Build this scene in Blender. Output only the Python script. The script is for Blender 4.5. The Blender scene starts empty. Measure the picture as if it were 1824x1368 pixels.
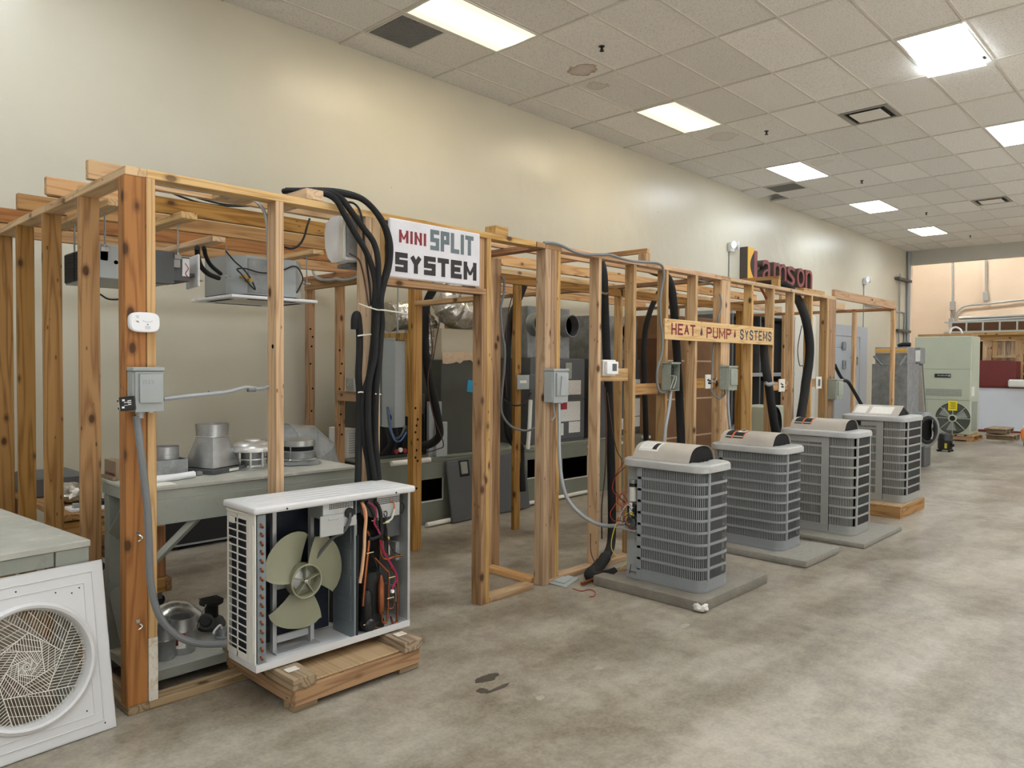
import bpy, bmesh, math, random
from mathutils import Vector, Matrix, Euler, noise
random.seed(7)
SC = bpy.context.scene
COL = SC.collection
PI = math.pi
V = Vector
# ---------------------------------------------------------------- camera
EYE = 1.54
cam = bpy.data.cameras.new('camera'); camo = bpy.data.objects.new('camera', cam); COL.objects.link(camo)
YAW, PITCH, ROLL = math.radians(43.848), math.radians(1.4513), math.radians(.3992)
fw = V((math.cos(PITCH)*math.cos(YAW), math.cos(PITCH)*math.sin(YAW), -math.sin(PITCH)))
rt = V((math.sin(YAW), -math.cos(YAW), 0)); up = rt.cross(fw)
r2 = rt*math.cos(ROLL)+up*math.sin(ROLL); u2 = -rt*math.sin(ROLL)+up*math.cos(ROLL)
m = Matrix((r2, u2, -fw)).transposed().to_4x4(); m.translation = (0, 0, EYE)
camo.matrix_world = m
cam.sensor_width = 36; cam.lens = 1332.9/1824*36; cam.clip_start = .05; cam.clip_end = 200
SC.camera = camo
# ---------------------------------------------------------------- world and view
w = bpy.data.worlds.new('world'); SC.world = w; w.use_nodes = True
w.node_tree.nodes['Background'].inputs[0].default_value = (.9, .95, 1, 1)
w.node_tree.nodes['Background'].inputs[1].default_value = SKY_L = .35
SC.view_settings.view_transform = 'Standard'; SC.view_settings.look = 'None'
SC.view_settings.exposure = EXPOSURE = 0.15
SC.view_settings.gamma = 1; SC.view_settings.use_curve_mapping = False
COOL, COOL_L = (.86, .94, 1.0), 17.5       # ceiling troffers: cool tubes
WARM, WARM_L = (1.0, .79, .46), 46.0       # the two older, warm ones
ANNEX, ANNEX_L = (1.0, .93, .84), 46.0    # high lamps in the hall beyond the beam

sun = bpy.data.lights.new('sun', 'SUN'); suno = bpy.data.objects.new('sun', sun); COL.objects.link(suno)   # unseen, added to brighten the ceiling off the floor inside the made-up doors
sun.energy = SUN_L = 55.; sun.angle = math.radians(.6); sun.color = (.97, .98, 1); suno.rotation_euler = V((.12, 1, -.72)).to_track_quat('-Z', 'Y').to_euler()
# ---------------------------------------------------------------- materials
def lin(c):
    if isinstance(c, str):
        c = tuple(int(c[i:i+2], 16)/255 for i in (0, 2, 4))
    return tuple((x/12.92 if x <= .04045 else ((x+.055)/1.055)**2.4) for x in c[:3])+(1,)
class NT:
    def __init__(s, name):
        s.m = bpy.data.materials.new(name); s.m.use_nodes = True
        s.t = s.m.node_tree; s.bsdf = s.t.nodes['Principled BSDF']
    def n(s, typ, **kw):
        nd = s.t.nodes.new(typ)
        for k, v in kw.items():
            if k.startswith('i_'):
                key = k[2:]; key = int(key) if key.isdigit() else key
                nd.inputs[key].default_value = v
            else: setattr(nd, k, v)
        return nd
    def l(s, a, b): s.t.links.new(a, b)
    def mix(s, fac, a, b, mode='MIX'):
        nd = s.n('ShaderNodeMix', data_type='RGBA', blend_type=mode)
        for i, x in ((0, fac), (6, a), (7, b)):
            if hasattr(x, 'links') or hasattr(x, 'is_linked'): s.l(x, nd.inputs[i])
            else: nd.inputs[i].default_value = x
        return nd.outputs[2]
    def ramp(s, fac, stops, interp='LINEAR'):
        nd = s.n('ShaderNodeValToRGB'); nd.color_ramp.interpolation = interp
        e = nd.color_ramp.elements
        while len(e) < len(stops): e.new(.5)
        for el, (p, c) in zip(e, stops):
            el.position = p; el.color = c if len(c) == 4 else tuple(c)+(1,)
        s.l(fac, nd.inputs[0]); return nd.outputs[0]
    def math(s, op, a, b=None, clamp=False):
        nd = s.n('ShaderNodeMath', operation=op, use_clamp=clamp)
        for i, x in enumerate((a, b)):
            if x is None: continue
            if hasattr(x, 'is_linked'): s.l(x, nd.inputs[i])
            else: nd.inputs[i].default_value = x
        return nd.outputs[0]
    def set(s, **kw):
        for k, v in kw.items():
            k = k.replace('_', ' ')
            if hasattr(v, 'is_linked'): s.l(v, s.bsdf.inputs[k])
            else: s.bsdf.inputs[k].default_value = v
def g(v): return (v, v, v, 1)
def mat(name, col, rough=.5, metal=0., var=.0, vs=6., bump=0., bs=80., spec=.5, spots=0., spotcol='4a4038', sps=9.):
    n = NT(name); c = lin(col)
    n.set(Roughness=rough, Metallic=metal, Specular_IOR_Level=spec)
    tc = n.n('ShaderNodeTexCoord')
    base = c
    if var:
        nz = n.n('ShaderNodeTexNoise', i_Scale=vs, i_Detail=5., i_Roughness=.6); n.l(tc.outputs['Object'], nz.inputs['Vector'])
        lo = tuple(x*(1-var) for x in c[:3])+(1,); hi = tuple(min(1, x*(1+var)) for x in c[:3])+(1,)
        base = n.ramp(nz.outputs[0], [(.3, lo), (.7, hi)])
        r = n.n('ShaderNodeMapRange', i_3=max(.02, rough-.08), i_4=min(1, rough+.1)); n.l(nz.outputs[0], r.inputs[0]); n.set(Roughness=r.outputs[0])
    if spots:
        nz = n.n('ShaderNodeTexNoise', i_Scale=sps, i_Detail=6., i_Roughness=.75); n.l(tc.outputs['Object'], nz.inputs['Vector'])
        f = n.ramp(nz.outputs[0], [(.60-.1*spots, g(0)), (.70, g(1))])
        f2 = n.math('MULTIPLY', f, spots)
        base = n.mix(f2, base, lin(spotcol))
    n.set(Base_Color=base)
    if bump:
        nz = n.n('ShaderNodeTexNoise', i_Scale=bs, i_Detail=4.); n.l(tc.outputs['Object'], nz.inputs['Vector'])
        b = n.n('ShaderNodeBump', i_Strength=bump, i_Distance=.01); n.l(nz.outputs[0], b.inputs['Height']); n.l(b.outputs[0], n.bsdf.inputs['Normal'])
    return n.m
def wood(name, light, dark, knot='4a2e18', rough=.6, knots=1., tone=.22):
    n = NT(name); tc = n.n('ShaderNodeTexCoord'); oi = n.n('ShaderNodeObjectInfo')
    off = n.n('ShaderNodeVectorMath', operation='SCALE'); cx = n.n('ShaderNodeCombineXYZ')
    n.l(oi.outputs['Random'], cx.inputs[0]); n.l(oi.outputs['Random'], cx.inputs[1]); n.l(oi.outputs['Random'], cx.inputs[2])
    n.l(cx.outputs[0], off.inputs[0]); off.inputs['Scale'].default_value = 37.
    ad = n.n('ShaderNodeVectorMath', operation='ADD'); n.l(tc.outputs['Object'], ad.inputs[0]); n.l(off.outputs[0], ad.inputs[1])
    mp = n.n('ShaderNodeMapping'); mp.inputs['Scale'].default_value = (9, 9, .55); n.l(ad.outputs[0], mp.inputs[0])
    big = n.n('ShaderNodeTexNoise', i_Scale=1., i_Detail=2., i_Roughness=.5); n.l(mp.outputs[0], big.inputs['Vector'])
    # growth rings: bands of the broad noise, stretched along the piece
    rings = n.math('FRACT', n.math('MULTIPLY', big.outputs[0], 9.))
    tri = n.math('ABSOLUTE', n.math('SUBTRACT', rings, .5))
    mp2 = n.n('ShaderNodeMapping'); mp2.inputs['Scale'].default_value = (140, 140, 2.2); n.l(ad.outputs[0], mp2.inputs[0])
    fine = n.n('ShaderNodeTexNoise', i_Scale=1., i_Detail=3.); n.l(mp2.outputs[0], fine.inputs['Vector'])
    f = n.math('ADD', n.math('MULTIPLY', tri, 1.1), n.math('MULTIPLY', n.math('SUBTRACT', fine.outputs[0], .5), .5))
    c = n.ramp(f, [(.0, lin(dark)), (.32, lin(light)), (1., lin(light))])
    # piece to piece tone
    hs = n.n('ShaderNodeHueSaturation'); n.l(c, hs.inputs['Color'])
    v = n.n('ShaderNodeMapRange', i_3=1-tone, i_4=1+tone*.6); n.l(oi.outputs['Random'], v.inputs[0]); n.l(v.outputs[0], hs.inputs['Value'])
    r7 = n.math('FRACT', n.math('MULTIPLY', oi.outputs['Random'], 7.31))
    s = n.n('ShaderNodeMapRange', i_3=.82, i_4=1.12); n.l(r7, s.inputs[0]); n.l(s.outputs[0], hs.inputs['Saturation'])
    h = n.n('ShaderNodeMapRange', i_3=.496, i_4=.503); n.l(r7, h.inputs[0]); n.l(h.outputs[0], hs.inputs['Hue'])
    base = hs.outputs[0]
    if knots:
        mp3 = n.n('ShaderNodeMapping'); mp3.inputs['Scale'].default_value = (9, 9, 5.2); n.l(ad.outputs[0], mp3.inputs[0])
        vo = n.n('ShaderNodeTexVoronoi', i_Scale=1.); vo.inputs['Randomness'].default_value = 1.; n.l(mp3.outputs[0], vo.inputs['Vector'])
        pick = n.math('GREATER_THAN', vo.outputs['Color'], .42)
        k = n.ramp(vo.outputs['Distance'], [(.0, g(1)), (.11, g(.95)), (.15, g(.4)), (.24, g(0))])
        base = n.mix(n.math('MULTIPLY', n.math('MULTIPLY', k, pick), knots), base, lin(knot))
        mp4 = n.n('ShaderNodeMapping'); mp4.inputs['Scale'].default_value = (30, 30, 11); n.l(ad.outputs[0], mp4.inputs[0])
        v2 = n.n('ShaderNodeTexVoronoi', i_Scale=1.); n.l(mp4.outputs[0], v2.inputs['Vector'])
        p2 = n.math('GREATER_THAN', v2.outputs['Color'], .7)
        k2 = n.ramp(v2.outputs['Distance'], [(.0, g(1)), (.1, g(.9)), (.16, g(0))])
        base = n.mix(n.math('MULTIPLY', n.math('MULTIPLY', k2, p2), .75), base, lin('3a2616'))
    n.set(Base_Color=base, Roughness=rough, Specular_IOR_Level=.3)
    b = n.n('ShaderNodeBump', i_Strength=.25, i_Distance=.004); n.l(fine.outputs[0], b.inputs['Height']); n.l(b.outputs[0], n.bsdf.inputs['Normal'])
    return n.m
def glow(name, col, L, stripe=0.):
    n = NT(name); n.set(Base_Color=(.8, .8, .78, 1), Roughness=.35, Emission_Color=tuple(col)+(1,), Emission_Strength=L)
    if stripe:      # tubes behind the prismatic lens: brighter down its middle
        tc = n.n('ShaderNodeTexCoord'); sx = n.n('ShaderNodeSeparateXYZ'); n.l(tc.outputs['Object'], sx.inputs[0])
        a = n.math('ABSOLUTE', n.math('MULTIPLY', sx.outputs[1], 3.4))
        f = n.ramp(a, [(.0, g(1)), (.22, g(.6)), (.45, g(.06)), (.65, g(.022)), (1., g(.020))])
        n.set(Emission_Strength=n.math('MULTIPLY', f, L*stripe))
        wc = n.ramp(a, [(.0, (1, .90, .70)), (.35, tuple(col)), (1., (1, .86, .62))]); n.set(Emission_Color=wc)
    return n.m

FIR = wood('fir_framing', 'bf9c6e', 'a57f52')
FIR2 = wood('honey_framing', 'ad8453', '8c643a')
ORANGE = wood('aged_orange_framing', 'a37146', '895b36', tone=.08)
PALE = wood('pale_framing', 'cbab80', 'b18c62', knots=.8)
PINKY = wood('pinkish_joist', 'c59c70', 'aa8055')
GREYW = wood('weathered_wood', 'a08a6e', '75634e', tone=.15)
REDW = wood('red_stained_wood', '6b3024', '4a1c14', knots=0)
PLY = wood('plywood', 'b09470', 'a08460', knots=.1, tone=.05)
WPAINT = mat('flaked_white_paint', 'd8d2c6', .7, spots=.9, spotcol='b08d5c', sps=22)
GREYP = mat('grey_painted_steel', '8e9189', .5, var=.08, vs=4, spots=.25, spotcol='5d5f58', sps=14)
GREYTOP = mat('worn_grey_top', 'a9a9a0', .6, var=.14, vs=5, spots=.55, spotcol='d4d2c8', sps=7, bump=.1, bs=30)
BENCHG = mat('olive_grey_board', '76786c', .65, var=.07, vs=3, spots=.12, spotcol='8d8d80', sps=30)
GALV = mat('galvanised_steel', 'a9abab', .38, .85, var=.14, vs=16)
GALVD = mat('dull_galvanised_steel', '8d9092', .5, .6, var=.22, vs=9, spots=.4, spotcol='c9cbcb', sps=5)
ALU = mat('bright_aluminium', 'd2d2ce', .28, .9, var=.06, vs=8)
SPUN = mat('spun_aluminium_vent', 'cfcecb', .32, .75, var=.1, vs=12)
CHROME = mat('zinc_fitting', 'c4c4c0', .22, 1.)
FOIL = mat('silver_duct_foil', 'c2bfb8', .24, .9, var=.12, vs=20, bump=.9, bs=26)
BLACK = mat('matt_black', '161616', .7)
RUBBER = mat('black_foam_insulation', '0c0d0e', .8, var=.2, vs=30, bump=.15, bs=90)
GLOSSB = mat('gloss_black_tape', '17171a', .3)
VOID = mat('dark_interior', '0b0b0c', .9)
WHITE = mat('white_enamel', 'd0d0d1', .35, var=.02, vs=5)
WHITEP = mat('white_plastic', 'e6e7ea', .4)
CREAM = mat('cream_white_plastic', 'd9d7cf', .4, var=.04, vs=6)
PAPER = mat('paper_label', 'e2e1da', .8, spots=.5, spotcol='9a9a96', sps=60)
PRINT = mat('printed_label', 'dedcd6', .7, spots=.9, spotcol='6d6d6d', sps=90)
PANELG = mat('grey_enamel_box', '9ba0a0', .42, var=.04, vs=8)
DARKG = mat('charcoal_enamel', '505254', .5, var=.07, vs=5)
CHAR = mat('charcoal_furnace_panel', '43453f', .55, var=.1, vs=4)
UNITG = mat('condenser_grey', '8b8f92', .45, var=.05, vs=8)
UNITL = mat('condenser_lid_grey', 'adaeac', .38, var=.09, vs=7, spots=.15, spotcol='77766f', sps=12)
UNITS = mat('condenser_light_grey', '999a97', .45, var=.05, vs=8)
HOODM = mat('hood_sheet_grey', 'b3aca2', .42, var=.08, vs=9)
COIL = mat('dark_coil_fins', '151617', .7, var=.25, vs=40)
COILB = mat('blue_coil_fins', '141b2c', .5, var=.2, vs=30)
COILT = mat('teal_coil_fins', '172427', .6, var=.2, vs=30)
COILR = mat('rusty_coil_fins', '211c1b', .7, var=.2, vs=30)
COPPER = mat('copper_tube', '9a5c3c', .34, .9, var=.2, vs=20)
BRASS = mat('brass_fitting', 'b8954a', .3, .9)
FANP = mat('translucent_fan_plastic', '8d8d76', .42, var=.05, vs=6)
SHEETB = mat('bluish_zinc_sheet', '8a949b', .35, .55, var=.06, vs=6)
ZINC = mat('zinc_sheet', 'b9bcbd', .38, .5, var=.06, vs=10)
CONCP = mat('cast_concrete_pad', '7f796f', .9, var=.16, vs=7, bump=.5, bs=70, spots=.35, spotcol='5f5b54', sps=5)
CONCP2 = mat('textured_plastic_pad', '959189', .9, var=.1, vs=30, bump=.8, bs=160)
FLAKE = mat('chipped_white_plaster', 'dcd9d2', .9, var=.08, vs=30, bump=.9, bs=60)
PVC = mat('white_pvc_pipe', 'dcdad2', .4, spots=.2, spotcol='8b8880', sps=20)
CONDUIT = mat('grey_flexible_conduit', '6f7274', .5)
CONDUITL = mat('light_grey_conduit', '9b9fa2', .4, .3)
RED = mat('red_wire', '97202a', .45); YELLOW = mat('yellow_wire', 'c9bd37', .45); BLUEW = mat('blue_wire', '3a5f8e', .45)
PINKW = mat('crimson_wire', 'a01c4c', .45); ORANGEW = mat('orange_wire', 'd0673a', .45); WIREB = mat('brown_wire', '4a2d20', .5)
TAPEW = mat('white_cable_tie', 'dad8cc', .5)
STRAPY = mat('yellowed_cable_tie', 'c9bd86', .5)
SAGE = mat('sage_green_cabinet', 'b0b6a4', .45, var=.03, vs=3)
SAGED = mat('sage_grille', '8f958a', .6, var=.1, vs=60)
BROWNB = mat('brown_cardboard', '7c5a3c', .85, var=.12, vs=4)
BROWND = mat('dark_cardboard', '5c3d26', .85, var=.12, vs=4)
TAPEC = mat('torn_paper_tape', 'c2a98c', .85, var=.1, vs=30, spots=.3, spotcol='8a4a3c', sps=50)
BLUEP = mat('blue_sticky_note', '2f9ac4', .8)
MAROON = mat('maroon_paint', '6d2a28', .5, var=.06, vs=4)
HALFW = mat('white_half_wall_paint', 'd3d6de', .5, var=.02, vs=2)
LADDER = mat('weathered_aluminium', 'b9bab4', .45, .6)
YELLOWP = mat('yellow_sign_face', 'd9a63c', .5); YTAG = mat('yellow_warning_tag', 'e8d21c', .6)
SIGNRED = mat('sign_letter_red', '7d3a3c', .5); SIGNSIDE = mat('sign_letter_return', '4d463f', .6, var=.1)
ORANGEB = mat('orange_plastic', 'e07a28', .4)
BRICKR = mat('maroon_letter_paint', '7b1f28', .7); BLUEL = mat('dark_blue_letter_paint', '303a4c', .7)
GREYL = mat('slate_letter_paint', '5f6b70', .7, var=.08, vs=30); BLKL = mat('black_letter_paint', '262222', .7)
SIGNW = mat('whitewashed_board', 'cfcdd2', .75, var=.05, vs=7, spots=.15, spotcol='a9a8ae', sps=14, bump=.15, bs=30)
STEELDOOR = mat('grey_cooler_door', 'a9b0b8', .4, var=.03, vs=3)
BANDAGE = mat('grey_felt_panel', 'a49d92', .95, var=.1, vs=20)
TIN = mat('brown_tinned_box', '8d7a63', .5, .3, var=.12, vs=6)

# ---------------------------------------------------------------- mesh helpers
MW = {}                                   # world matrix of every root (parts have an identity local matrix)
class B:
    """collects shapes, given in world metres, and links them as one mesh object"""
    def __init__(s): s.bm = bmesh.new()
    def _add(s, verts, faces):
        vs = [s.bm.verts.new(v) for v in verts]; out = []
        for f in faces:
            try: out.append(s.bm.faces.new([vs[i] for i in f]))
            except ValueError: pass
        return vs, out
    def box(s, x0, x1, y0, y1, z0, z1, bev=0., M=None, seg=1):
        c = [V((x, y, z)) for z in (z0, z1) for y in (y0, y1) for x in (x0, x1)]
        if M: c = [M @ v for v in c]
        vs, fs = s._add(c, [(0, 2, 3, 1), (4, 5, 7, 6), (0, 1, 5, 4), (2, 6, 7, 3), (0, 4, 6, 2), (1, 3, 7, 5)])
        if bev:
            ed = list({e for f in fs for e in f.edges})
            bmesh.ops.bevel(s.bm, geom=ed, offset=bev, segments=seg, affect='EDGES', profile=.6)
        return s
    def cyl(s, p0, p1, r, r2=None, n=16, caps=True):
        p0, p1 = V(p0), V(p1); r2 = r if r2 is None else r2
        d = (p1-p0).normalized(); a = d.orthogonal().normalized(); b = d.cross(a)
        vs = []
        for p, q in ((p0, r), (p1, r2)):
            for i in range(n):
                t = 2*PI*i/n; vs.append(p+(a*math.cos(t)+b*math.sin(t))*q)
        f = [(i, (i+1) % n, n+(i+1) % n, n+i) for i in range(n)]
        if caps: f += [tuple(range(n-1, -1, -1)), tuple(range(n, 2*n))]
        s._add(vs, f); return s
    def tube(s, pts, r, n=8, caps=True, closed=False, flat=1.):
        pts = [V(p) for p in pts]; m = len(pts)
        rr = r if hasattr(r, '__len__') else [r]*m
        vs = []; a = None
        for i, p in enumerate(pts):
            if closed: t = (pts[(i+1) % m]-pts[i-1])
            else: t = pts[min(i+1, m-1)]-pts[max(i-1, 0)]
            t = t.normalized() if t.length > 1e-9 else V((0, 0, 1))
            if a is None: a = t.orthogonal().normalized()
            else:
                a = a-t*a.dot(t); a = a.normalized() if a.length > 1e-6 else t.orthogonal().normalized()
            b = t.cross(a)
            for k in range(n):
                q = 2*PI*k/n; vs.append(p+(a*math.cos(q)+b*math.sin(q)*flat)*rr[i])
        f = []
        for i in range(m if closed else m-1):
            j = (i+1) % m
            for k in range(n): f.append((i*n+k, i*n+(k+1) % n, j*n+(k+1) % n, j*n+k))
        if caps and not closed: f += [tuple(range(n-1, -1, -1)), tuple(range((m-1)*n, m*n))]
        s._add(vs, f); return s
    def lathe(s, prof, o, axis=(0, 0, 1), n=24, caps=True, a0=0., a1=2*PI):
        o = V(o); d = V(axis).normalized(); a = d.orthogonal().normalized(); b = d.cross(a)
        full = abs(a1-a0-2*PI) < 1e-6; k = n if full else n+1; vs = []
        for r, h in prof:
            for i in range(k):
                t = a0+(a1-a0)*i/n; vs.append(o+d*h+(a*math.cos(t)+b*math.sin(t))*max(r, 1e-5))
        f = []
        for j in range(len(prof)-1):
            for i in range(n):
                i2 = (i+1) % k; f.append((j*k+i, j*k+i2, (j+1)*k+i2, (j+1)*k+i))
        if caps and full:
            if prof[0][0] > 1e-4: f.append(tuple(range(k-1, -1, -1)))
            if prof[-1][0] > 1e-4: f.append(tuple(range((len(prof)-1)*k, len(prof)*k)))
        s._add(vs, f); return s
    def prism(s, poly, o, u, v, depth):
        """2D polygon poly in the plane o+u*x+v*y, extruded by vector depth"""
        o, u, v, d = V(o), V(u), V(v), V(depth); n = len(poly)
        vs = [o+u*x+v*y for x, y in poly]+[o+u*x+v*y+d for x, y in poly]
        f = [tuple(range(n-1, -1, -1)), tuple(range(n, 2*n))]+[(i, (i+1) % n, n+(i+1) % n, n+i) for i in range(n)]
        s._add(vs, f); return s
    def ring(s, o, u, v, R, r, depth, n=32):
        """flat ring between radii r and R, extruded"""
        o, u, v, d = V(o), V(u), V(v), V(depth); vs = []
        for dd in (V((0, 0, 0)), d):
            for q in (R, r):
                for i in range(n):
                    t = 2*PI*i/n; vs.append(o+dd+u*(q*math.cos(t))+v*(q*math.sin(t)))
        f = []
        for i in range(n):
            j = (i+1) % n
            f += [(i, j, n+j, n+i), (2*n+i, 3*n+i, 3*n+j, 2*n+j), (i, 2*n+i, 2*n+j, j), (n+i, n+j, 3*n+j, 3*n+i)]
        s._add(vs, f); return s
    def grid(s, rows):
        n = len(rows[0]); vs = [V(p) for r in rows for p in r]
        f = [(i*n+j, i*n+j+1, (i+1)*n+j+1, (i+1)*n+j) for i in range(len(rows)-1) for j in range(n-1)]
        s._add(vs, f); return s
    def plate_hole(s, o, u, v, w, h, R, depth, n=40, c=None):
        """rectangle w x h (o its lower corner) with a round hole, extruded"""
        o, u, v, d = V(o), V(u), V(v), V(depth); cx, cy = c or (w/2, h/2); outer, inner = [], []
        for i in range(n):
            t = 2*PI*i/n+PI/4; dx, dy = math.cos(t), math.sin(t)
            k = min((((w-cx) if dx > 0 else cx)/abs(dx)) if abs(dx) > 1e-9 else 9e9, (((h-cy) if dy > 0 else cy)/abs(dy)) if abs(dy) > 1e-9 else 9e9)
            outer.append((cx+dx*k, cy+dy*k)); inner.append((cx+dx*R, cy+dy*R))
        for cxy in ((0, 0), (w, 0), (w, h), (0, h)):   # snap nearest ray to each corner
            j = min(range(n), key=lambda q: (outer[q][0]-cxy[0])**2+(outer[q][1]-cxy[1])**2); outer[j] = cxy
        vs = []
        for dd in (V((0, 0, 0)), d):
            for L in (outer, inner): vs += [o+u*x+v*y+dd for x, y in L]
        f = []
        for i in range(n):
            j = (i+1) % n
            f += [(i, n+i, n+j, j), (2*n+i, 2*n+j, 3*n+j, 3*n+i), (i, j, 2*n+j, 2*n+i), (n+i, 3*n+i, 3*n+j, n+j)]
        s._add(vs, f); return s
    def mesh(s, name, sharp=35):
        bmesh.ops.recalc_face_normals(s.bm, faces=s.bm.faces[:])
        me = bpy.data.meshes.new(name); s.bm.to_mesh(me); s.bm.free()
        me.shade_smooth(); me.set_sharp_from_angle(angle=math.radians(sharp)); return me
    def build(s, name, material, parent=None, label=None, kind=None, sharp=35):
        if parent is not None: s.bm.transform(MW[parent].inverted())
        else:                                   # a one-mesh thing: origin at its base
            if s.bm.verts:
                xs = [v.co for v in s.bm.verts]; c = V(((min(p.x for p in xs)+max(p.x for p in xs))/2, (min(p.y for p in xs)+max(p.y for p in xs))/2, min(p.z for p in xs)))
                s.bm.transform(Matrix.Translation(-c)); org = c
        me = s.mesh(name, sharp); me.materials.append(material)
        o = bpy.data.objects.new(name, me); COL.objects.link(o)
        if parent is not None: o.parent = parent; MW[o] = MW[parent]
        else: o.location = org; MW[o] = Matrix.Translation(org)
        if label: o['label'] = label
        if kind: o['kind'] = kind
        return o
def tag(o, label, cat, group=None):
    o['label'] = label; o['category'] = cat
    if group: o['group'] = group
    return o
def thing(name, label, cat, loc, rotz=0., group=None):
    o = bpy.data.objects.new(name, None); COL.objects.link(o); o.empty_display_size = .1
    o.location = loc; o.rotation_euler = (0, 0, rotz); MW[o] = Matrix.Translation(V(loc)) @ Matrix.Rotation(rotz, 4, 'Z')
    return tag(o, label, cat, group)
def struct(name, b, material, parent=None):
    o = b.build(name, material, parent)
    if parent is None: o['kind'] = 'structure'
    return o
def sm(pts, k=6):
    """Catmull-Rom through the points"""
    p = [V(q) for q in pts]; p = [p[0]*2-p[1]]+p+[p[-1]*2-p[-2]]; out = []
    for i in range(1, len(p)-2):
        a, b, c, d = p[i-1:i+3]
        for j in range(k):
            t = j/k; out.append(.5*((2*b)+(c-a)*t+(2*a-5*b+4*c-d)*t*t+(3*b-a-3*c+d)*t**3))
    out.append(p[-2]); return out
LUM = {}
def lum(parent, name, x0, x1, y0, y1, z0, z1, material=None, bev=.003, M=None, label=None):
    """a piece of timber with its grain along its longest side; a mesh object of its own"""
    d = [x1-x0, y1-y0, z1-z0]; ax = d.index(max(d)); c = V(((x0+x1)/2, (y0+y1)/2, (z0+z1)/2))
    R = (Matrix.Rotation(PI/2, 4, 'Y'), Matrix.Rotation(-PI/2, 4, 'X'), Matrix.Identity(4))[ax]
    key = tuple(round(q, 4) for q in ((d[2], d[1], d[0]), (d[0], d[2], d[1]), (d[0], d[1], d[2]))[ax])+(material.name, bev)
    if key not in LUM:
        b = B(); a = [q/2 for q in key[:3]]
        b.box(-a[0], a[0], -a[1], a[1], -a[2], a[2], bev); me = b.mesh(name); me.materials.append(material); LUM[key] = me
    o = bpy.data.objects.new(name, LUM[key]); COL.objects.link(o)
    W = Matrix.Translation(c) @ R
    if M is not None: W = M @ W
    if parent is not None:
        o.parent = parent; o.matrix_local = MW[parent].inverted() @ W
    else: o.matrix_world = W
    MW[o] = W
    if label: o['label'] = label
    return o
def bar(parent, name, p0, p1, w, h, material, side=None, label=None, bev=.003):
    """timber from p0 to p1 (centre line), w along side, h across"""
    p0, p1 = V(p0), V(p1); d = p1-p0; L = d.length; z = d.normalized()
    x = V(side).normalized() if side else z.orthogonal().normalized(); x = (x-z*x.dot(z)).normalized(); y = z.cross(x)
    W = Matrix((x, y, z)).transposed().to_4x4(); W.translation = (p0+p1)/2
    return lum(parent, name, -w/2, w/2, -h/2, h/2, -L/2, L/2, material, bev, W, label)
def dup(root, loc, rotz=None, label=None, group=None):
    r = root.copy(); COL.objects.link(r); r.location = loc
    if rotz is not None: r.rotation_euler = (0, 0, rotz)
    if label: r['label'] = label
    if group: r['group'] = group
    for ch in list(root.children):
        c = ch.copy(); COL.objects.link(c); c.parent = r
        for q in ch.children:
            d = q.copy(); COL.objects.link(d); d.parent = c
    return r
# pixel of the photograph -> the point on a real plane (x=, y= or z= in metres) that it shows
def at(px, py, x=None, y=None, z=None):
    d = fw*1332.9+r2*(px-912)-u2*(py-684); e = V((0, 0, EYE))
    for i, q in enumerate((x, y, z)):
        if q is not None: return e+d*((q-e[i])/d[i])
# simple stroke letters for hand-made signs (unit box)
GL = {'M': [[(0, 0), (0, 1), (.5, .22), (1, 1), (1, 0)]], 'I': [[(.5, 0), (.5, 1)]], 'N': [[(0, 0), (0, 1), (1, 0), (1, 1)]],
      'S': [[(1, 1), (0, 1), (0, .5), (1, .5), (1, 0), (0, 0)]], 'P': [[(0, 0), (0, 1), (1, 1), (1, .48), (0, .48)]], 'L': [[(0, 1), (0, 0), (1, 0)]],
      'T': [[(0, 1), (1, 1)], [(.5, 1), (.5, 0)]], 'Y': [[(0, 1), (.5, .5), (1, 1)], [(.5, .5), (.5, 0)]], 'E': [[(1, 1), (0, 1), (0, 0), (1, 0)], [(0, .5), (.8, .5)]],
      'H': [[(0, 0), (0, 1)], [(1, 0), (1, 1)], [(0, .5), (1, .5)]], 'A': [[(0, 0), (.5, 1), (1, 0)], [(.2, .38), (.8, .38)]],
      'U': [[(0, 1), (0, .15), (.25, 0), (.75, 0), (1, .15), (1, 1)]]}
GLR = dict(GL); GLR['S'] = [[(1, .82), (.75, 1), (.25, 1), (0, .8), (.1, .6), (.9, .42), (1, .2), (.75, 0), (.25, 0), (0, .18)]]
GLR['P'] = [[(0, 0), (0, 1), (.7, 1), (1, .86), (1, .62), (.7, .48), (0, .48)]]
def glyph(ch, o, u, v, w, h, sw, n, t, table=GL):
    """letter in box w x h at o; stroke width sw; thickness t along n"""
    b = B(); o, u, v, n = V(o), V(u), V(v), V(n); iw, ih = w-sw, h-sw; lift = 0.
    for line in table[ch]:
        q = [(sw/2+x*iw, sw/2+y*ih) for x, y in line]
        for (x0, y0), (x1, y1) in zip(q, q[1:]):
            L = math.hypot(x1-x0, y1-y0); dg = .62 if ch in 'MN' and abs(x1-x0) > 1e-4 else 1.; dx, dy = (x1-x0)/L*sw/2*dg, (y1-y0)/L*sw/2*dg
            x0_, y0_, x1_, y1_ = x0-dx, y0-dy, x1+dx, y1+dy
            if ch in 'MNAY' and abs(dx) > 1e-6 and abs(dy) > 1e-6: x0_, y0_, x1_, y1_ = x0, y0, x1, y1
            px, py = -dy, dx
            b.prism([(x0_+px, y0_+py), (x0_-px, y0_-py), (x1_-px, y1_-py), (x1_+px, y1_+py)], o, u, v, n*(t+lift)); lift += 2e-5
    return b
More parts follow.
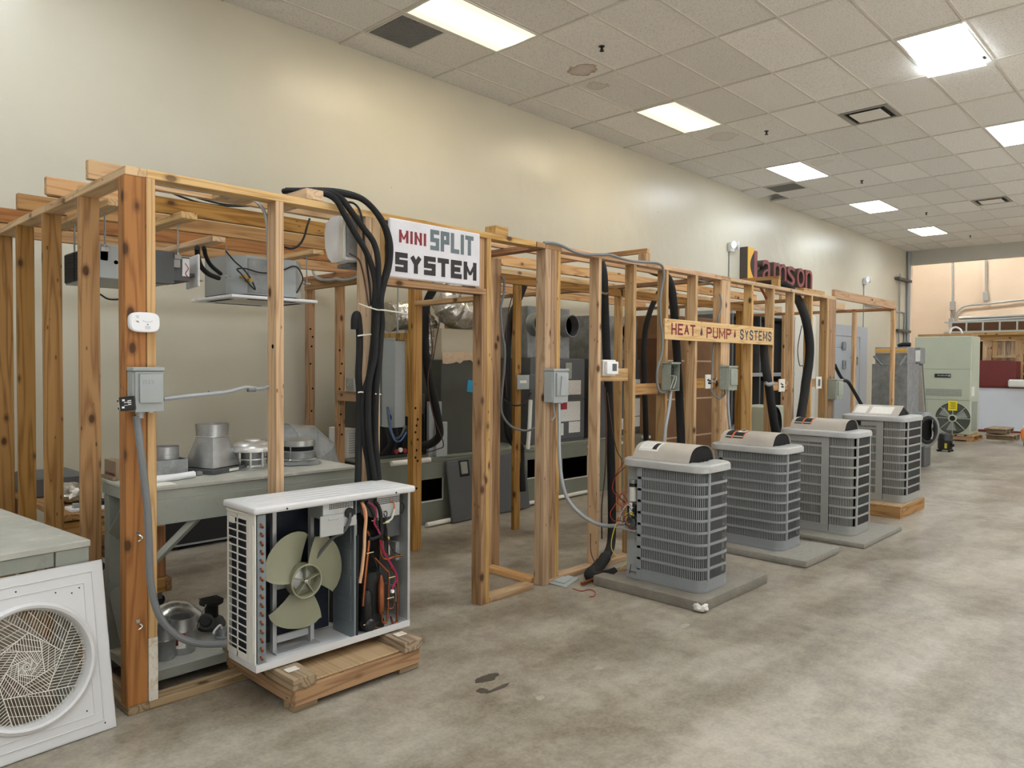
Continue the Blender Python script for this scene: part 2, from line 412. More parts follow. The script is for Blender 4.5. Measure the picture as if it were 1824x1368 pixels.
def text_mesh(txt, size, depth, bevel=0.):
    c = bpy.data.curves.new('lettering', 'FONT'); c.body = txt; c.size = size; c.extrude = depth/2; c.bevel_depth = bevel; c.resolution_u = 4
    o = bpy.data.objects.new('lettering', c); COL.objects.link(o)
    me = bpy.data.meshes.new_from_object(o.evaluated_get(bpy.context.evaluated_depsgraph_get()))
    bpy.data.objects.remove(o); bpy.data.curves.remove(c); return me
def text_part(txt, size, depth, o, u, v, material, parent, name='lettering'):
    me = text_mesh(txt, size, depth); u, v = V(u).normalized(), V(v).normalized(); W = Matrix((u, v, u.cross(v))).transposed().to_4x4(); W.translation = V(o)
    me.transform(MW[parent].inverted() @ W); me.materials.clear(); me.materials.append(material)
    ob = bpy.data.objects.new(name, me); COL.objects.link(ob); ob.parent = parent; MW[ob] = MW[parent]; return ob
# ================================================================ THE ROOM
WL, CZ, XB = 6.61, 4.79, 22.9             # left wall, ceiling, beam
def floor_mat():
    n = NT('polished_concrete'); tc = n.n('ShaderNodeTexCoord'); P_ = tc.outputs['Object']
    def nz(s, d=6., r=.6, dist=0.):
        k = n.n('ShaderNodeTexNoise', i_Scale=s, i_Detail=d, i_Roughness=r, i_Distortion=dist); n.l(P_, k.inputs['Vector']); return k.outputs[0]
    a = nz(.55, 7, .55, .15); b = nz(2.3, 8, .62, .1); c = nz(9, 6, .7); d = nz(60, 3, .6)
    mp = n.n('ShaderNodeMapping'); mp.inputs['Scale'].default_value = (.45, 1.5, 1.); mp.inputs['Rotation'].default_value = (0, 0, .35); n.l(P_, mp.inputs[0])
    k = n.n('ShaderNodeTexNoise', i_Scale=1.3, i_Detail=7., i_Roughness=.6, i_Distortion=.15); n.l(mp.outputs[0], k.inputs['Vector']); st = k.outputs[0]
    base = n.ramp(a, [(.40, lin('716654')), (.47, lin('888071')), (.53, lin('958e80')), (.61, lin('aea79b'))])
    base = n.mix(.6, base, n.ramp(st, [(.39, lin('5e503e')), (.46, lin('7e7362')), (.52, lin('918b7a')), (.61, lin('b9b3a7'))]))
    base = n.mix(.3, base, n.ramp(b, [(.41, lin('5f5240')), (.48, lin('8c8272')), (.58, lin('c0b8ab'))]))
    base = n.mix(.20, base, n.ramp(c, [(.40, lin('564b3d')), (.58, lin('b2a899'))]))
    base = n.mix(.12, base, n.ramp(d, [(.4, lin('4f473e')), (.6, lin('b8aea0'))]))
    # worn pale scuffs and dark oil spots
    sc = n.ramp(nz(3.4, 10, .78, .3), [(.56, g(0)), (.74, g(1))]); base = n.mix(n.math('MULTIPLY', sc, .3), base, lin('c4bcb0'))
    ol = n.ramp(nz(1.3, 6, .55, .1), [(.20, g(1)), (.42, g(0))]); base = n.mix(n.math('MULTIPLY', ol, .16), base, lin('57504a'))
    n.set(Base_Color=base, Specular_IOR_Level=.5)
    rr = n.n('ShaderNodeMapRange', i_1=.3, i_2=.7, i_3=.30, i_4=.44); n.l(b, rr.inputs[0]); n.set(Roughness=rr.outputs[0])
    bp = n.n('ShaderNodeBump', i_Strength=.12, i_Distance=.01); n.l(c, bp.inputs['Height']); n.l(bp.outputs[0], n.bsdf.inputs['Normal'])
    return n.m
def wall_mat(name, col, rough=.33, specks=True):
    n = NT(name); tc = n.n('ShaderNodeTexCoord'); c = lin(col)
    nz = n.n('ShaderNodeTexNoise', i_Scale=.9, i_Detail=5.); n.l(tc.outputs['Object'], nz.inputs['Vector'])
    base = n.ramp(nz.outputs[0], [(.3, tuple(x*.96 for x in c[:3])+(1,)), (.7, tuple(min(1, x*1.03) for x in c[:3])+(1,))])
    if specks:
        mp = n.n('ShaderNodeMapping'); mp.inputs['Scale'].default_value = (2.1, 2.1, 2.4); n.l(tc.outputs['Object'], mp.inputs[0])
        vo = n.n('ShaderNodeTexVoronoi', i_Scale=1.); n.l(mp.outputs[0], vo.inputs['Vector'])
        n2 = n.n('ShaderNodeTexNoise', i_Scale=40., i_Detail=3.); n.l(tc.outputs['Object'], n2.inputs['Vector'])
        dd = n.math('ADD', vo.outputs['Distance'], n.math('MULTIPLY', n.math('SUBTRACT', n2.outputs[0], .5), .12))
        k = n.ramp(dd, [(.0, g(1)), (.016, g(0))]); base = n.mix(n.math('MULTIPLY', k, n.math('GREATER_THAN', vo.outputs['Color'], .5)), base, lin('5a5650'))
    n.set(Base_Color=base, Roughness=rough, Specular_IOR_Level=.5)
    nb = n.n('ShaderNodeTexNoise', i_Scale=3., i_Detail=2.); n.l(tc.outputs['Object'], nb.inputs['Vector'])
    b = n.n('ShaderNodeBump', i_Strength=.16, i_Distance=.06); n.l(nb.outputs[0], b.inputs['Height']); n.l(b.outputs[0], n.bsdf.inputs['Normal'])
    return n.m
def tile_mat(name, stain=None):
    n = NT(name); tc = n.n('ShaderNodeTexCoord'); oi = n.n('ShaderNodeObjectInfo')
    ad = n.n('ShaderNodeVectorMath', operation='ADD'); n.l(tc.outputs['Object'], ad.inputs[0]); n.l(oi.outputs['Random'], ad.inputs[1])
    nz = n.n('ShaderNodeTexNoise', i_Scale=70., i_Detail=4., i_Roughness=.7); n.l(ad.outputs[0], nz.inputs['Vector'])
    base = n.ramp(nz.outputs[0], [(.32, lin('b6b4b0')), (.46, lin('dedcd8')), (.7, lin('e8e6e2'))])
    v = n.n('ShaderNodeMapRange', i_3=.93, i_4=1.04); n.l(oi.outputs['Random'], v.inputs[0])
    hs = n.n('ShaderNodeHueSaturation'); n.l(base, hs.inputs['Color']); n.l(v.outputs[0], hs.inputs['Value']); base = hs.outputs[0]
    if stain:
        mp = n.n('ShaderNodeMapping'); mp.inputs['Location'].default_value = (-stain[0], -stain[1], 0); mp.inputs['Scale'].default_value = (1, 1, 0); n.l(tc.outputs['Object'], mp.inputs[0])
        n2 = n.n('ShaderNodeTexNoise', i_Scale=6., i_Detail=4.); n.l(tc.outputs['Object'], n2.inputs['Vector'])
        ln = n.n('ShaderNodeVectorMath', operation='LENGTH'); n.l(mp.outputs[0], ln.inputs[0])
        d = n.math('ADD', ln.outputs['Value'], n.math('MULTIPLY', n.math('SUBTRACT', n2.outputs[0], .5), .22))
        R = stain[2]
        k = n.ramp(d, [(.0, g(.35)), (R*.8, g(.5)), (R*.97, g(.95)), (R*1.05, g(0))]); base = n.mix(n.math('MULTIPLY', k, stain[3]), base, lin('8a6a46'))
    n.set(Base_Color=base, Roughness=.95, Specular_IOR_Level=.1)
    b = n.n('ShaderNodeBump', i_Strength=.5, i_Distance=.006); n.l(nz.outputs[0], b.inputs['Height']); n.l(b.outputs[0], n.bsdf.inputs['Normal'])
    return n.m
FLOORM = floor_mat(); WALLM = wall_mat('cream_wall_paint', 'c4bfae'); WALLF = wall_mat('buff_far_wall_paint', 'dccdba', .6, False)
WALLO = wall_mat('off_white_wall_paint', 'e6e4dc', .5, False); BEAMM = wall_mat('grey_white_header_paint', 'bdbbb4', .6, False)
TILE = tile_mat('acoustic_tile'); GRIDM = mat('grid_white', 'c9c5bc', .5)
STRUCT = {}
FL = struct('floor', B().box(-7, 29, -8, 10, -.12, 0), FLOORM)
def blot(x, y, rx, ry, seed, m, name, z=.0006):
    rg = random.Random(seed); p = [(rx*(1+.5*noise.noise(V((math.cos(t)*1.7+seed, math.sin(t)*1.7, seed))) + rg.uniform(-.08, .08))*math.cos(t), ry*(1+.5*noise.noise(V((math.cos(t)*1.7, math.sin(t)*1.7+seed, 3)))+rg.uniform(-.08, .08))*math.sin(t)) for t in [2*PI*i/36 for i in range(36)]]
    B().prism(p, (x, y, .0001), (1, 0, 0), (0, 1, 0), (0, 0, z)).build(name, m, FL)
OILM = mat('oil_stain', '4a4640', .3, var=.3, vs=14); PALEM = mat('pale_patch', 'aaa395', .7, var=.15, vs=20)
for k, (px, py, rx, ry) in enumerate(((865, 1208, .075, .035), (888, 1226, .085, .014), (860, 1230, .03, .03))): q = at(px, py, z=0); blot(q.x, q.y, rx, ry, k+2, OILM, 'oil_stain', .0006+.0001*k)
for k, (px, py, rx, ry) in enumerate(((1220, 1115, .055, .022), (1065, 1190, .04, .02), (963, 1243, .028, .018), (1180, 1090, .03, .012))): q = at(px, py, z=0); blot(q.x, q.y, rx, ry, k+11, PALEM, 'pale_patch')
struct('wall_left', B().box(-7, 23.15, WL, WL+.2, 0, CZ+.4), WALLM)
# right wall with made-up open roll-up doors and back wall with made-up tall shop windows (both behind or beside the camera): added so that daylight lifts the ceiling
def pierced(axis, a0, a1, c0, c1, z1, holes):
    b = B(); cur = a0
    def bx(p, q, z0, z9): b.box(*((p, q, c0, c1) if axis == 'x' else (c0, c1, p, q)), z0, z9)
    for p, q, z0, z9 in holes:
        bx(cur, p, 0, z1); bx(p, q, z9, z1)
        if z0 > .01: bx(p, q, 0, z0)
        cur = q
    bx(cur, a1, 0, z1); return b
struct('wall_right', pierced('x', -7, 29, -8.2, -8, 7.5, [(-5.5+5.2*k, -1.3+5.2*k, 0, 3.7) for k in range(6)]), WALLO)
struct('wall_back', pierced('y', -8, WL+.2, -7.2, -7, CZ+.4, [(-7.2, -3.6, .5, 3.6), (-2.8, .8, .5, 3.6), (1.6, 5.2, .5, 3.6)]), WALLO)
struct('wall_far', B().box(28, 28.2, -8, 10, 0, 7.5), WALLF)
struct('wall_annex', B().box(23.15, 28, 9.8, 10, 0, 7.5).box(23.15, 23.35, WL, 9.8, 0, 7.5), WALLF)
struct('ceiling_annex', B().box(22.9, 28.2, -8, 10, 7.5, 7.7), WALLO)
struct('wall_header', B().box(XB, XB+.25, -8, WL, 4.425, 7.5), BEAMM)
# ceiling: lay-in tiles on a grid, each tile a part
GX = [4.317+1.233*k for k in range(-2, 16)]; GX[-1] = XB-.005
GY = [6.205-.618*k for k in range(0, 13)]
ceil = struct('ceiling', B().box(-7, GX[0], -8, WL, CZ, CZ+.06).box(GX[0], XB, -8, GY[-1], CZ, CZ+.06).box(-7, XB, -8, WL, CZ+.35, CZ+.4), TILE)
for i, y in enumerate(GY): B().box(GX[0], XB-.005, y-.012, y+.012, CZ-.003, CZ+.025).build('grid_bar', GRIDM, ceil)
for x in GX[:-1]: B().box(x-.012, x+.012, GY[-1], WL-.002, CZ-.004, CZ+.026).build('grid_bar', GRIDM, ceil)
LC = {}                                            # (cell x, cell y) -> kind
for k, cx in enumerate((2, 5, 8, 11, 14)):
    LC[(cx, 2)] = 'warm' if k < 2 else 'cool'
    LC[(cx, 7)] = 'cool'; LC[(cx, 12)] = 'cool'
for cy in (2, 7): LC[(-1, cy)] = 'cool'
for cx in (-1, -4, 2, 5, 8, 11, 14):
    LC[(cx, 12)] = 'cool'; LC[(cx, 17)] = 'cool'
LC[(-4, 2)] = 'cool'; LC[(-4, 7)] = 'cool'
SPECIAL = {(3, 2): tile_mat('stained_tile_a', (.36, -.06, .17, .8)), (4, 2): tile_mat('stained_tile_b', (-.38, .12, .13, .45)), (6, 2): tile_mat('stained_tile_c', (-.1, .0, .2, .25)), (8, 3): tile_mat('stained_tile_d', (-.3, .12, .16, .2))}
ys = [WL-.002]+GY
tile_me = {}
for i in range(len(GX)-1):
    for j in range(len(ys)-1):
        if LC.get((i, j)) : continue
        x0, x1, y1, y0 = GX[i]+.003, GX[i+1]-.003, ys[j]-.003, ys[j+1]+.003
        if (i, j) == (9, 0): continue
        halves = [(x0, x1)]
        if (i, j) in ((2, 1),): halves = [(x0+.56, x1)]
        if (i, j) == (9, 1): halves = [(x0+.62, x1)]
        if (i, j) in ((6, 5), (12, 5)): halves = []
        for a, b_ in halves:
            key = (round(b_-a, 3), round(y1-y0, 3))
            if key not in tile_me:
                me = B().box(-(b_-a)/2, (b_-a)/2, -(y1-y0)/2, (y1-y0)/2, 0, .016, .002).mesh('ceiling_tile'); me.materials.append(TILE); tile_me[key] = me
            me = tile_me[key]
            if (i, j) in SPECIAL: me = me.copy(); me.materials.clear(); me.materials.append(SPECIAL[(i, j)])
            o = bpy.data.objects.new('ceiling_tile', me); COL.objects.link(o); o.parent = ceil
            o.matrix_local = MW[ceil].inverted() @ Matrix.Translation(((a+b_)/2, (y0+y1)/2, CZ+.004+random.uniform(0, .004))) @ Euler((random.uniform(-.003, .003), random.uniform(-.002, .002), 0)).to_matrix().to_4x4()
# a sagging tile and the broken edge by the wall
for k, (x, y, rx, ry) in enumerate(((GX[9]+.34, 6.42, -.10, .04), )):
    o = bpy.data.objects.new('ceiling_tile', B().box(-.3, .3, -.28, .19, 0, .014).mesh('ceiling_tile')); o.data.materials.append(TILE); COL.objects.link(o); o.parent = ceil
    o.matrix_local = MW[ceil].inverted() @ Matrix.Translation((x, y, CZ-.01)) @ Euler((rx, ry, 0)).to_matrix().to_4x4()
# troffers
DIFW = glow('warm_tube_lens', WARM, WARM_L, 1.); DIFC = glow('cool_tube_lens', COOL, COOL_L)
TROFF = mat('white_troffer_pan', 'd8d6d0', .4)
cnt = {}
LAB = {(2, 2): 'warm-lit long fluorescent ceiling light nearest the camera, beside the square grey grille', (5, 2): 'second warm-lit fluorescent ceiling light along the left wall',
       (8, 2): 'cool white ceiling light next to the small grey grille and sagging tile by the wall', (11, 2): 'fourth ceiling light in the row along the left wall',
       (14, 2): 'farthest ceiling light in the row along the left wall', (5, 7): 'bright ceiling light with its lens hanging crooked, at upper right', (8, 7): 'bright ceiling light cut by the right edge of the photo',
       }
for (i, j), kind in sorted(LC.items()):
    x0 = 4.317+1.233*(i-2)+.012; x1 = x0+1.209; y1 = 6.205-.618*(j-1)-.012; y0 = y1-.594; c = ((x0+x1)/2, (y0+y1)/2)
    lab = LAB.get((i, j)) or 'unseen ceiling light, %s row from the left wall, %s from the back' % ({2: 'first', 7: 'second', 12: 'third', 17: 'fourth'}[j], ('first', 'second', 'third', 'fourth', 'fifth', 'sixth', 'seventh')[(i+4)//3])
    t = thing('ceiling_light', lab, 'light', (c[0], c[1], CZ-.006), 0, 'recessed fluorescent ceiling lights')
    b = B(); z0, z1 = CZ-.010, CZ+.012
    for q in ((x0, x1, y0, y0+.022), (x0, x1, y1-.022, y1), (x0, x0+.022, y0+.022, y1-.022), (x1-.022, x1, y0+.022, y1-.022)): b.box(*q, z0, z1, .002)
    b.build('frame', TROFF, t)
    B().box(x0+.003, x1-.003, y0+.003, y1-.003, CZ+.06, CZ+.065).build('pan', TROFF, t)
    d = B().box(x0+.022, x1-.022, y0+.022, y1-.022, z0+.003, z0+.008)
    if (i, j) == (5, 7):
        d.bm.transform(Matrix.Translation((c[0], c[1], z0-.02)) @ Euler((.012, .03, .045)).to_matrix().to_4x4() @ Matrix.Translation((-c[0], -c[1], -z0)))
    o = d.build('lens', DIFW if kind == 'warm' else DIFC, t)
    # give the lens its own origin so that the tube stripe sits in its middle
    off = V((c[0], c[1], z0)); loc = MW[t].inverted() @ off; o.data.transform(Matrix.Translation(-loc)); o.location = loc
# grilles, diffusers, sprinklers
GRD = mat('dusty_grille', '868684', .7); DUST = mat('dusty_black_slot', '34322f', .8)
def grille(x0, x1, y0, y1, lab, name='return_grille'):
    t = thing(name, lab, 'grille', ((x0+x1)/2, (y0+y1)/2, CZ), 0, 'square grey ceiling grilles')
    b = B()
    for q in ((x0, x1, y0, y0+.02), (x0, x1, y1-.02, y1), (x0, x0+.02, y0+.02, y1-.02), (x1-.02, x1, y0+.02, y1-.02)): b.box(*q, CZ-.006, CZ+.004, .001)
    b.build('frame', GRIDM, t)
    b = B(); k = 24
    for i in range(1, k):
        b.box(x0+.02+(x1-x0-.04)*i/k-.002, x0+.02+(x1-x0-.04)*i/k+.002, y0+.02, y1-.02, CZ-.004, CZ+.003); b.box(x0+.02, x1-.02, y0+.02+(y1-y0-.04)*i/k-.002, y0+.02+(y1-y0-.04)*i/k+.002, CZ-.004, CZ+.003)
    b.build('egg_crate', GRD, t, kind='stuff')
    B().box(x0+.002, x1-.002, y0+.002, y1-.002, CZ+.005, CZ+.02).build('backing', mat('grille_backing', '70706f', .9), t)
grille(4.335, 4.885, 5.61, 6.19, 'larger square grey return grille beside the nearest warm ceiling light')
grille(GX[9]+.05, GX[9]+.60, 5.61, 6.19, 'small far grey ceiling grille beside the sagging tile')
def diffuser(cx, cy, lab):
    t = thing('ceiling_diffuser', lab, 'vent', (cx, cy, CZ), 0, 'square ceiling air diffusers')
    def fr(name, a, b_, z, m):
        b = B()
        for q in ((-a, a, -a, -b_), (-a, a, b_, a), (-a, -b_, -b_, b_), (b_, a, -b_, b_)): b.box(cx+q[0], cx+q[1], cy+q[2], cy+q[3], z, z+.005)
        b.build(name, m, t)
    fr('frame', .3, .25, CZ-.005, mat('diffuser_frame', '8f8c86', .5)); 
    B().box(cx-.298, cx+.298, cy-.298, cy+.298, CZ+.03, CZ+.04).build('plenum', DUST, t)
    fr('ring', .25, .235, CZ-.001, mat('diffuser_ring', '4a4844', .6))
    B().box(cx-.2, cx+.2, cy-.19, cy+.19, CZ-.012, CZ-.006, .002).build('face_plate', TROFF, t)
    b = B()
    for s in ((-.18, -.18), (.18, .18), (-.18, .18), (.18, -.18)): b.cyl((cx+s[0], cy+s[1], CZ-.007), (cx+s[0], cy+s[1], CZ+.032), .004, n=6)
    b.build('hanger_pin', GRD, t)
diffuser(10.19, 3.43, 'nearer square ceiling diffuser with a dusty black slot around its white plate')
diffuser(17.0, 3.43, 'farther square ceiling diffuser with a dusty black slot around its white plate')
fill = B()
for cx, i in ((10.19, 6), (17.0, 12)):
    y1, y0 = ys[5], ys[6]
    fill.box(GX[i]+.003, cx-.3, y0+.003, y1-.003, CZ+.004, CZ+.02).box(cx+.3, GX[i+1]-.003, y0+.003, y1-.003, CZ+.004, CZ+.02)
fill.build('ceiling_tile', TILE, ceil)
for k, (x, y) in enumerate(((6.18, 4.70), (9.93, 4.70), (13.66, 4.71), (17.37, 4.68), (21.08, 4.69))):
    t = thing('sprinkler_head', ('nearest', 'second', 'third', 'fourth', 'farthest')[k]+' of the black sprinkler heads in line along the ceiling', 'sprinkler', (x, y, CZ), 0, 'ceiling sprinkler heads')
    B().lathe([(.03, 0), (.03, -.004), (.012, -.008), (.012, -.028), (.016, -.03)], (x, y, CZ+.004), n=14).build('body', BLACK, t)
    B().lathe([(.003, -.042), (.024, -.041), (.024, -.045), (.003, -.046)], (x, y, CZ), n=14).cyl((x-.012, y, CZ-.025), (x-.014, y, CZ-.043), .004, n=6).cyl((x+.012, y, CZ-.025), (x+.014, y, CZ-.043), .004, n=6).build('deflector', BLACK, t)
# lamps of the higher hall beyond the beam
for k, (x, y) in enumerate(((25.6, 6.5), (25.6, 2.0), (25.6, -3.0))):
    t = thing('high_bay_lamp', ('left', 'middle', 'right')[k]+' high lamp above the hall beyond the beam, outside the view', 'light', (x, y, 6.9), 0, 'high bay lamps')
    B().lathe([(.05, .5), (.12, .4), (.28, 0), (.27, 0), (.1, .38)], (x, y, 6.9), n=24).build('shade', TROFF, t)
    B().lathe([(.001, 0), (.24, 0), (.24, .02), (.001, .02)], (x, y, 6.9), n=24).build('lens', bpy.data.materials.get('annex_lamp') or glow('annex_lamp', ANNEX, ANNEX_L*6), t)
    B().cyl((x, y, 7.4), (x, y, 7.5), .02, n=8).build('stem', GRD, t)
# ================================================================ TIMBER BOOTHS
YF, HT = 3.422, 2.382                    # plane of the front stud wall, height of its top plate
S_ = .038; D_ = .089
bA = thing('booth_frame', 'open timber stud frame of the mini split booth, nearest the camera on the left', 'frame', (1.17, YF, 0), 0, 'timber stud booths')
# left end wall (runs towards the white wall)
lum(bA, 'bottom_plate', 1.17, 1.259, YF, 6.5, 0, S_, GREYW)
lum(bA, 'top_plate', 1.17, 1.259, YF, 6.5, HT-S_, HT, PALE)
for y, mt in ((4.03, FIR2), (4.64, FIR2), (5.18, FIR2), (5.68, FIR2), (6.2, FIR2)): lum(bA, 'stud', 1.17, 1.259, y, y+S_, S_, HT-S_, mt)
lum(bA, 'corner_post', 1.166, 1.255, YF+.002, YF+.078, S_, HT-S_, ORANGE)
# front wall
lum(bA, 'bottom_plate', 1.259, 1.95, YF, YF+D_, 0, S_, GREYW)
lum(bA, 'top_plate', 1.26, 2.50, YF+.002, YF+D_+.002, HT-S_, HT, PALE)
lum(bA, 'top_plate', 2.50, 3.795, YF+.002, YF+D_+.002, HT-S_, HT, FIR)
s1 = lum(bA, 'stud', 1.256, 1.294, YF-.002, YF+D_-.002, S_+.0, HT-S_, FIR)
B().box(1.2555, 1.2945, YF-.0045, YF+.02, .04, .32, .001).build('flaked_paint_patch', WPAINT, bA, 'flaking white paint at the foot of the post')
lum(bA, 'stud', 1.870, 1.913, YF, YF+D_, 0.0, HT-S_, FIR)
lum(bA, 'post', 2.404, 2.443, YF+.002, YF+D_, 0, HT-S_, PALE); lum(bA, 'post', 2.444, 2.502, YF+.002, YF+D_, 0, HT-S_, PALE)
lum(bA, 'header', 2.50, 3.325, YF+.002, YF+D_, 1.985, 1.985+S_, FIR2)
lum(bA, 'cripple_stud', 2.505, 2.54, YF+.01, YF+D_, 2.023, HT-S_, FIR)
lum(bA, 'cripple_stud', 3.245, 3.325, YF+.02, YF+D_, 2.023, HT-S_, PINKY)
lum(bA, 'jack_stud', 3.327, 3.365, YF, YF+D_, 0, HT-S_, FIR)
lum(bA, 'jack_stud', 3.325-.038, 3.325, YF+.0, YF+D_, 0, 1.985, FIR2)
lum(bA, 'bottom_plate', 3.366, 3.80, YF+.003, YF+D_+.003, 0, S_, FIR)
# joists across the booth, lying on the end plates
for k, (y, mt, x0) in enumerate(((3.80, FIR, 1.14), (4.34, FIR2, 1.12), (4.85, FIR2, 1.10), (5.38, ORANGE, 1.09), (5.96, FIR2, 1.08))):
    lum(bA, 'joist', x0, 4.05, y, y+S_, HT, HT+D_, mt)
lum(bA, 'joist_block', 1.10, 1.50, 4.303, 4.339, HT, HT+D_, PINKY)
lum(bA, 'top_block', 1.72, 1.90, 3.58, 3.80, HT+.0, HT+S_, PALE)
lum(bA, 'top_block', 2.04, 2.14, YF+.0, 3.79, HT, HT+.055, PALE)
lum(bA, 'top_block', 3.40, 3.52, YF+.0, YF+.10, HT, HT+.055, FIR)
for y in (4.15, ): pass
lum(bA, 'hanger_block', 1.735, 1.825, 4.22, 5.2, HT-S_, HT, PALE); lum(bA, 'hanger_block', 1.34, 1.43, 4.16, 5.2, HT-S_, HT, PALE)
lum(bA, 'hanger_block', 2.20, 2.29, 4.86, 5.95, HT-S_, HT, PALE); lum(bA, 'hanger_block', 2.95, 3.04, 4.86, 5.95, HT-S_, HT, PALE)
# partition between the two booths (runs towards the wall at x = 3.86)
bP = thing('partition_frame', 'timber partition with a low doorway between the mini split booth and the furnaces', 'frame', (3.9, 4.0, 0), 0, 'timber stud booths')
lum(bP, 'top_plate', 3.86, 3.949, YF+.1, 6.55, HT-S_, HT, ORANGE)
for y, mt in ((3.99, FIR), (4.825, FIR2), (4.865, FIR2), (5.95, FIR2), (6.47, FIR2)): lum(bP, 'stud', 3.86, 3.949, y, y+S_, 0, HT-S_, mt)
lum(bP, 'stud', 3.951, 4.04, 4.0, 4.038, 0, HT-S_, FIR2)
lum(bP, 'door_header', 3.86, 3.949, 4.03, 4.824, 2.02, 2.02+S_, FIR)
lum(bP, 'rail', 3.86, 3.949, 5.40, 5.949, 1.20, 1.29, FIR2)
lum(bP, 'ledger', 3.82, 3.858, 5.55, 6.45, 2.245, 2.335, FIR2)
lum(bP, 'bottom_plate', 3.86, 3.949, YF+.1, 3.985, 0, S_, PINKY)
B().box(3.845, 3.858, 4.87, 5.32, 1.11, 1.80, .001).build('osb_board', None or wood('oriented_strand_board', 'b08a50', '7d5a2c', knots=.6, tone=.05), bP, 'oriented strand board backing')
# second booth: heat pump wall
bB = thing('booth_frame', 'long timber stud frame of the heat pump booth, behind the four condensers', 'frame', (6.5, YF, 0), 0, 'timber stud booths')
for x0, x1, mt in ((3.888, 3.95, FIR), (3.952, 4.012, FIR2), (4.014, 4.052, FIR), (4.49, 4.528, FIR), (4.947, 4.985, FIR), (5.418, 5.456, FIR), (5.896, 5.934, FIR), (6.36, 6.398, FIR), (6.40, 6.53, FIR), (6.968, 7.006, FIR), (7.442, 7.480, FIR), (7.933, 7.971, FIR), (8.425, 8.463, FIR), (8.875, 8.94, FIR), (8.945, 9.15, FIR2)):
    lum(bB, 'stud', x0, x1, YF, YF+D_, 0 if x0 < 3.9 else S_, HT-S_, mt)
for x0, x1, mt in ((3.80, 3.89, FIR2), (3.892, 4.06, FIR2), (4.06, 6.36, PINKY), (6.36, 6.53, PINKY), (6.53, 9.16, PALE)): lum(bB, 'top_plate', x0, x1, YF, YF+D_, HT-S_, HT, mt)
lum(bB, 'bottom_plate', 3.952, 5.4, YF, YF+D_, 0, S_, FIR); lum(bB, 'bottom_plate', 5.4, 9.16, YF, YF+D_, 0, S_, FIR)
for x0, x1, z0, z1, mt in ((4.529, 4.946, 1.42, 1.52, PALE), (5.0, 5.417, 1.305, 1.395, FIR2), (5.94, 6.355, 1.34, 1.43, FIR2), (7.485, 7.93, 1.29, 1.38, FIR2), (8.47, 8.87, 1.315, 1.405, FIR2)):
    lum(bB, 'blocking', x0-.003, x1+.003, YF+.045, YF+.083, z0, z1, mt)
for k, (y, mt) in enumerate(((3.80, PINKY), (4.45, PINKY), (5.08, PALE), (5.62, PINKY), (6.15, PINKY))): lum(bB, 'joist', 4.06, 9.2, y, y+S_, HT, HT+D_, mt)
lum(bB, 'cross_plate', 6.39, 6.48, YF+.1, 6.4, HT-S_, HT, FIR2); lum(bB, 'cross_plate', 9.06, 9.15, YF+.1, 6.4, HT-S_, HT, FIR2)
# uprights of the roof frame, partway to the wall
for x, y, mt in ((6.42, 4.6, FIR), (6.42, 5.6, FIR2), (7.75, 4.55, FIR), (9.1, 4.6, FIR2), (9.1, 5.55, FIR), (5.2, 5.9, FIR2)): lum(bB, 'stud', x, x+S_, y, y+D_, 0, HT-S_, mt)
lum(bB, 'cross_rail', 4.05, 9.1, 4.60, 4.638, 1.93+.33, 1.97+.37, FIR2)
for x in (5.27, 7.785): lum(bB, 'raised_bracket', x, x+.04, 3.52, 4.5, HT+.098, HT+.137, FIR2); lum(bB, 'raised_bracket', x-.01, x+.05, 3.52, 3.60, HT, HT+.097, FIR)
lum(bB, 'cap_board', 8.35, 8.95, YF+.06, YF+.15, HT, HT+.05, FIR)
# last open bay
bC = thing('booth_frame', 'small empty timber bay at the far end of the stud frames', 'frame', (10.2, YF, 0), 0, 'timber stud booths')
lum(bC, 'joist', 9.10, 11.3, YF, YF+S_, HT-.02, HT+.085, PINKY)
lum(bC, 'joist', 9.16, 11.3, 4.1, 4.138, HT, HT+D_, PALE); lum(bC, 'joist', 9.16, 11.3, 5.05, 5.088, HT, HT+D_, PALE)
lum(bC, 'top_plate', 11.28, 11.369, YF, 6.3, HT-S_, HT, ORANGE)
for y in (YF, 3.95, 5.0): lum(bC, 'stud', 11.285, 11.365, y, y+.045, 0, HT-S_, FIR)
lum(bC, 'cap_board', 9.9, 10.9, 3.5, 3.54, HT+.0, HT+.10, FIR)
lum(bC, 'bottom_plate', 11.28, 11.369, YF+.05, 6.3, 0, S_, GREYW)

# ---------------------------------------------------------------- signs
sg = thing('painted_sign', 'whitewashed board hand-lettered MINI SPLIT SYSTEM above the doorway', 'sign', (2.9, YF, 2.03), 0)
B().box(2.545, 3.245, YF-.022, YF-.001, 2.028, 2.358, .006).build('board', SIGNW, sg)
yl = YF-.0222; n_ = (0, -1, 0)
def letters(word, x, z, w, h, sw, gap, m, parent, y, t=.0012, table=GL, dz=0.):
    for k, ch in enumerate(word):
        ww = sw if ch == 'I' else w*1.22 if ch == 'M' else w
        glyph(ch, (x, y, z+dz*k), (1, 0, 0), (0, 0, 1), ww, h, sw, n_, t, table).build('letter', m, parent); x += ww+gap
letters('MINI', 2.612, 2.228, .054, .072, .017, .014, BRICKR, sg, yl)
letters('SPLIT', 2.84, 2.212, .068, .120, .026, .012, GREYL, sg, yl)
letters('SYSTEM', 2.585, 2.062, .088, .110, .029, .016, BLKL, sg, yl)
hp = thing('painted_sign', 'long pale wood board painted HEAT PUMP SYSTEMS in red and blue letters', 'sign', (6.4, YF-.02, 1.76), 0)
lum(hp, 'board', 5.372, 7.42, YF-.021, YF-.001, 1.763, 1.937, wood('sign_board_wood', 'd9b888', 'c39c68', knots=.5))
yl = YF-.0212
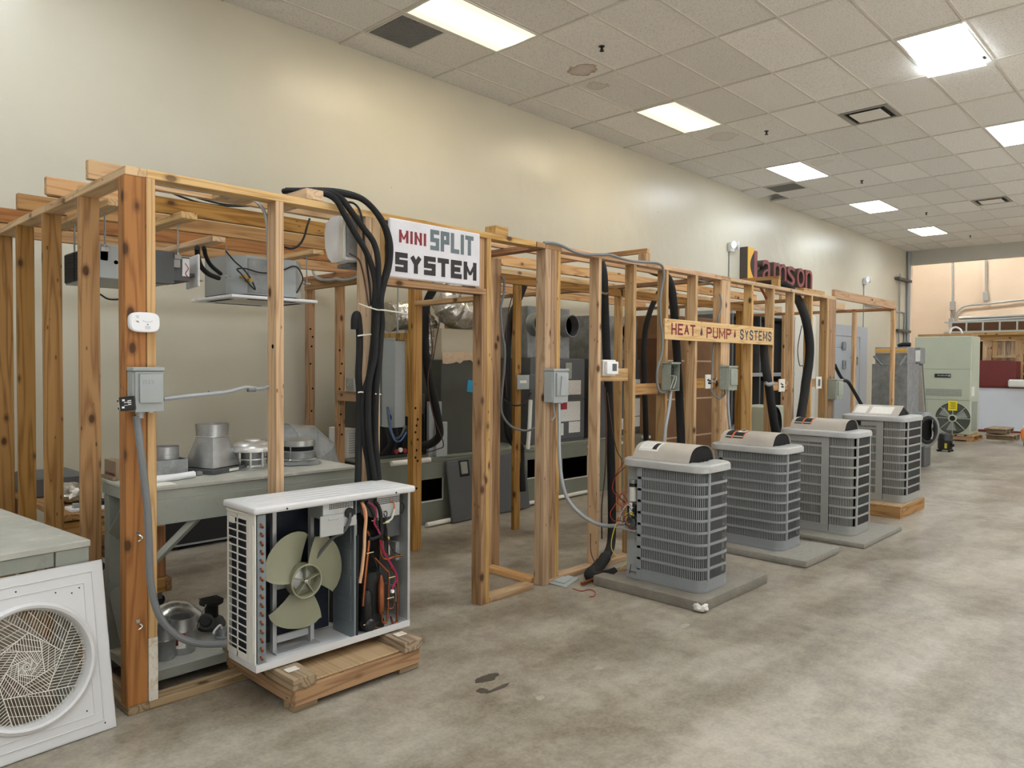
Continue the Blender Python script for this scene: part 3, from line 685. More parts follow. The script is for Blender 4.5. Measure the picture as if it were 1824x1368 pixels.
letters('HEAT', 5.47, 1.805, .082, .098, .018, .02, BRICKR, hp, yl, table=GLR)
letters('PUMP', 6.055, 1.795, .092, .098, .017, .022, BRICKR, hp, yl, table=GLR)
letters('SYSTEMS', 6.69, 1.80, .074, .098, .016, .024, BLUEL, hp, yl, table=GLR)
for x, a, b_ in ((5.965, BLUEL, BRICKR), (6.585, BRICKR, BLUEL)):
    drop = [(.02*math.cos(t), .022*math.sin(t)) for t in [PI+PI*q/10 for q in range(11)]]+[(.013, .024), (.004, .06), (-.009, .024)]
    B().prism(drop, (x, yl, 1.835), (1, 0, 0), (0, 0, 1), (0, -.0012, 0)).build('flame_drop', a, hp)
    B().prism([(p*.5, q*.5) for p, q in drop], (x, yl-.0012, 1.832), (1, 0, 0), (0, 0, 1), (0, -.0012, 0)).build('flame_drop', b_, hp)
# big channel letters standing on the frame: block with crescent, then the word
lm = thing('channel_letter_sign', 'old shop sign of deep red letters spelling Lamson, high on the left wall', 'sign', (12.9, 6.6, 3.1), 0)
Yl = 6.455; dep = .15
lx = lambda x: x*1.0246
lz = lambda z: EYE+(z-EYE)*1.0246
B().box(lx(12.63), lx(12.87), Yl, Yl+dep, lz(3.12), lz(3.695), .004).build('logo_block', SIGNSIDE, lm)
B().box(lx(12.635), lx(12.865), Yl-.012, Yl, lz(3.125), lz(3.69)).build('logo_face', YELLOWP, lm, 'yellow logo face')
cres = [(lx(12.865)-.15*math.sin(PI*q/12), lz(3.14)+.50*q/12) for q in range(13)]
B().prism(cres, (0, Yl-.0125, 0), (1, 0, 0), (0, 0, 1), (0, -.004, 0)).build('crescent', BLKL, lm)
def chan(ch, x0, x1, z0, z1):
    for depth, yc, m_, nm in ((dep, Yl+dep/2, SIGNSIDE, 'letter'), (.014, Yl-.008, SIGNRED, 'letter_face')):
        me = text_mesh(ch, 1., depth); xs = [v.co.x for v in me.vertices]; ys_ = [v.co.y for v in me.vertices]
        sx, sy = (x1-x0)/(max(xs)-min(xs)), (z1-z0)/(max(ys_)-min(ys_))
        me.transform(MW[lm].inverted() @ Matrix(((sx, 0, 0, x0-min(xs)*sx), (0, 0, -1, yc), (0, sy, 0, z0-min(ys_)*sy), (0, 0, 0, 1)))); me.materials.clear(); me.materials.append(m_)
        o = bpy.data.objects.new(nm, me); COL.objects.link(o); MW[o] = MW[lm]
        if nm == 'letter': o.parent = lm; par = o
        else: o.parent = par; o['label'] = 'red letter face'
B().box(lx(12.87), lx(13.0), Yl-.015, Yl+dep, lz(3.15), lz(3.65), .006).build('letter', SIGNRED, lm, 'red letter face')
for ch, a_, b_, z0, z1 in (('a', 13.22, 13.58, 3.14, 3.53), ('m', 13.68, 14.24, 3.145, 3.53), ('s', 14.28, 14.64, 3.14, 3.52), ('o', 14.74, 15.10, 3.14, 3.53), ('n', 15.15, 15.49, 3.145, 3.53)): chan(ch, lx(a_), lx(b_), lz(z0), lz(z1))

# rows of drilled holes on the partition studs, a few pixels each
hb = B()
for px, sy, pys in ((555, 6.47, (586, 600, 617, 648, 692, 732)), (607, 5.95, (624, 648, 665, 693, 712, 738, 757, 774)), (742, 4.825, (727, 747, 758, 770, 783, 802, 815, 821, 870))):
    for k, py in enumerate(pys): c = at(px+(-2, 2, 0)[k % 3], py, y=sy-.0004); hb.lathe([(.001, .0003), (.0105, .0003)], c, (0, -1, 0), n=10)
hb.build('drilled_hole', VOID, bP, kind='stuff')
B().lathe([(.001, .0004), (.011, .0004)], (1.8695, 3.455, at(488, 617, x=1.87).z), (-1, 0, 0), n=10).build('drilled_hole', VOID, bA)
# ================================================================ OUTDOOR MINI SPLIT UNIT ON ITS PALLET
pl = thing('pallet_stand', 'low timber pallet carrying the opened white outdoor unit', 'pallet', (2.04, 3.26, 0))
lum(pl, 'side_board', 1.69, 2.39, 2.93, 2.968, .03, .108, FIR2); lum(pl, 'side_board', 1.69, 2.39, 3.552, 3.59, .03, .108, FIR2)
lum(pl, 'end_board', 1.69, 1.728, 2.969, 3.551, .03, .108, FIR2); lum(pl, 'end_board', 2.352, 2.39, 2.969, 3.551, .03, .108, FIR2)
for x in (1.75, 2.33):
    for y in (2.985, 3.535): lum(pl, 'foot_block', x-.06, x+.06, y-.045, y+.045, 0, .0295, GREYW)
lum(pl, 'top_beam', 1.672, 1.79, 2.915, 3.60, .1085, .160, GREYW); lum(pl, 'top_beam', 2.285, 2.395, 2.915, 3.60, .1085, .160, GREYW)
lum(pl, 'deck_panel', 1.80, 2.28, 2.95, 3.56, .1085, .118, PLY)
for x, y in ((1.725, 3.02), (2.34, 3.03)):
    b = B(); b.box(x-.03, x+.03, y-.022, y+.022, .1605, .166, .002); b.build('caulk_pad', WPAINT, pl)
Y0, X0, X1, ZB, ZT, YB = 3.08, 1.585, 2.445, .166, .875, 3.345
ou = thing('outdoor_unit', 'white mini split outdoor unit with its front off, showing fan, coil and copper pipes', 'air conditioner', ((X0+X1)/2, (Y0+YB)/2, ZB))
b = B(); b.box(X0, X1, Y0, YB, ZB, ZB+.012, .002)
for q in ((X0, X1, Y0, Y0+.006), (X0, X1, YB-.006, YB), (X0, X0+.006, Y0+.006, YB-.006), (X1-.006, X1, Y0+.006, YB-.006)): b.box(*q, ZB+.012, ZB+.034)
b.build('base_pan', WHITE, ou)
b = B(); b.box(X0-.022, X1+.012, Y0-.03, YB+.012, ZT, ZT+.034, .012, seg=3)
for k in range(4): b.box(X0+.03, X1-.05, Y0+.02+k*.055, Y0+.026+k*.055, ZT+.032, ZT+.0355, .001)
lid = b.build('lid', WHITE, ou)
b = B()
for x in (1.72, 2.33): b.cyl((x, Y0-.0315, ZT+.012), (x, Y0-.029, ZT+.012), .005, n=8)
b.build('lid_screw', BLACK, ou)
# left end: white grille with two columns of slots
zg0, zg1 = ZB+.036, ZT-.003; gy0, gy1 = Y0+.05, YB
fr = B(); T = .004
fr.box(X0-.006, X0+T-.006, gy0, gy0+.028, zg0, zg1, .001); fr.box(X0-.006, X0+T-.006, gy1-.012, gy1, zg0, zg1, .001); fr.box(X0-.006, X0+T-.006, (gy0+gy1)/2+.003, (gy0+gy1)/2+.013, zg0, zg1, .001)
fr.box(X0-.006, X0+T-.006, gy0+.028, gy1-.012, zg1-.035, zg1, .001); fr.box(X0-.006, X0+T-.006, gy0+.028, gy1-.012, zg0, zg0+.03, .001)
fr.box(X0-.012, X0-.006, gy0-.0, gy1, zg1-.012, zg1+.0, .001)
ge = fr.build('end_grille', CREAM, ou)
for k in range(17):
    z = zg0+.03+(zg1-zg0-.07)*(k+.5)/17.0
    B().box(X0-.006, X0-.002, gy0+.02, gy1-.008, z-.0035, z+.0025, .001).build('grille_bar', CREAM, ge)
B().box(X0-.014, X0-.006, gy1-.085, gy1-.03, zg1-.062, zg1-.03, .006, seg=2).build('hand_grip', CREAM, ou)
b = B(); b.box(X0-.004, X0+.004, Y0+.004, gy0, zg0, zg1, .001); b.box(X0-.008, X0-.004, Y0+.012, Y0+.02, zg0+.05, zg1-.05); b.build('corner_flange', CREAM, ou)
# coil: along the left end and the back, with copper return bends at its front edge
b = B(); b.box(X0+.012, X0+.05, Y0+.012, YB-.01, ZB+.036, ZT-.02); b.box(X0+.05, 2.09, YB-.05, YB-.012, ZB+.036, ZT-.02)
for k in range(60):
    z = ZB+.04+k*.0112; b.box(X0+.05, 2.09, YB-.0515, YB-.05, z, z+.003)
b.build('coil', COILB, ou)
B().box(X0+.010, X0+.052, Y0+.007, Y0+.012, ZB+.036, ZT-.008, .002).build('coil_end_plate', SHEETB, ou)
for k in range(16):
    z = ZB+.06+k*.0395; B().tube([(X0+.030+.004*math.cos(q), Y0+.007-.012*math.sin(q), z-.008*math.cos(q)) for q in [PI*i/8 for i in range(9)]], .0046, 6).build('return_bend', COPPER, ou)
# back wire guard and right end panel
b = B()
for k in range(12): b.box(X0+.03+k*.045, X0+.034+k*.045, YB-.005, YB, ZB+.034, ZT)
for k in range(8): b.box(X0+.02, 2.1, YB-.006, YB-.001, ZB+.05+k*.09, ZB+.054+k*.09)
b.build('rear_guard', CREAM, ou)
B().box(X1-.006, X1, Y0+.002, YB, ZB+.034, ZT-.001).box(X1-.016, X1-.006, Y0, Y0+.004, ZB+.034, ZT-.001).box(2.16, X1-.006, YB-.005, YB, ZB+.034, ZT-.001).build('end_panel', ZINC, ou)
for k, (z0, z1) in enumerate(((.28, .36), (.50, .60))): B().box(X1-.03, X1-.0065, Y0+.08, Y0+.2, z0, z1, .004).build('panel_recess', ZINC, ou)
# partition
pt = B(); xp = 2.115
pt.box(xp, xp+.004, Y0+.012, YB-.052, ZB+.013, ZT-.002); pt.box(xp-.012, xp+.004, Y0+.008, Y0+.012, ZB+.013, ZT-.1)
for k in range(4): pt.box(xp-.003, xp, Y0+.05, Y0+.17, .26+k*.13, .355+k*.13, .002)
pt.build('partition_sheet', SHEETB, ou)
B().tube([(xp+.006, Y0+.006, ZT-.18), (xp+.006, Y0+.006, .45), (xp+.005, Y0+.008, ZB+.03)], .006, 6).build('edge_trim', BLACK, ou)
# fan motor bracket
br = B(); yb0, yb1 = 3.225, 3.237
for x in (1.735, 1.935): br.box(x, x+.03, yb0, yb1, ZB+.013, ZT-.003, .002); br.box(x, x+.004, yb0-.016, yb0, ZB+.02, ZT-.02)
br.box(1.765, 1.935, yb0, yb1, ZB+.05, ZB+.085, .002); br.box(1.765, 1.935, yb0, yb1, .47, .56, .002); br.box(1.735, 1.965, yb0-.05, yb0, ZB+.013, ZB+.02)
br.build('motor_bracket', ZINC, ou)
FC = V((1.862, 0, .513)); yh = 3.12
B().lathe([(.045, 0), (.052, -.02), (.052, -.06), (.03, -.07)], (FC.x, yb0, FC.z), (0, 1, 0), n=24).build('fan_motor', ZINC, ou)
fan = B()
fan.lathe([(.078, -.002), (.082, .0), (.080, .06), (.072, .085), (.066, .085), (.074, .06), (.074, .0), (.078, -.002)], (FC.x, yh, FC.z), (0, 1, 0), n=32, caps=False)
fan.lathe([(.001, .045), (.074, .055), (.074, .058), (.001, .048)], (FC.x, yh, FC.z), (0, 1, 0), n=32)
for k in range(5):
    a = 2*PI*k/5+.3; c, s_ = math.cos(a), math.sin(a); fan.prism([(.012, -.002), (.075, -.002), (.075, .002), (.012, .002)], (FC.x, yh+.008, FC.z), (c, 0, s_), (-s_, 0, c), (0, .035, 0))
def blade(a0, a1, w0, w1):
    NR, NA = 9, 12; rows = []
    for j in range(NR):
        t = j/(NR-1); r = .074+t*(.232-.074); row = []
        for i in range(NA):
            q = i/(NA-1); A0 = a0+w0*t*t; A1 = a1+w1*t; a = math.radians(A0+(A1-A0)*q)
            rr = r if j < NR-1 else r*(1-.10*abs(2*q-1)**4)
            row.append((FC.x+rr*math.cos(a), yh+.012+.058*q+.012*t*math.sin(PI*q), FC.z+rr*math.sin(a)))
        rows.append(row)
    back = [[(x, y+.0028, z) for x, y, z in r] for r in rows]
    vs = [p for r in rows for p in r]+[p for r in back for p in r]; n = NA; m = NR*NA; f = []
    for i in range(NR-1):
        for j in range(n-1):
            f.append((i*n+j, i*n+j+1, (i+1)*n+j+1, (i+1)*n+j)); f.append((m+i*n+j, m+(i+1)*n+j, m+(i+1)*n+j+1, m+i*n+j+1))
    for i in range(NR-1):
        for j in (0, n-1): f.append((i*n+j, (i+1)*n+j, m+(i+1)*n+j, m+i*n+j))
    for j in range(n-1):
        for i in (0, NR-1): f.append((i*n+j, i*n+j+1, m+i*n+j+1, m+i*n+j))
    return vs, f
fo = fan.build('fan', FANP, ou)
for a0, a1, w0, w1 in ((178, 84, -14, -8), (80, -22, -6, -8), (300, 234, -8, -14)):
    vs, f = blade(a0, a1, w0, w1); bb = B(); bb._add(vs, f); bb.build('fan_blade', FANP, fo)
B().lathe([(.001, -.012), (.009, -.010), (.012, .0), (.012, .03)], (FC.x, yh+.015, FC.z), (0, 1, 0), n=12).build('hub_nut', CHROME, fo)
# control box under the lid
cb = B(); cb.box(1.925, 2.095, Y0+.004, 3.22, ZT-.075, ZT-.001, .002); cb.box(1.995, 2.112, Y0+.0, 3.2, ZT-.125, ZT-.075, .002); cb.build('control_box', ZINC, ou)
B().box(1.905, 2.035, Y0-.006, Y0+.002, ZT-.155, ZT-.055, .002).box(1.945, 2.005, Y0-.012, Y0-.006, ZT-.078, ZT-.070, .002).build('control_cover', ZINC, ou)
b = B()
for i in range(14):
    for j in range(4): b.box(1.96+i*.0095, 1.965+i*.0095, Y0+.0015, Y0+.0045, ZT-.03+j*.007, ZT-.026+j*.007)
b.build('vent_holes', VOID, ou, kind='stuff')
B().lathe([(.008, -.004), (.026, -.004), (.026, .004), (.012, .006)], (2.07, Y0, ZT-.06), (0, 1, 0), n=18).build('grommet', BLACK, ou)
B().tube(sm([(2.07, Y0-.003, ZT-.06), (2.062, Y0-.012, ZT-.10), (2.035, Y0+.002, ZT-.15), (1.99, Y0+.03, ZT-.18), (1.92, Y0+.09, .58)]), .008, 8).build('motor_cable', DARKG, ou)
cb2 = B(); cb2.box(2.255, 2.40, Y0+.03, 3.25, ZT-.12, ZT-.002, .002); cb2.build('terminal_box', ZINC, ou)
b = B()
for i in range(16):
    for j in range(4): b.box(2.26+i*.0088, 2.2645+i*.0088, Y0+.0285, Y0+.031, ZT-.05+j*.009, ZT-.045+j*.009)
b.build('vent_holes', VOID, ou, kind='stuff')
B().box(2.335, 2.425, Y0+.06, 3.22, ZT-.235, ZT-.122, .002).build('inner_bracket', DARKG, ou)
B().box(2.12, 2.42, YB-.03, YB-.006, ZB+.04, ZT-.13).build('compressor_jacket', BLACK, ou)
# compressor with copper pipes and wiring
comp = B(); comp.lathe([(.01, .30), (.045, .29), (.066, .26), (.07, .2), (.07, .04), (.078, .03), (.078, .0)], (2.272, 3.20, ZB+.013), n=24); comp.build('compressor', BLACK, ou)
B().lathe([(.012, .20), (.026, .19), (.03, .17), (.03, .02), (.02, 0)], (2.205, 3.13, ZB+.03), n=16).build('accumulator', GLOSSB, ou)
B().lathe([(.02, 0), (.03, .004), (.034, .02), (.024, .03)], (2.208, 3.115, ZB+.055), (0, -1, .1), n=16).build('pipe_end_cap', GLOSSB, ou)
def pipe(name, pts, r, m, y=3.12, parent=ou, k=6, n=8):
    P_ = [at(p[0], p[1], y=(p[2] if len(p) > 2 else y)) for p in pts]; return B().tube(sm(P_, k), r, n).build(name, m, parent)
# (pixels of the photo on the plane y = 3.12 inside the cabinet)
z2 = lambda x, y: (600+x/3.8, 820+y/3.8)
def pz(name, pts, r, m, y=3.12): return pipe(name, [z2(p[0], p[1])+tuple(p[2:]) for p in pts], r, m, y)
pz('copper_pipe', [(175, 985), (190, 800), (215, 560), (212, 500), (200, 480)], .0085, COPPER)
pz('copper_pipe', [(300, 1030), (305, 1085), (320, 1098), (338, 1085), (345, 1000), (352, 780), (330, 740), (255, 660)], .0055, COPPER, 3.11)
pz('copper_pipe', [(405, 1090), (412, 950), (408, 800), (395, 760), (360, 720)], .0062, COPPER, 3.13)
pz('copper_pipe', [(365, 1060), (380, 1105), (405, 1095)], .0062, COPPER, 3.13)
pz('copper_pipe', [(290, 540), (300, 640), (330, 670), (380, 655), (440, 645)], .0062, COPPER, 3.12)
pz('copper_pipe', [(310, 540), (318, 620), (345, 640)], .0055, COPPER, 3.15)
pz('copper_pipe', [(350, 1000), (375, 1000), (385, 980), (383, 930)], .0036, COPPER, 3.105)
pz('copper_pipe', [(200, 1120), (300, 1135), (370, 1110)], .004, COPPER, 3.11)
a_, b__ = at(*z2(298, 1030), y=3.108), at(*z2(298, 815), y=3.108)
B().lathe([(.006, -.012), (.0175, .006), (.018, .012), (.018, (b__-a_).length-.014), (.013, (b__-a_).length), (.0065, (b__-a_).length+.03)], a_, b__-a_, n=16).build('filter_drier', COPPER, ou)
B().lathe([(.003, 0), (.011, .003), (.011, .016), (.003, .02)], at(*z2(335, 528), y=3.13), (0, -1, 0), n=12).build('valve_cap', BRASS, ou)
B().lathe([(.004, -.016), (.006, -.01), (.006, .012), (.003, .014)], at(*z2(430, 645), y=3.12), (1, 0, 0), n=10).build('valve_cap', BRASS, ou)
B().cyl(at(*z2(352, 560), y=3.15), at(*z2(352, 640), y=3.15), .009, n=12).build('service_valve', CHROME, ou)
pz('foam_strip', [(168, 285), (190, 330), (196, 400), (188, 500), (185, 600), (170, 740), (155, 830)], .0085, mat('peach_foam', 'd9a982', .8), 3.095)
pz('wire_loom', [(200, 280), (235, 330), (262, 400), (270, 460)], .011, BLACK, 3.10)
pz('wire_loom', [(255, 270), (290, 330), (300, 420), (295, 500), (240, 530), (215, 525)], .010, BLACK, 3.105)
pz('wire_loom', [(265, 270), (300, 300), (320, 380), (310, 470), (300, 540)], .008, BLACK, 3.12)
pz('wire_loom', [(330, 430), (340, 480), (345, 540), (390, 620), (430, 640)], .0035, BLACK, 3.10)
pz('wire_loom', [(240, 640), (265, 700), (280, 745)], .003, BLACK, 3.10)
for dx in (0, 7): pz('crimson_wire', [(205+dx, 282), (245+dx, 310), (262+dx, 360), (250+dx, 420), (270+dx, 460), (290+dx, 500)], .0026, PINKW, 3.092)
for dx in (0, 8): pz('crimson_wire', [(290+dx, 540), (310+dx, 610), (355+dx, 690), (395+dx, 760), (400+dx, 810), (378+dx, 850), (375, 880)], .0026, PINKW, 3.095)
pz('orange_wire', [(358, 272), (380, 280), (390, 310), (386, 335)], .003, ORANGEW, 3.10); pz('white_wire', [(388, 330), (380, 370), (365, 400), (330, 420)], .0055, TAPEW, 3.10)
pz('orange_wire', [(165, 285), (180, 340), (185, 390)], .0026, ORANGEW, 3.09)
pz('dark_wire', [(440, 285), (455, 310), (445, 345), (435, 360)], .003, BLACK, 3.1); pz('dark_wire', [(320, 350), (335, 345), (340, 370), (325, 380), (318, 360)], .0025, BLACK, 3.1)
B().box(*[q for k in range(3) for q in (at(*z2(376, 886), y=3.09)[k]-.008, at(*z2(376, 886), y=3.09)[k]+.008)], .002).build('plug', WHITEP, ou)
for (x, y) in ((225, 625), (260, 405), (335, 422), (375, 790), (365, 930), (205, 1108)):
    c = at(*z2(x, y), y=3.098); B().box(c.x-.022, c.x+.022, c.y-.001, c.y+.002, c.z-.003, c.z+.002, .001).build('cable_tie', STRAPY, ou)

# ================================================================ LEANING WHITE FAN PANEL AND NEAR TABLE
LA = math.radians(11.0); PR = Matrix.Rotation(math.radians(4.6), 3, 'Z'); fu, fv, fn = PR @ V((1, 0, 0)), PR @ V((0, math.sin(LA), math.cos(LA))), PR @ V((0, -math.cos(LA), math.sin(LA)))
po = V((.475, 3.308, .004)); W_, H_ = .628, .70; cc = (.325, .335); R_ = .222
fp = thing('fan_shroud', 'white sheet metal panel with a round wire fan guard, leaning on the grey table', 'panel', (.78, 3.36, 0))
b = B(); b.plate_hole(po, fu, fv, W_, H_, R_, fn*-.003, 48, cc)
def pbox(b, x0, x1, y0, y1, d0, d1, bev=0.):
    M = Matrix((fu, fv, fn)).transposed().to_4x4(); M.translation = po; b.box(x0, x1, y0, y1, d0, d1, bev, M)
pbox(b, 0, W_, H_-.004, H_, -.010, 0); pbox(b, 0, W_-.035, 0, .004, -.03, 0); pbox(b, 0, .004, .004, H_-.004, -.035, 0); pbox(b, W_-.004, W_, .02, H_-.004, -.035, 0)
b.build('sheet', WHITE, fp)
b = B()
for q in ((.045, .585, .655, .660), (.045, .585, .04, .045), (.045, .05, .045, .655), (.58, .585, .045, .655)): pbox(b, *q, -.001, .004, .0015)
for q in ((.08, .55, .615, .619), (.08, .55, .075, .079), (.08, .084, .079, .615), (.546, .55, .079, .615)): pbox(b, *q, -.001, .003, .0012)
b.build('pressed_ridge', WHITE, fp)
C0 = po+fu*cc[0]+fv*cc[1]
b = B(); b.lathe([(R_+.030, 0), (R_+.026, .012), (R_+.014, .02), (R_+.004, .016), (R_-.003, .0), (R_-.006, -.05), (R_-.002, -.052), (R_+.002, -.003)], C0, fn, n=64, caps=False); b.build('fan_ring', WHITE, fp)
gr = B(); rn = random.Random(3); Rg = R_-.004
def wire2(p, q, r, d): gr.tube([C0+fu*p[0]+fv*p[1]+fn*d, C0+fu*q[0]+fv*q[1]+fn*d], r, 4)
def clipc(p, q):
    """clip a segment to the guard circle"""
    dx, dy = q[0]-p[0], q[1]-p[1]; A = dx*dx+dy*dy; Bq = p[0]*dx+p[1]*dy; Cq = p[0]**2+p[1]**2-Rg*Rg; D = Bq*Bq-A*Cq
    if D <= 0: return None
    t0, t1 = max(0, (-Bq-math.sqrt(D))/A), min(1, (-Bq+math.sqrt(D))/A)
    return None if t1-t0 < 1e-3 else ((p[0]+dx*t0, p[1]+dy*t0), (p[0]+dx*t1, p[1]+dy*t1))
def hatch(tri, d, step, r, depth):
    L = math.hypot(*d); d = (d[0]/L, d[1]/L); nn = (-d[1], d[0]); pr = [p[0]*nn[0]+p[1]*nn[1] for p in tri]; s0 = min(pr)+step*.5
    while s0 < max(pr):
        pts = []
        for i in range(3):
            a, c = pr[i]-s0, pr[(i+1) % 3]-s0
            if a*c < 0: t = a/(a-c); pts.append((tri[i][0]+(tri[(i+1) % 3][0]-tri[i][0])*t, tri[i][1]+(tri[(i+1) % 3][1]-tri[i][1])*t))
        if len(pts) == 2:
            s = clipc(*pts)
            if s: wire2(s[0], s[1], r, depth)
        s0 += step
def hit(p, d, poly):
    # where the ray from p along d leaves the closed polygon
    best = None
    for i in range(len(poly)):
        a, c = poly[i], poly[(i+1) % len(poly)]; ex, ey = c[0]-a[0], c[1]-a[1]; den = d[0]*ey-d[1]*ex
        if abs(den) < 1e-12: continue
        t = ((a[0]-p[0])*ey-(a[1]-p[1])*ex)/den; u_ = ((a[0]-p[0])*d[1]-(a[1]-p[1])*d[0])/den
        if t > 1e-6 and -1e-9 <= u_ <= 1+1e-9 and (best is None or t < best[0]): best = (t, i, u_)
    return best
def hatchp(poly, d, step, r, depth):
    L = math.hypot(*d); d = (d[0]/L, d[1]/L); nn = (-d[1], d[0]); pr = [p[0]*nn[0]+p[1]*nn[1] for p in poly]; s0 = min(pr)+step
    while s0 < max(pr):
        pts = []
        for i in range(len(poly)):
            j = (i+1) % len(poly); a, c = pr[i]-s0, pr[j]-s0
            if a*c < 0: t = a/(a-c); pts.append((poly[i][0]+(poly[j][0]-poly[i][0])*t, poly[i][1]+(poly[j][1]-poly[i][1])*t))
        if len(pts) == 2: wire2(pts[0], pts[1], r, depth)
        s0 += step
outer = [(Rg*math.cos(2*PI*k/60), Rg*math.sin(2*PI*k/60)) for k in range(60)]
for lev, (rk, ro) in enumerate(((.60, 12), (.33, 40), (.17, 68), (.075, 96))):
    inn = [(Rg*rk*math.cos(math.radians(ro)+2*PI*k/5), Rg*rk*math.sin(math.radians(ro)+2*PI*k/5)) for k in range(5)]; q = []
    for k in range(5):
        a, c = inn[k], inn[(k+1) % 5]; d = (c[0]-a[0], c[1]-a[1]); t, i, u_ = hit(c, d, outer); q.append(((c[0]+d[0]*t, c[1]+d[1]*t), i)); wire2(a, q[k][0], .0021, -.021)
    m_ = len(outer)
    for k in range(5):
        reg = [inn[(k+1) % 5], q[k][0]]; i = (q[k][1]+1) % m_; stop = q[(k+1) % 5][1]; guard_ = 0
        while guard_ < m_:
            reg.append(outer[i]); guard_ += 1
            if i == stop: break
            i = (i+1) % m_
        reg.append(q[(k+1) % 5][0]); d = (inn[(k+1) % 5][0]-inn[k][0], inn[(k+1) % 5][1]-inn[k][1]); d2 = (inn[(k+2) % 5][0]-inn[(k+1) % 5][0], inn[(k+2) % 5][1]-inn[(k+1) % 5][1])
        hatchp(reg, d, (.0115, .0095, .0075, .006)[lev], .0013, -.022); hatchp(reg, (d[0]*.2+d2[0], d[1]*.2+d2[1]), (.036, .024, .016, .02)[lev], .0013, -.0235)
    outer = inn
for k in range(5): wire2(outer[k], outer[(k+2) % 5], .0013, -.022)
gr.build('wire_guard', CREAM, fp)
b = B()
for x, y in ((.10, .64), (.30, .635), (.50, .585), (.53, .60), (.44, .60), (.52, .10), (.585, .03), (.10, .03)): b.lathe([(.001, .0005), (.0035, .0005)], po+fu*x+fv*y, fn, n=8)
b.build('screw_hole', BLACK, fp)
# near table, turned a little
NTR = math.radians(5.4)
nt = thing('work_table', 'worn grey painted work table at the left edge, behind the leaning fan panel', 'table', (1.052, 3.506, 0), NTR, )
MT = MW[nt]
def tb(x0, x1, y0, y1, z0, z1, bev=.002): return B().box(x0, x1, y0, y1, z0, z1, bev, MT)
tb(-1.5, 0, 0, 1.14, .752, .78, .003).build('tabletop', GREYTOP, nt)
tb(-1.5, -.14, .01, .03, .69, .751).build('apron', GREYP, nt); tb(-.03, -.01, .08, 1.1, .66, .751).build('apron', GREYP, nt)
tb(-.135, -.005, .006, .08, .60, .751).build('corner_block', GREYP, nt)
for x, y in ((-.09, .085), (-.09, 1.04), (-1.46, .085), (-1.46, 1.04)): tb(x, x+.07, y, y+.07, 0, .751).build('leg', GREYP, nt)
B().tube([MT @ V((-.5, .3, .60)), MT @ V((-.42, .5, .45)), MT @ V((-.3, .7, .1))], .018, 8).build('brace', GREYP, nt)
# ================================================================ FITTINGS ON THE STUDS
def zz(x0, y0, sc): return lambda x, y: (x0+x/sc, y0+y/sc)
def run(name, pts, r, m, label, cat, y=None, x=None, k=6, n=8, group=None, parent=None):
    """a hose, pipe or cable through photo points on real planes; a point may carry its own plane"""
    P_ = []
    for p in pts:
        if len(p) == 3 and isinstance(p[2], dict): P_.append(at(p[0], p[1], **p[2]))
        elif len(p) == 3: P_.append(at(p[0], p[1], y=p[2]))
        else: P_.append(at(p[0], p[1], y=y) if x is None else at(p[0], p[1], x=x))
    o = B().tube(sm(P_, k), r, n).build(name, m, parent)
    if parent is None: tag(o, label, cat, group)
    return o
# carbon monoxide alarm
co = thing('gas_alarm', 'white oval gas alarm on the orange corner post', 'alarm', (1.24, YF, 1.67))
pts = [(.062*math.copysign(abs(math.cos(t))**.55, math.cos(t)), .043*math.copysign(abs(math.sin(t))**.62, math.sin(t))) for t in [2*PI*i/40 for i in range(40)]]
b = B(); b.prism(pts, (1.237, YF-.004, 1.714), (1, 0, 0), (0, 0, 1), (0, -.024, 0)); b.prism([(p*.93, q*.91) for p, q in pts], (1.237, YF-.028, 1.714), (1, 0, 0), (0, 0, 1), (0, -.006, 0)); b.build('housing', WHITEP, co)
yf = YF-.0345
b = B(); b.tube([(1.247+.019*math.cos(t), yf+.0003, 1.722+.007*math.sin(t)) for t in [PI*i/14+PI for i in range(15)]], .0007, 4); b.build('test_button_arc', DARKG, co)
b = B(); b.cyl((1.247, yf+.001, 1.7045), (1.247, yf-.0003, 1.7045), .004, n=12)
for k in range(3): b.box(1.236, 1.258, yf, yf+.001, 1.695-.005*k, 1.697-.005*k)
for k in range(3): b.box(1.197+.002*k, 1.211, yf, yf+.001, 1.739-.004*k, 1.7405-.004*k)
b.build('small_print', PANELG, co)
b = B(); b.box(1.198, 1.208, yf, yf+.001, 1.716, 1.7185).box(1.202, 1.213, yf, yf+.001, 1.712, 1.7135).box(1.205, 1.208, yf, yf+.001, 1.7135, 1.7165); b.build('indicator_marks', BLACK, co)
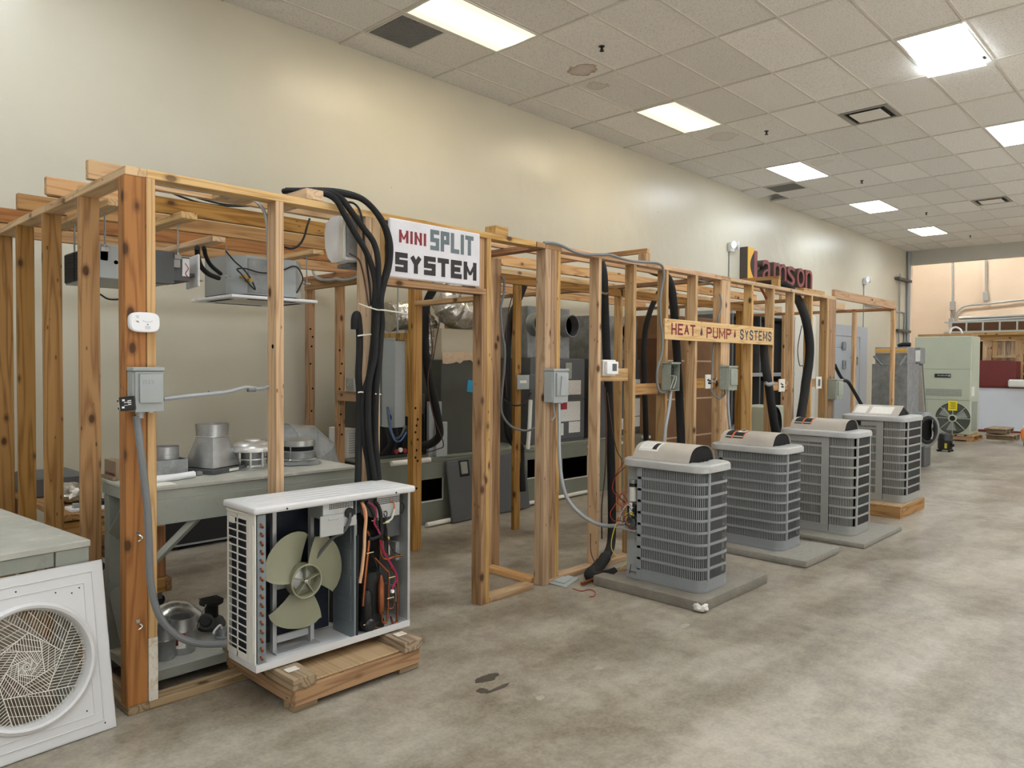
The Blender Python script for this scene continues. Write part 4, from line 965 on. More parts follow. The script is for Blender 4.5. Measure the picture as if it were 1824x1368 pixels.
# disconnect boxes
def disconnect(name, label, x0, x1, z0, z1, yb, dep, m=PANELG, open_=False, lid=True, emb=None):
    t = thing(name, label, 'electrical box', ((x0+x1)/2, yb, z0), 0, 'grey disconnect boxes on the studs'); y = yb-dep
    if open_:
        b = B(); b.box(x0, x1, yb-.003, yb, z0, z1)
        for q in ((x0, x0+.004, y, yb-.003), (x1-.004, x1, y, yb-.003)): b.box(*q, z0, z1)
        b.box(x0, x1, y, yb-.003, z1-.004, z1).box(x0, x1, y, yb-.003, z0, z0+.004).box(x0-.004, x1+.004, y-.01, yb, z1, z1+.012, .002)
        b.build('enclosure', m, t)
        B().box(x0+.03, x1-.03, yb-.05, yb-.004, z1-.09, z1-.03, .003).build('fuse_block', BLACK, t)
        for k in range(2): B().tube(sm([(x0+.05+.05*k, yb-.02, z1-.1), (x0+.07+.03*k, y+.01, z0+.12), (x0+.05+.05*k, y+.012, z0+.07), (x0+.03+.04*k, y+.015, z0+.02)]), .002, 5).build('loose_wire', TAPEW, t)
        return t
    B().box(x0, x1, y, yb, z0, z1, .003).build('enclosure', m, t)
    B().box(x0-.003, x1+.003, y-.016, yb, z1, z1+.017, .003).build('hood', m, t)
    w_ = x1-x0; c = B(); c.box(x0+.008, x1, y-.008, y, z0-.004, z1-.001, .002); c.build('cover', m, t)
    if lid: B().box(x0+w_*.18, x1-w_*.06, y-.022, y-.008, z0+(z1-z0)*.2, z1-.012, .007, seg=2).build('cover_panel', m, t)
    B().box(x0+w_*.5, x0+w_*.64, y-.011, y-.004, z0-.009, z0-.003, .001).build('latch', m, t)
    if emb: text_part(emb, .027, .003, (x0+w_*.27, y-.0222, z1-.055), (1, 0, 0), (0, 0, 1), m, t, 'embossed_lettering')
    return t
p_, q_ = at(237, 661, y=3.355), at(291, 731, y=3.355)
d1 = disconnect('disconnect_box', 'grey electrical disconnect box with embossed cover on the orange corner post', p_.x-.002, q_.x, q_.z, p_.z, YF-.0025, .062, emb='ITES')
b = B(); b.lathe([(.016, 0), (.016, .018), (.019, .018), (.019, .03)], (1.212, 3.385, q_.z-.031), n=14); b.build('conduit_connector', CONDUITL, d1)
rl = thing('relay', 'black cube relay with white print hanging on the side of the nearest grey box', 'relay', (1.175, 3.37, 1.335))
RM = Matrix.Translation((1.160, 3.372, 1.366)) @ Euler((0, math.radians(-6), math.radians(-28))).to_matrix().to_4x4()
B().box(-.030, .030, -.028, .028, -.030, .030, .004, RM).build('body', GLOSSB, rl)
b = B()
for x, z, w_, h_ in ((-.012, .016, .010, .008), (-.002, .006, .018, .003), (.010, .012, .014, .004), (.010, .004, .014, .004), (.010, -.004, .012, .004), (-.016, -.014, .010, .008), (-.004, -.006, .014, .002)): b.box(x-w_/2, x+w_/2, -.0288, -.0278, z-h_/2, z+h_/2, 0, RM)
b.build('white_print', WHITEP, rl)
B().box(-.0325, -.0295, -.02, .02, -.022, .022, .001, RM).build('label_side', PAPER, rl)
for z in (.014, -.018): B().box(-.042, -.0322, .002, .012, z-.004, z+.004, .001, RM).build('terminal', BLACK, rl)
z2_ = zz(900, 540, 3.42)
d2 = disconnect('disconnect_box', 'grey disconnect box with a raised cover, on the triple stud right of the doorway', 3.878, 4.04, 1.285, 1.500, YF-.0025, .075)
p_ = at(1018, 0, y=3.33)
B().prism([(0, 0), (.055, 0), (.05, .13), (.012, .13)], (3.935, 3.325, 1.335), (1, 0, 0), (0, 0, 1), (0, -.012, 0)).build('handle_pocket', PANELG, d2)
d3 = disconnect('disconnect_box', 'open grey disconnect box with loose white wires, left of the heat pump sign', 5.36, 5.50, 1.335, 1.56, 3.42, .085, SAGED, True)
d4 = disconnect('disconnect_box', 'closed sage grey disconnect box below the middle of the heat pump sign', 6.33, 6.50, 1.325, 1.53, YF-.0025, .085, SAGED)
d5 = disconnect('disconnect_box', 'small grey disconnect box on the end stud of the heat pump wall', 8.93, 9.13, 1.165, 1.385, YF-.0025, .09, SAGED)
th = thing('thermostat', 'square white thermostat with a small grey screen between the studs', 'thermostat', (4.62, 3.45, 1.47))
tx0, tx1 = 4.575, 4.735
B().box(tx0, tx1, 3.435, 3.466, 1.462, 1.585, .004).build('base', CREAM, th)
B().box(tx0+.012, tx1-.004, 3.405, 3.434, 1.475, 1.572, .008, seg=2).build('housing', WHITEP, th)
B().box(tx0+.075, tx1-.03, 3.4035, 3.406, 1.50, 1.555).build('screen', DARKG, th)
for k, (x0, x1, z0, z1, lab) in enumerate(((6.15, 6.27, 1.335, 1.465, 'white wall plate with open wiring under the word PUMP of the long sign'), (7.69, 7.83, 1.275, 1.41, 'white wall plate with open wiring right of the long sign'), (8.67, 8.83, 1.29, 1.43, 'white wall plate with a small dark slot on the last blocking rail'))):
    t = thing('wiring_plate', lab, 'wall plate', ((x0+x1)/2, 3.45, z0), 0, 'white thermostat plates on the blocking')
    B().box(x0, x1, 3.452, 3.4665, z0, z1, .004).build('plate', CREAM, t)
    if k < 2:
        b = B()
        for i, (x, z) in enumerate(((.3, .62), (.55, .55), (.4, .4), (.62, .38))): b.box(x0+(x1-x0)*x-.012, x0+(x1-x0)*x+.012, 3.447, 3.4525, z0+(z1-z0)*z-.008, z0+(z1-z0)*z+.008)
        b.build('terminal_block', BLACK, t)
        b = B(); b.tube(sm([(x0+.08, 3.448, z0+.08), (x0+.14, 3.44, z0+.07), (x0+.2, 3.45, z0+.1)]), .002, 5); b.tube(sm([(x0+.08, 3.448, z0+.07), (x0+.13, 3.436, z0+.06), (x0+.18, 3.45, z0+.05)]), .002, 5); b.build('loose_wire', TAPEW, t)
    else: B().box(x0+.05, x1-.05, 3.449, 3.4525, z0+.03, z1-.03).build('slot', DARKG, t)
for k, (px, py) in enumerate(((246, 955), (246, 1112))):
    c = at(px, py, y=YF); t = B(); t.box(c.x-.008, c.x+.008, YF-.003, YF, c.z+.004, c.z+.022, .001)
    t.tube([(c.x+.002+.012*math.sin(q), YF-.004-.012*(1-math.cos(q))*.5, c.z+.004-.02*q/PI) for q in [PI*i/10 for i in range(13)]], .004, 6, flat=.5)
    tag(t.build('pipe_strap', CHROME), ('upper', 'lower')[k]+' zinc pipe strap screwed to the orange corner post', 'strap', 'zinc straps on the corner post')
run('flexible_conduit', [(243, 741, 3.385), (246, 765, 3.38), (252, 815, 3.36), (262, 900, 3.35), (265, 960, 3.345), (268, 1035, 3.34), (283, 1095, 3.33), (315, 1132, 3.32), (355, 1146, 3.31), (402, 1147, 3.30)], .0155, CONDUIT, 'dark grey flexible conduit drooping from the nearest box to the white outdoor unit', 'conduit', n=10)
t = run('metal_conduit', [(291, 711, 3.40), (330, 706, 3.42), (400, 699, 3.47), (425, 693, 3.49), (440, 690, 3.50), (462, 693, 3.50), (484, 686, 3.50), (500, 670, 3.5)], .0095, CONDUITL, 'bright metal conduit bent upward between the nearest grey box and the next stud', 'conduit')
c = at(448, 694, y=3.5); B().cyl(c-V((.02, 0, 0)), c+V((.02, 0, .0)), .0125, n=12).build('coupling', CONDUIT, t)
run('grey_cable', [(276, 326, 3.55), (340, 337, 3.55), (420, 350, 3.55), (452, 357, 3.55), (468, 372, 3.54), (475, 395, 3.53), (478, 450, 3.53), (479, 520, 3.53)], .009, CONDUITL, 'grey cable under the front top plate, turning down along a stud', 'cable')
z5 = zz(500, 320, 5.7)
# black insulated lines over the top plate, down the post, behind the outdoor unit
H_ = [([(250, 128, 3.75), (440, 140, 3.45), (560, 205, 3.385), (640, 340, 3.37), (740, 520, 3.365), (850, 700, 3.36), (925, 880, 3.36), (960, 1050, 3.355), (955, 1220, 3.35)], [(345, 600), (330, 780), (300, 1000), (245, 1200), (238, 1368)], .019, 'leftmost thick black insulated line arching over the plate and down the post'),
      ([(210, 118, 3.82), (430, 118, 3.5), (600, 180, 3.41), (700, 300, 3.39), (830, 480, 3.38), (940, 630, 3.37), (985, 800, 3.365), (992, 1000, 3.36), (985, 1220, 3.35)], [(375, 500), (365, 650), (350, 850), (300, 1100), (290, 1368)], .019, 'second thick black insulated line crossing in front of the white indoor unit'),
      ([(60, 108, 4.0), (330, 112, 3.75), (520, 122, 3.6), (700, 160, 3.48), (830, 200, 3.42), (960, 320, 3.38), (1060, 500, 3.37), (1098, 690, 3.36), (1085, 860, 3.355), (1035, 1060, 3.35), (1005, 1230, 3.35)], [(408, 500), (395, 700), (380, 900), (350, 1100), (335, 1368)], .020, 'outermost thick black insulated line arching beside the mini split sign'),
      ([(30, 118, 4.05), (330, 106, 3.8), (560, 118, 3.62), (760, 165, 3.46), (890, 245, 3.40), (1020, 400, 3.365), (1092, 560, 3.352), (1115, 720, 3.345), (1095, 900, 3.335), (1050, 1060, 3.33), (1018, 1230, 3.325)], [(425, 500), (412, 650), (395, 900), (372, 1100), (365, 1368)], .019, 'thick black insulated line bowing farthest right over the edge of the mini split sign')]
z6 = zz(600, 480, 5.26); z7 = zz(600, 700, 5.26)
low = [[(250, 380), (300, 700), (318, 890)], [(300, 380), (340, 700), (372, 890)], [(335, 380), (362, 650), (385, 890)], [(362, 380), (378, 640), (400, 890)]]
for hi, ((a, b_, r, lab), lo) in enumerate(zip(H_, low)):
    r = .0165; yy = (3.378, 3.340, 3.378, 3.340)[hi]; a = [(x, y, min(Y, yy) if k > len(a)-4 else Y) for k, (x, y, Y) in enumerate(a)]
    pts = [z5(x, y)+(Y,) for x, y, Y in a]+[z6(x, y)+(yy,) for i, (x, y) in enumerate(b_[:-1])]+[z7(x, y)+(yy,) for x, y in lo]
    last = pts[-1]; pts.append((last[0]+2, last[1]+25, 3.37))
    run('insulated_line', pts, r, RUBBER, lab, 'hose', n=10, group='black insulated refrigerant lines')
pts = [z6(x, y)+(3.40,) for x, y in ((163, 560), (165, 470), (178, 425), (196, 430), (208, 520), (214, 640), (212, 800), (203, 980), (210, 1120), (212, 1300))]+[z7(205, 420)+(3.39,), z7(202, 700)+(3.38,), z7(196, 890)+(3.37,), (638, 895, 3.37)]
run('insulated_line', pts, .019, RUBBER, 'black insulated line with a hooked cut end, left of the post', 'hose', n=10, group='black insulated refrigerant lines')
run('thin_cable', [z5(640, 228)+(3.6,), z5(740, 240)+(3.48,), z5(805, 320)+(3.41,), z5(835, 480)+(3.40,), z5(845, 640)+(3.40,), z5(872, 850)+(3.395,), z5(900, 1050)+(3.385,), z5(915, 1280)+(3.375,)], .006, BLACK, 'thin black cable beside the thick insulated lines', 'cable')
run('thin_cable', [z5(700, 750)+(3.50,), z5(790, 810)+(3.41,), z5(830, 920)+(3.405,), z5(860, 1080)+(3.40,), z5(895, 1290)+(3.37,)], .005, WIREB, 'thin dark cable dropping out of the indoor unit', 'cable')
def tie(pts, label, y): run('cable_tie', pts, .004, TAPEW, label, 'cable tie', y=y, n=6, group='white cable ties on the black lines')
tie([z6(208, 320)+(3.405,), z6(290, 350)+(3.35,), z6(380, 378)+(3.322,), z6(430, 380)+(3.30,), z6(540, 395)+(3.34,), z6(640, 412)+(3.4,)], 'long white cable tie around the bundle, high on the post', 3.36)
tie([z6(195, 622)+(3.375,), z6(250, 614)+(3.372,), z6(322, 608)+(3.34,)], 'white cable tie below the hooked hose end', 3.38)
tie([z6(200, 1152)+(3.355,), z6(225, 1148)+(3.355,), z6(255, 1152)+(3.375,)], 'short white cable tie low on the left hose', 3.37)
tie([z6(360, 1165)+(3.33,), z6(385, 1167)+(3.335,), z6(412, 1170)+(3.40,)], 'short white cable tie on the right edge of the hose bundle', 3.38)
# white indoor wall unit hung on the back of the front wall
iu = thing('indoor_unit', 'white mini split indoor unit hung behind the thick black hoses, under the top plate', 'air conditioner', (2.8, 3.6, 2.10))
prof = [(3.53, 2.36), (3.66, 2.365), (3.72, 2.335), (3.735, 2.28), (3.728, 2.2), (3.70, 2.14), (3.66, 2.108), (3.62, 2.105), (3.53, 2.115)]
B().prism(prof, (2.34, 0, 0), (0, 1, 0), (0, 0, 1), (.78, 0, 0)).build('casing', WHITEP, iu)
B().prism([(y-.0, z) for y, z in ((3.535, 2.355), (3.575, 2.355), (3.575, 2.12), (3.535, 2.12))], (2.332, 0, 0), (0, 1, 0), (0, 0, 1), (.008, 0, 0)).build('end_cap', CREAM, iu)
B().box(2.345, 3.11, 3.513, 3.53, 2.13, 2.35, .002).build('back_plate', GALVD, iu)
b = B()
for k in range(4): b.box(2.35, 2.48, 3.516, 3.532, 2.135+.015*k, 2.145+.015*k)
b.build('rear_slots', BLACK, iu)
B().box(2.40, 3.0, 3.58, 3.70, 2.085, 2.106, .003).build('air_outlet', GALVD, iu)
# ceiling concealed unit and cassette in the first booth
cu = thing('concealed_unit', 'grey slim duct indoor unit hanging on threaded rods behind the corner post', 'air conditioner', (1.55, 4.7, 1.98))
ux0, ux1, uy0, uy1, uz0, uz1 = 1.372, 1.765, 4.40, 5.0, 1.995, 2.178
B().box(ux0+.002, ux1, uy0, uy1, uz0, uz1, .003).build('casing', PANELG, cu)
B().box(1.57, ux1+.001, uy0-.002, uy0+.1, uz0-.001, uz1-.001).build('side_cover', DARKG, cu)
b = B(); b.box(ux0-.006, ux0+.001, uy0+.04, uy1-.01, uz0+.01, uz1-.01)
for k in range(9): b.box(ux0-.009, ux0-.005, uy0+.05, uy1-.02, uz0+.015+k*.018, uz0+.02+k*.018)
for y in (uy0+.2, uy0+.4): b.box(ux0-.011, ux0-.005, y, y+.012, uz0+.01, uz1-.01)
b.build('return_coil', COIL, cu)
B().lathe([(.001, 0), (.011, 0)], (1.455, uy0-.0015, 2.085), (0, -1, 0), n=14).build('knockout', BLACK, cu)
B().box(ux1+.001, ux1+.10, uy0+.02, uy0+.25, uz0+.02, uz1-.02, .003).build('control_housing', DARKG, cu)
B().box(ux1+.055, ux1+.095, uy0+.014, uy0+.02, uz0+.05, uz1-.03).build('terminal_board', WHITEP, cu)
b = B(); b.tube(sm([(ux1+.07, uy0+.012, 2.12), (ux1+.085, uy0+.004, 2.09), (ux1+.07, uy0+.006, 2.06), (ux1+.09, uy0+.0, 2.03)]), .0025, 5); b.build('wire', RED, cu)
M_ = Matrix.Translation((ux1+.16, uy0+.12, 2.085)) @ Euler((0, 0, math.radians(-8))).to_matrix().to_4x4()
B().box(-.006, .006, -.13, .13, -.095, .095, .005, M_).build('cover_plate', WHITEP, cu)
B().box(ux1+.1, ux1+.16, uy0+.06, uy0+.2, 2.05, 2.07).build('cover_arm', DARKG, cu)
for x, y in ((1.395, 4.385), (1.782, 4.385), (1.395, 4.9), (1.782, 4.9)):
    B().cyl((x, y, 2.14), (x, y, HT-.04), .005, n=8).build('threaded_rod', GALVD, cu)
    B().box(x-.02, x+.02, y-.006, y+.03, 2.135, 2.16, .002).box(x-.02, x+.02, y+.015, y+.03, 2.09, 2.16).build('hanger_bracket', GALV, cu)
    B().cyl((x, y, 2.16), (x, y, 2.172), .010, n=6).build('nut', CHROME, cu)
run('cable_loop', [(178, 524, 4.5), (195, 533, 4.5), (222, 531, 4.5), (245, 518, 4.5)], .005, BLACK, 'thin black cable sagging below the slim duct unit', 'cable')
ct = thing('cassette_unit', 'grey four-way ceiling cassette with white frame hung in the first booth', 'air conditioner', (2.66, 5.2, 2.0))
cx0, cx1, cy0, cy1 = 2.33, 2.99, 4.86, 5.50; bx0, bx1, by0, by1 = 2.37, 2.95, 4.93, 5.46
ch = .10
oc = [(bx0+ch, by0), (bx1-ch, by0), (bx1, by0+ch), (bx1, by1-ch), (bx1-ch, by1), (bx0+ch, by1), (bx0, by1-ch), (bx0, by0+ch)]
B().prism(oc, (0, 0, 2.018), (1, 0, 0), (0, 1, 0), (0, 0, .27)).build('body', PANELG, ct)
B().box(bx0+.11, bx0+.26, by0-.006, by0+.02, 2.03, 2.27, .003).build('pipe_cover', GALVD, ct)
B().prism([(x*1.0, y) for x, y in oc], (0, 0, 2.008), (1, 0, 0), (0, 1, 0), (0, 0, .012)).build('gasket', BLACK, ct)
b = B()
for q in ((cx0, cx1, cy0, cy0+.12), (cx0, cx1, cy1-.12, cy1), (cx0, cx0+.12, cy0+.12, cy1-.12), (cx1-.12, cx1, cy0+.12, cy1-.12)): b.box(*q, 1.985, 2.006, .004)
b.build('face_frame', WHITEP, ct); B().box(cx0+.13, cx1-.13, cy0+.13, cy1-.13, 1.988, 2.004, .002).build('intake_grille', CREAM, ct)
b = B()
for q in ((cx0+.15, cx1-.15, cy0+.05, cy0+.09), (cx0+.15, cx1-.15, cy1-.09, cy1-.05), (cx0+.05, cx0+.09, cy0+.15, cy1-.15), (cx1-.09, cx1-.05, cy0+.15, cy1-.15)): b.box(*q, 1.983, 1.987)
b.build('air_slot', VOID, ct)
for x, y in ((bx0-.02, by0+.05), (bx1+.02, by0+.05), (bx0-.02, by1-.05), (bx1+.02, by1-.05)):
    B().cyl((x, y, 2.12), (x, y, HT-.038), .005, n=8).build('threaded_rod', GALVD, ct); B().box(x-.02, x+.02, y-.02, y+.02, 2.13, 2.14).build('hanger_bracket', GALV, ct)
b = B(); b.cyl((2.44, by0+.02, 2.135), (2.44, by0-.05, 2.135), .012, n=10).cyl((2.475, by0+.02, 2.11), (2.475, by0-.06, 2.11), .015, n=10); b.build('flare_nut', BRASS, ct)
z3 = zz(260, 320, 5.7)
run('insulated_line', [z3(520, 690)+(4.45,), z3(530, 800)+(4.55,), z3(565, 890)+(4.65,), z3(640, 960)+(4.75,), z3(738, 1000)+(4.85,)], .016, RUBBER, 'lower of two short black hoses curving into the ceiling cassette', 'hose', group='black hoses into the cassette')
run('insulated_line', [z3(588, 690)+(4.5,), z3(610, 780)+(4.6,), z3(660, 870)+(4.7,), z3(758, 955)+(4.86,)], .013, RUBBER, 'upper of two short black hoses curving into the ceiling cassette', 'hose', group='black hoses into the cassette')
run('cassette_cable', [z3(810, 722)+(4.85,), z3(900, 830)+(4.87,), z3(980, 900)+(4.88,), z3(1060, 1000)+(4.89,), z3(1110, 1115)+(4.90,), z3(1040, 1050)+(4.88,), z3(970, 960)+(4.88,), z3(925, 910)+(4.90,), z3(1010, 903)+(4.90,), z3(1140, 940)+(4.91,), z3(1250, 945)+(4.91,), z3(1400, 915)+(4.92,), z3(1500, 878)+(4.92,), z3(1560, 920)+(4.93,), z3(1590, 1020)+(4.93,), z3(1530, 1150)+(4.93,)], .005, BLACK, 'thin black cable looped across the front of the cassette', 'cable')
run('joist_cable', [z5(295, 395)+(4.34,), z5(270, 470)+(4.34,), z5(235, 590)+(4.33,), z5(180, 670)+(4.33,), z5(110, 700)+(4.33,), z5(40, 685)+(4.33,)], .007, BLACK, 'black cable hanging in a curve in front of the joists', 'cable')
run('metal_conduit', [z5(325, 910)+(dict(x=3.80),), z5(340, 965)+(dict(x=3.80),), z5(400, 1010)+(dict(x=3.79),), z5(500, 1022)+(dict(x=3.79),), z5(560, 1008)+(dict(x=3.79),), z5(640, 1022)+(dict(x=3.79),), z5(730, 1005)+(dict(x=3.79),), z5(800, 985)+(dict(x=3.79),)], .013, CONDUITL, 'grey pvc conduit snaking under the ledger of the far partition', 'conduit')
coil_ = B()
for k in range(3): coil_.tube([(1.95+.02*k+(.30-.01*k)*math.cos(t), 4.2+.16*math.sin(t), HT+.10+.014*k+.01*math.sin(3*t+k)) for t in [2*PI*i/40 for i in range(40)]], .006, 6, closed=True)
tag(coil_.build('cable_coil', BLACK), 'loose coil of thin black cable lying on top of the joists', 'cable')
# cable along the heat pump wall's top plate
z8 = zz(840, 400, 3.965)
run('armoured_cable', [z8(510, 130)+(3.43,), z8(580, 133)+(3.41,), z8(650, 155)+(3.40,), z8(720, 190)+(3.405,), z8(800, 212)+(3.405,), z8(900, 212)+(3.405,), z8(980, 215)+(3.405,), z8(1060, 240)+(3.405,), z8(1140, 258)+(3.40,), z8(1240, 266)+(3.40,), z8(1310, 272)+(3.40,), z8(1350, 300)+(3.40,), z8(1358, 370)+(3.39,), z8(1345, 440)+(3.40,), z8(1330, 560)+(3.40,), z8(1335, 680)+(3.40,), z8(1348, 800)+(3.40,), z8(1340, 920)+(3.40,), z8(1315, 1010)+(3.40,), z8(1310, 1110)+(3.40,), z8(1330, 1180)+(3.39,), z8(1380, 1180)+(3.38,)], .0105, CONDUIT, 'grey armoured cable snaking along the top plate and down to the open grey box', 'cable', n=8)
run('armoured_cable', [z8(210, 365)+(3.98,), z8(230, 400)+(3.97,), z8(225, 500)+(3.97,), z8(205, 600)+(3.97,), z8(215, 750)+(3.97,), z8(235, 880)+(3.97,), z8(232, 1000)+(3.97,), z8(215, 1180)+(3.97,), z8(208, 1300)+(3.97,), (900, 748, 3.95), (915, 762, 3.92), (940, 767, 3.85), (962, 757, 3.75)], .009, CONDUIT, 'grey armoured cable hanging in a loop on the double stud inside the doorway', 'cable')
z9 = zz(1180, 440, 8.29)
run('armoured_cable', [z9(510, 490)+(3.60,), z9(640, 520)+(3.58,), z9(770, 575)+(3.50,), z9(840, 680)+(3.45,), z9(870, 800)+(3.415,), z9(860, 930)+(3.41,), z9(820, 1080)+(3.41,), (1281, 590, 3.44), (1270, 620, 3.45), (1268, 660, 3.45), (1267, 690, 3.45), (1270, 702, 3.43), (1282, 710, 3.41), (1291, 702, 3.40), (1291, 696, 3.39)], .008, CONDUIT, 'thin grey armoured cable curving behind the long sign to the closed sage box', 'cable')
# grey conduits from the boxes down to the condensers
run('flexible_conduit', [(995, 718, 3.36), (996, 760, 3.36), (996, 800, 3.35), (1000, 850, 3.33), (1012, 890, 3.30), (1040, 920, 3.24), (1075, 936, 3.17), (1118, 934, 3.10)], .0135, CONDUITL, 'light grey flexible conduit sweeping from the ribbed box to the nearest condenser', 'conduit', n=10)
run('metal_conduit', [(1195, 697, 3.36), (1192, 725, 3.35), (1186, 760, 3.34), (1182, 800, 3.33), (1181, 860, 3.32)], .013, CONDUITL, 'grey conduit leaning out below the open grey box', 'conduit')
run('metal_conduit', [(1297, 695, 3.36), (1297, 725, 3.35), (1300, 760, 3.33), (1304, 790, 3.32)], .013, CONDUITL, 'grey conduit running straight down below the closed sage box', 'conduit')
run('metal_conduit', [(1485, 711, 3.37), (1485, 745, 3.36), (1484, 790, 3.35)], .014, CONDUITL, 'grey conduit below the small box on the end stud', 'conduit')
t = run('short_cable', [(986, 718, 3.39), (987, 732, 3.385), (988, 742, 3.385), (982, 750, 3.38)], .006, CONDUITL, 'short stub of armoured cable under the ribbed box', 'cable')
# big insulated hoses
def big(pts, r, label, bands=()):
    o = run('insulated_hose', pts, r, RUBBER, label, 'hose', n=12, group='thick black insulated hoses')
    return o
h1 = big([(1062, 464, 3.95), (1070, 468, 3.75), (1075, 490, 3.66), (1077, 540, 3.66), (1080, 620, 3.66), (1086, 740, 3.64), (1089, 850, 3.6), (1090, 930, 3.58), (1088, 970, 3.52), (1078, 993, 3.44), (1062, 1013, 3.36), (1051, 1023, 3.30), (1060, 1030, 3.25), (1082, 1026, 3.18), (1097, 1021, 3.12)], [.034]*54+[.044]*31, 'thickest black hose dropping through the stud wall to the nearest condenser')
run('silver_tape', [(1070, 521, 3.625), (1077, 523, 3.622), (1084, 522, 3.63)], .012, CHROME, '', '', parent=h1)
h2 = big([(1150, 477, 4.2), (1166, 484, 3.95), (1185, 491, 3.75), (1195, 510, 3.68), (1200, 545, 3.66), (1203, 590, 3.65), (1207, 650, 3.64), (1211, 730, 3.62), (1214, 800, 3.55), (1217, 850, 3.45)], .037, 'thick black hose passing behind the left half of the long sign')
h3 = big([(1362, 598, 3.465), (1361, 612, 3.465), (1362, 640, 3.44), (1369, 685, 3.365), (1376, 735, 3.345), (1385, 792, 3.32)], .042, 'black hose slanting down right of the long sign with a band of grey tape')
run('grey_tape', [(1363, 682, 3.335), (1369, 685, 3.318), (1377, 683, 3.33)], .02, GALVD, '', '', parent=h3)
h4 = big([(1352, 500, 4.4), (1384, 503, 3.85), (1404, 512, 3.68), (1417, 527, 3.60), (1427, 545, 3.48), (1436, 572, 3.39), (1442, 610, 3.355), (1441, 645, 3.345), (1436, 680, 3.34), (1430, 720, 3.33), (1424, 757, 3.30)], .047, 'thickest black hose arching down over the third condenser')
h5 = big([(935, 505, 4.9), (925, 530, 4.9), (912, 562, 4.9), (905, 600, 4.88), (903, 650, 4.86), (903, 720, 4.85), (905, 770, 4.85), (915, 790, 4.85), (927, 796, 4.82), (928, 830, 4.8), (931, 875, 4.78)], .034, 'black taped hose hanging down to the floor duct inside the second booth')
h6 = big([(772, 515, 5.0), (762, 535, 5.0), (758, 560, 5.0), (757, 610, 5.0), (762, 660, 5.0), (775, 720, 5.0), (783, 765, 5.05), (780, 780, 5.1), (768, 790, 5.15), (752, 795, 5.2)], .036, 'black hose wrapped in shiny tape seen through the low doorway')
h7 = big([(1180, 512, 4.9), (1166, 535, 4.9), (1152, 575, 4.9), (1147, 620, 4.9), (1148, 680, 4.9), (1150, 750, 4.9), (1152, 830, 4.9), (1153, 900, 4.9)], .032, 'black hose deep inside the heat pump booth left of the sign')
def wires(specs):
    for (name, pts, r, m, lab, Y) in specs: run(name, pts, r, m, lab, 'wire', y=Y, n=5)
wires((('copper_line', [(764, 560), (770, 620), (762, 680), (772, 740), (790, 790), (780, 800), (760, 806)], .005, WIREB, 'thin copper line beside the taped hose in the low doorway', 4.95),
       ('thin_wires', [(784, 560), (776, 610), (772, 640), (778, 600), (786, 565)], .004, WIREB, 'thin brown wires hanging below the silver duct', 5.3),
       ('copper_line', [(915, 520), (905, 560), (900, 640), (904, 720), (912, 780)], .005, WIREB, 'thin brown line along the hose in the second booth', 4.83),
       ('black_cable', [(898, 712), (915, 722), (935, 718), (946, 700)], .008, BLACK, 'black cable sagging from the small open grey box', 4.6),
       ('copper_line', [(1077, 690), (1080, 760), (1078, 840), (1072, 900), (1072, 960)], .006, WIREB, 'bare copper line hanging beside the thickest hose', 3.52),
       ('thin_wire', [(1082, 700), (1090, 760), (1098, 800), (1107, 818), (1107, 830)], .004, WIREB, 'thin brown wire hanging right of the thickest hose', 3.5),
       ('copper_line', [(1352, 507), (1366, 535), (1370, 570), (1371, 595)], .014, COPPER, 'bent copper pipe above the right end of the long sign', 3.5),
       ('thin_wire', [(1428, 580), (1421, 620), (1424, 650), (1431, 655), (1426, 700), (1430, 745)], .005, BLACK, 'thin black wire looping left of the arching hose', 3.45),
       ('black_cable', [(1487, 650), (1497, 670), (1502, 676)], .02, RUBBER, 'short black hose end behind the last stud', 3.6),
       ('black_cable', [(1498, 677), (1510, 680), (1520, 695), (1537, 725), (1546, 747), (1552, 775), (1556, 805), (1557, 828), (1557, 842), (1558, 862)], .022, RUBBER, 'black hose slanting from the last stud to the farthest condenser', 3.4)))
# ================================================================ WORKBENCH AND WHAT STANDS ON IT
wb = thing('workbench', 'grey painted workbench with lower shelf behind the first front studs', 'workbench', (1.9, 3.85, 0))
BX0, BX1, BY0, BY1, BZ = 1.288, 2.475, 3.62, 4.11, .955
B().box(BX0-.01, BX1+.01, BY0-.008, BY1+.01, BZ-.018, BZ, .003).build('worktop', GREYTOP, wb)
B().box(BX0, BX1, BY0, BY0+.02, BZ-.062, BZ-.0185).build('upper_apron', GREYP, wb)
B().box(BX0, BX1, BY0-.006, BY0+.018, .775, BZ-.063, .002).build('lower_apron', GREYP, wb)
b = B()
for x in (1.72, 1.98, 2.16): b.lathe([(.001, 0), (.006, 0)], (x, BY0-.0066, .83), (0, -1, 0), n=10)
b.build('bolt_hole', BLACK, wb)
B().box(BX0-.0, BX0+.02, BY0+.021, BY1, BZ-.075, BZ-.0185).box(BX1-.02, BX1, BY0+.021, BY1, .78, BZ-.0185).box(BX0+.02, BX1-.02, BY1-.02, BY1, .80, BZ-.0185).build('end_apron', GREYP, wb)
for x in (BX0+.0, BX1-.07):
    for y in (BY0+.022, BY1-.09): B().box(x, x+.065, y, y+.065, .0, BZ-.08, .003).build('leg', GREYP, wb)
for p0, p1 in (((BX0+.03, BY1-.06, .66), (BX0+.03, BY0+.16, .88)), ((BX0+.05, BY0+.04, .57), (BX0+.30, BY0+.04, .79)), ((BX0+.03, BY1-.08, .40), (BX0+.03, BY1-.30, .12))):
    o = bar(wb, 'brace', p0, p1, .03, .06, GREYP)
B().box(BX0-.0, BX1+.35, BY0-.03, BY1+.30, .055, .10, .003).build('lower_shelf', GREYTOP, wb)
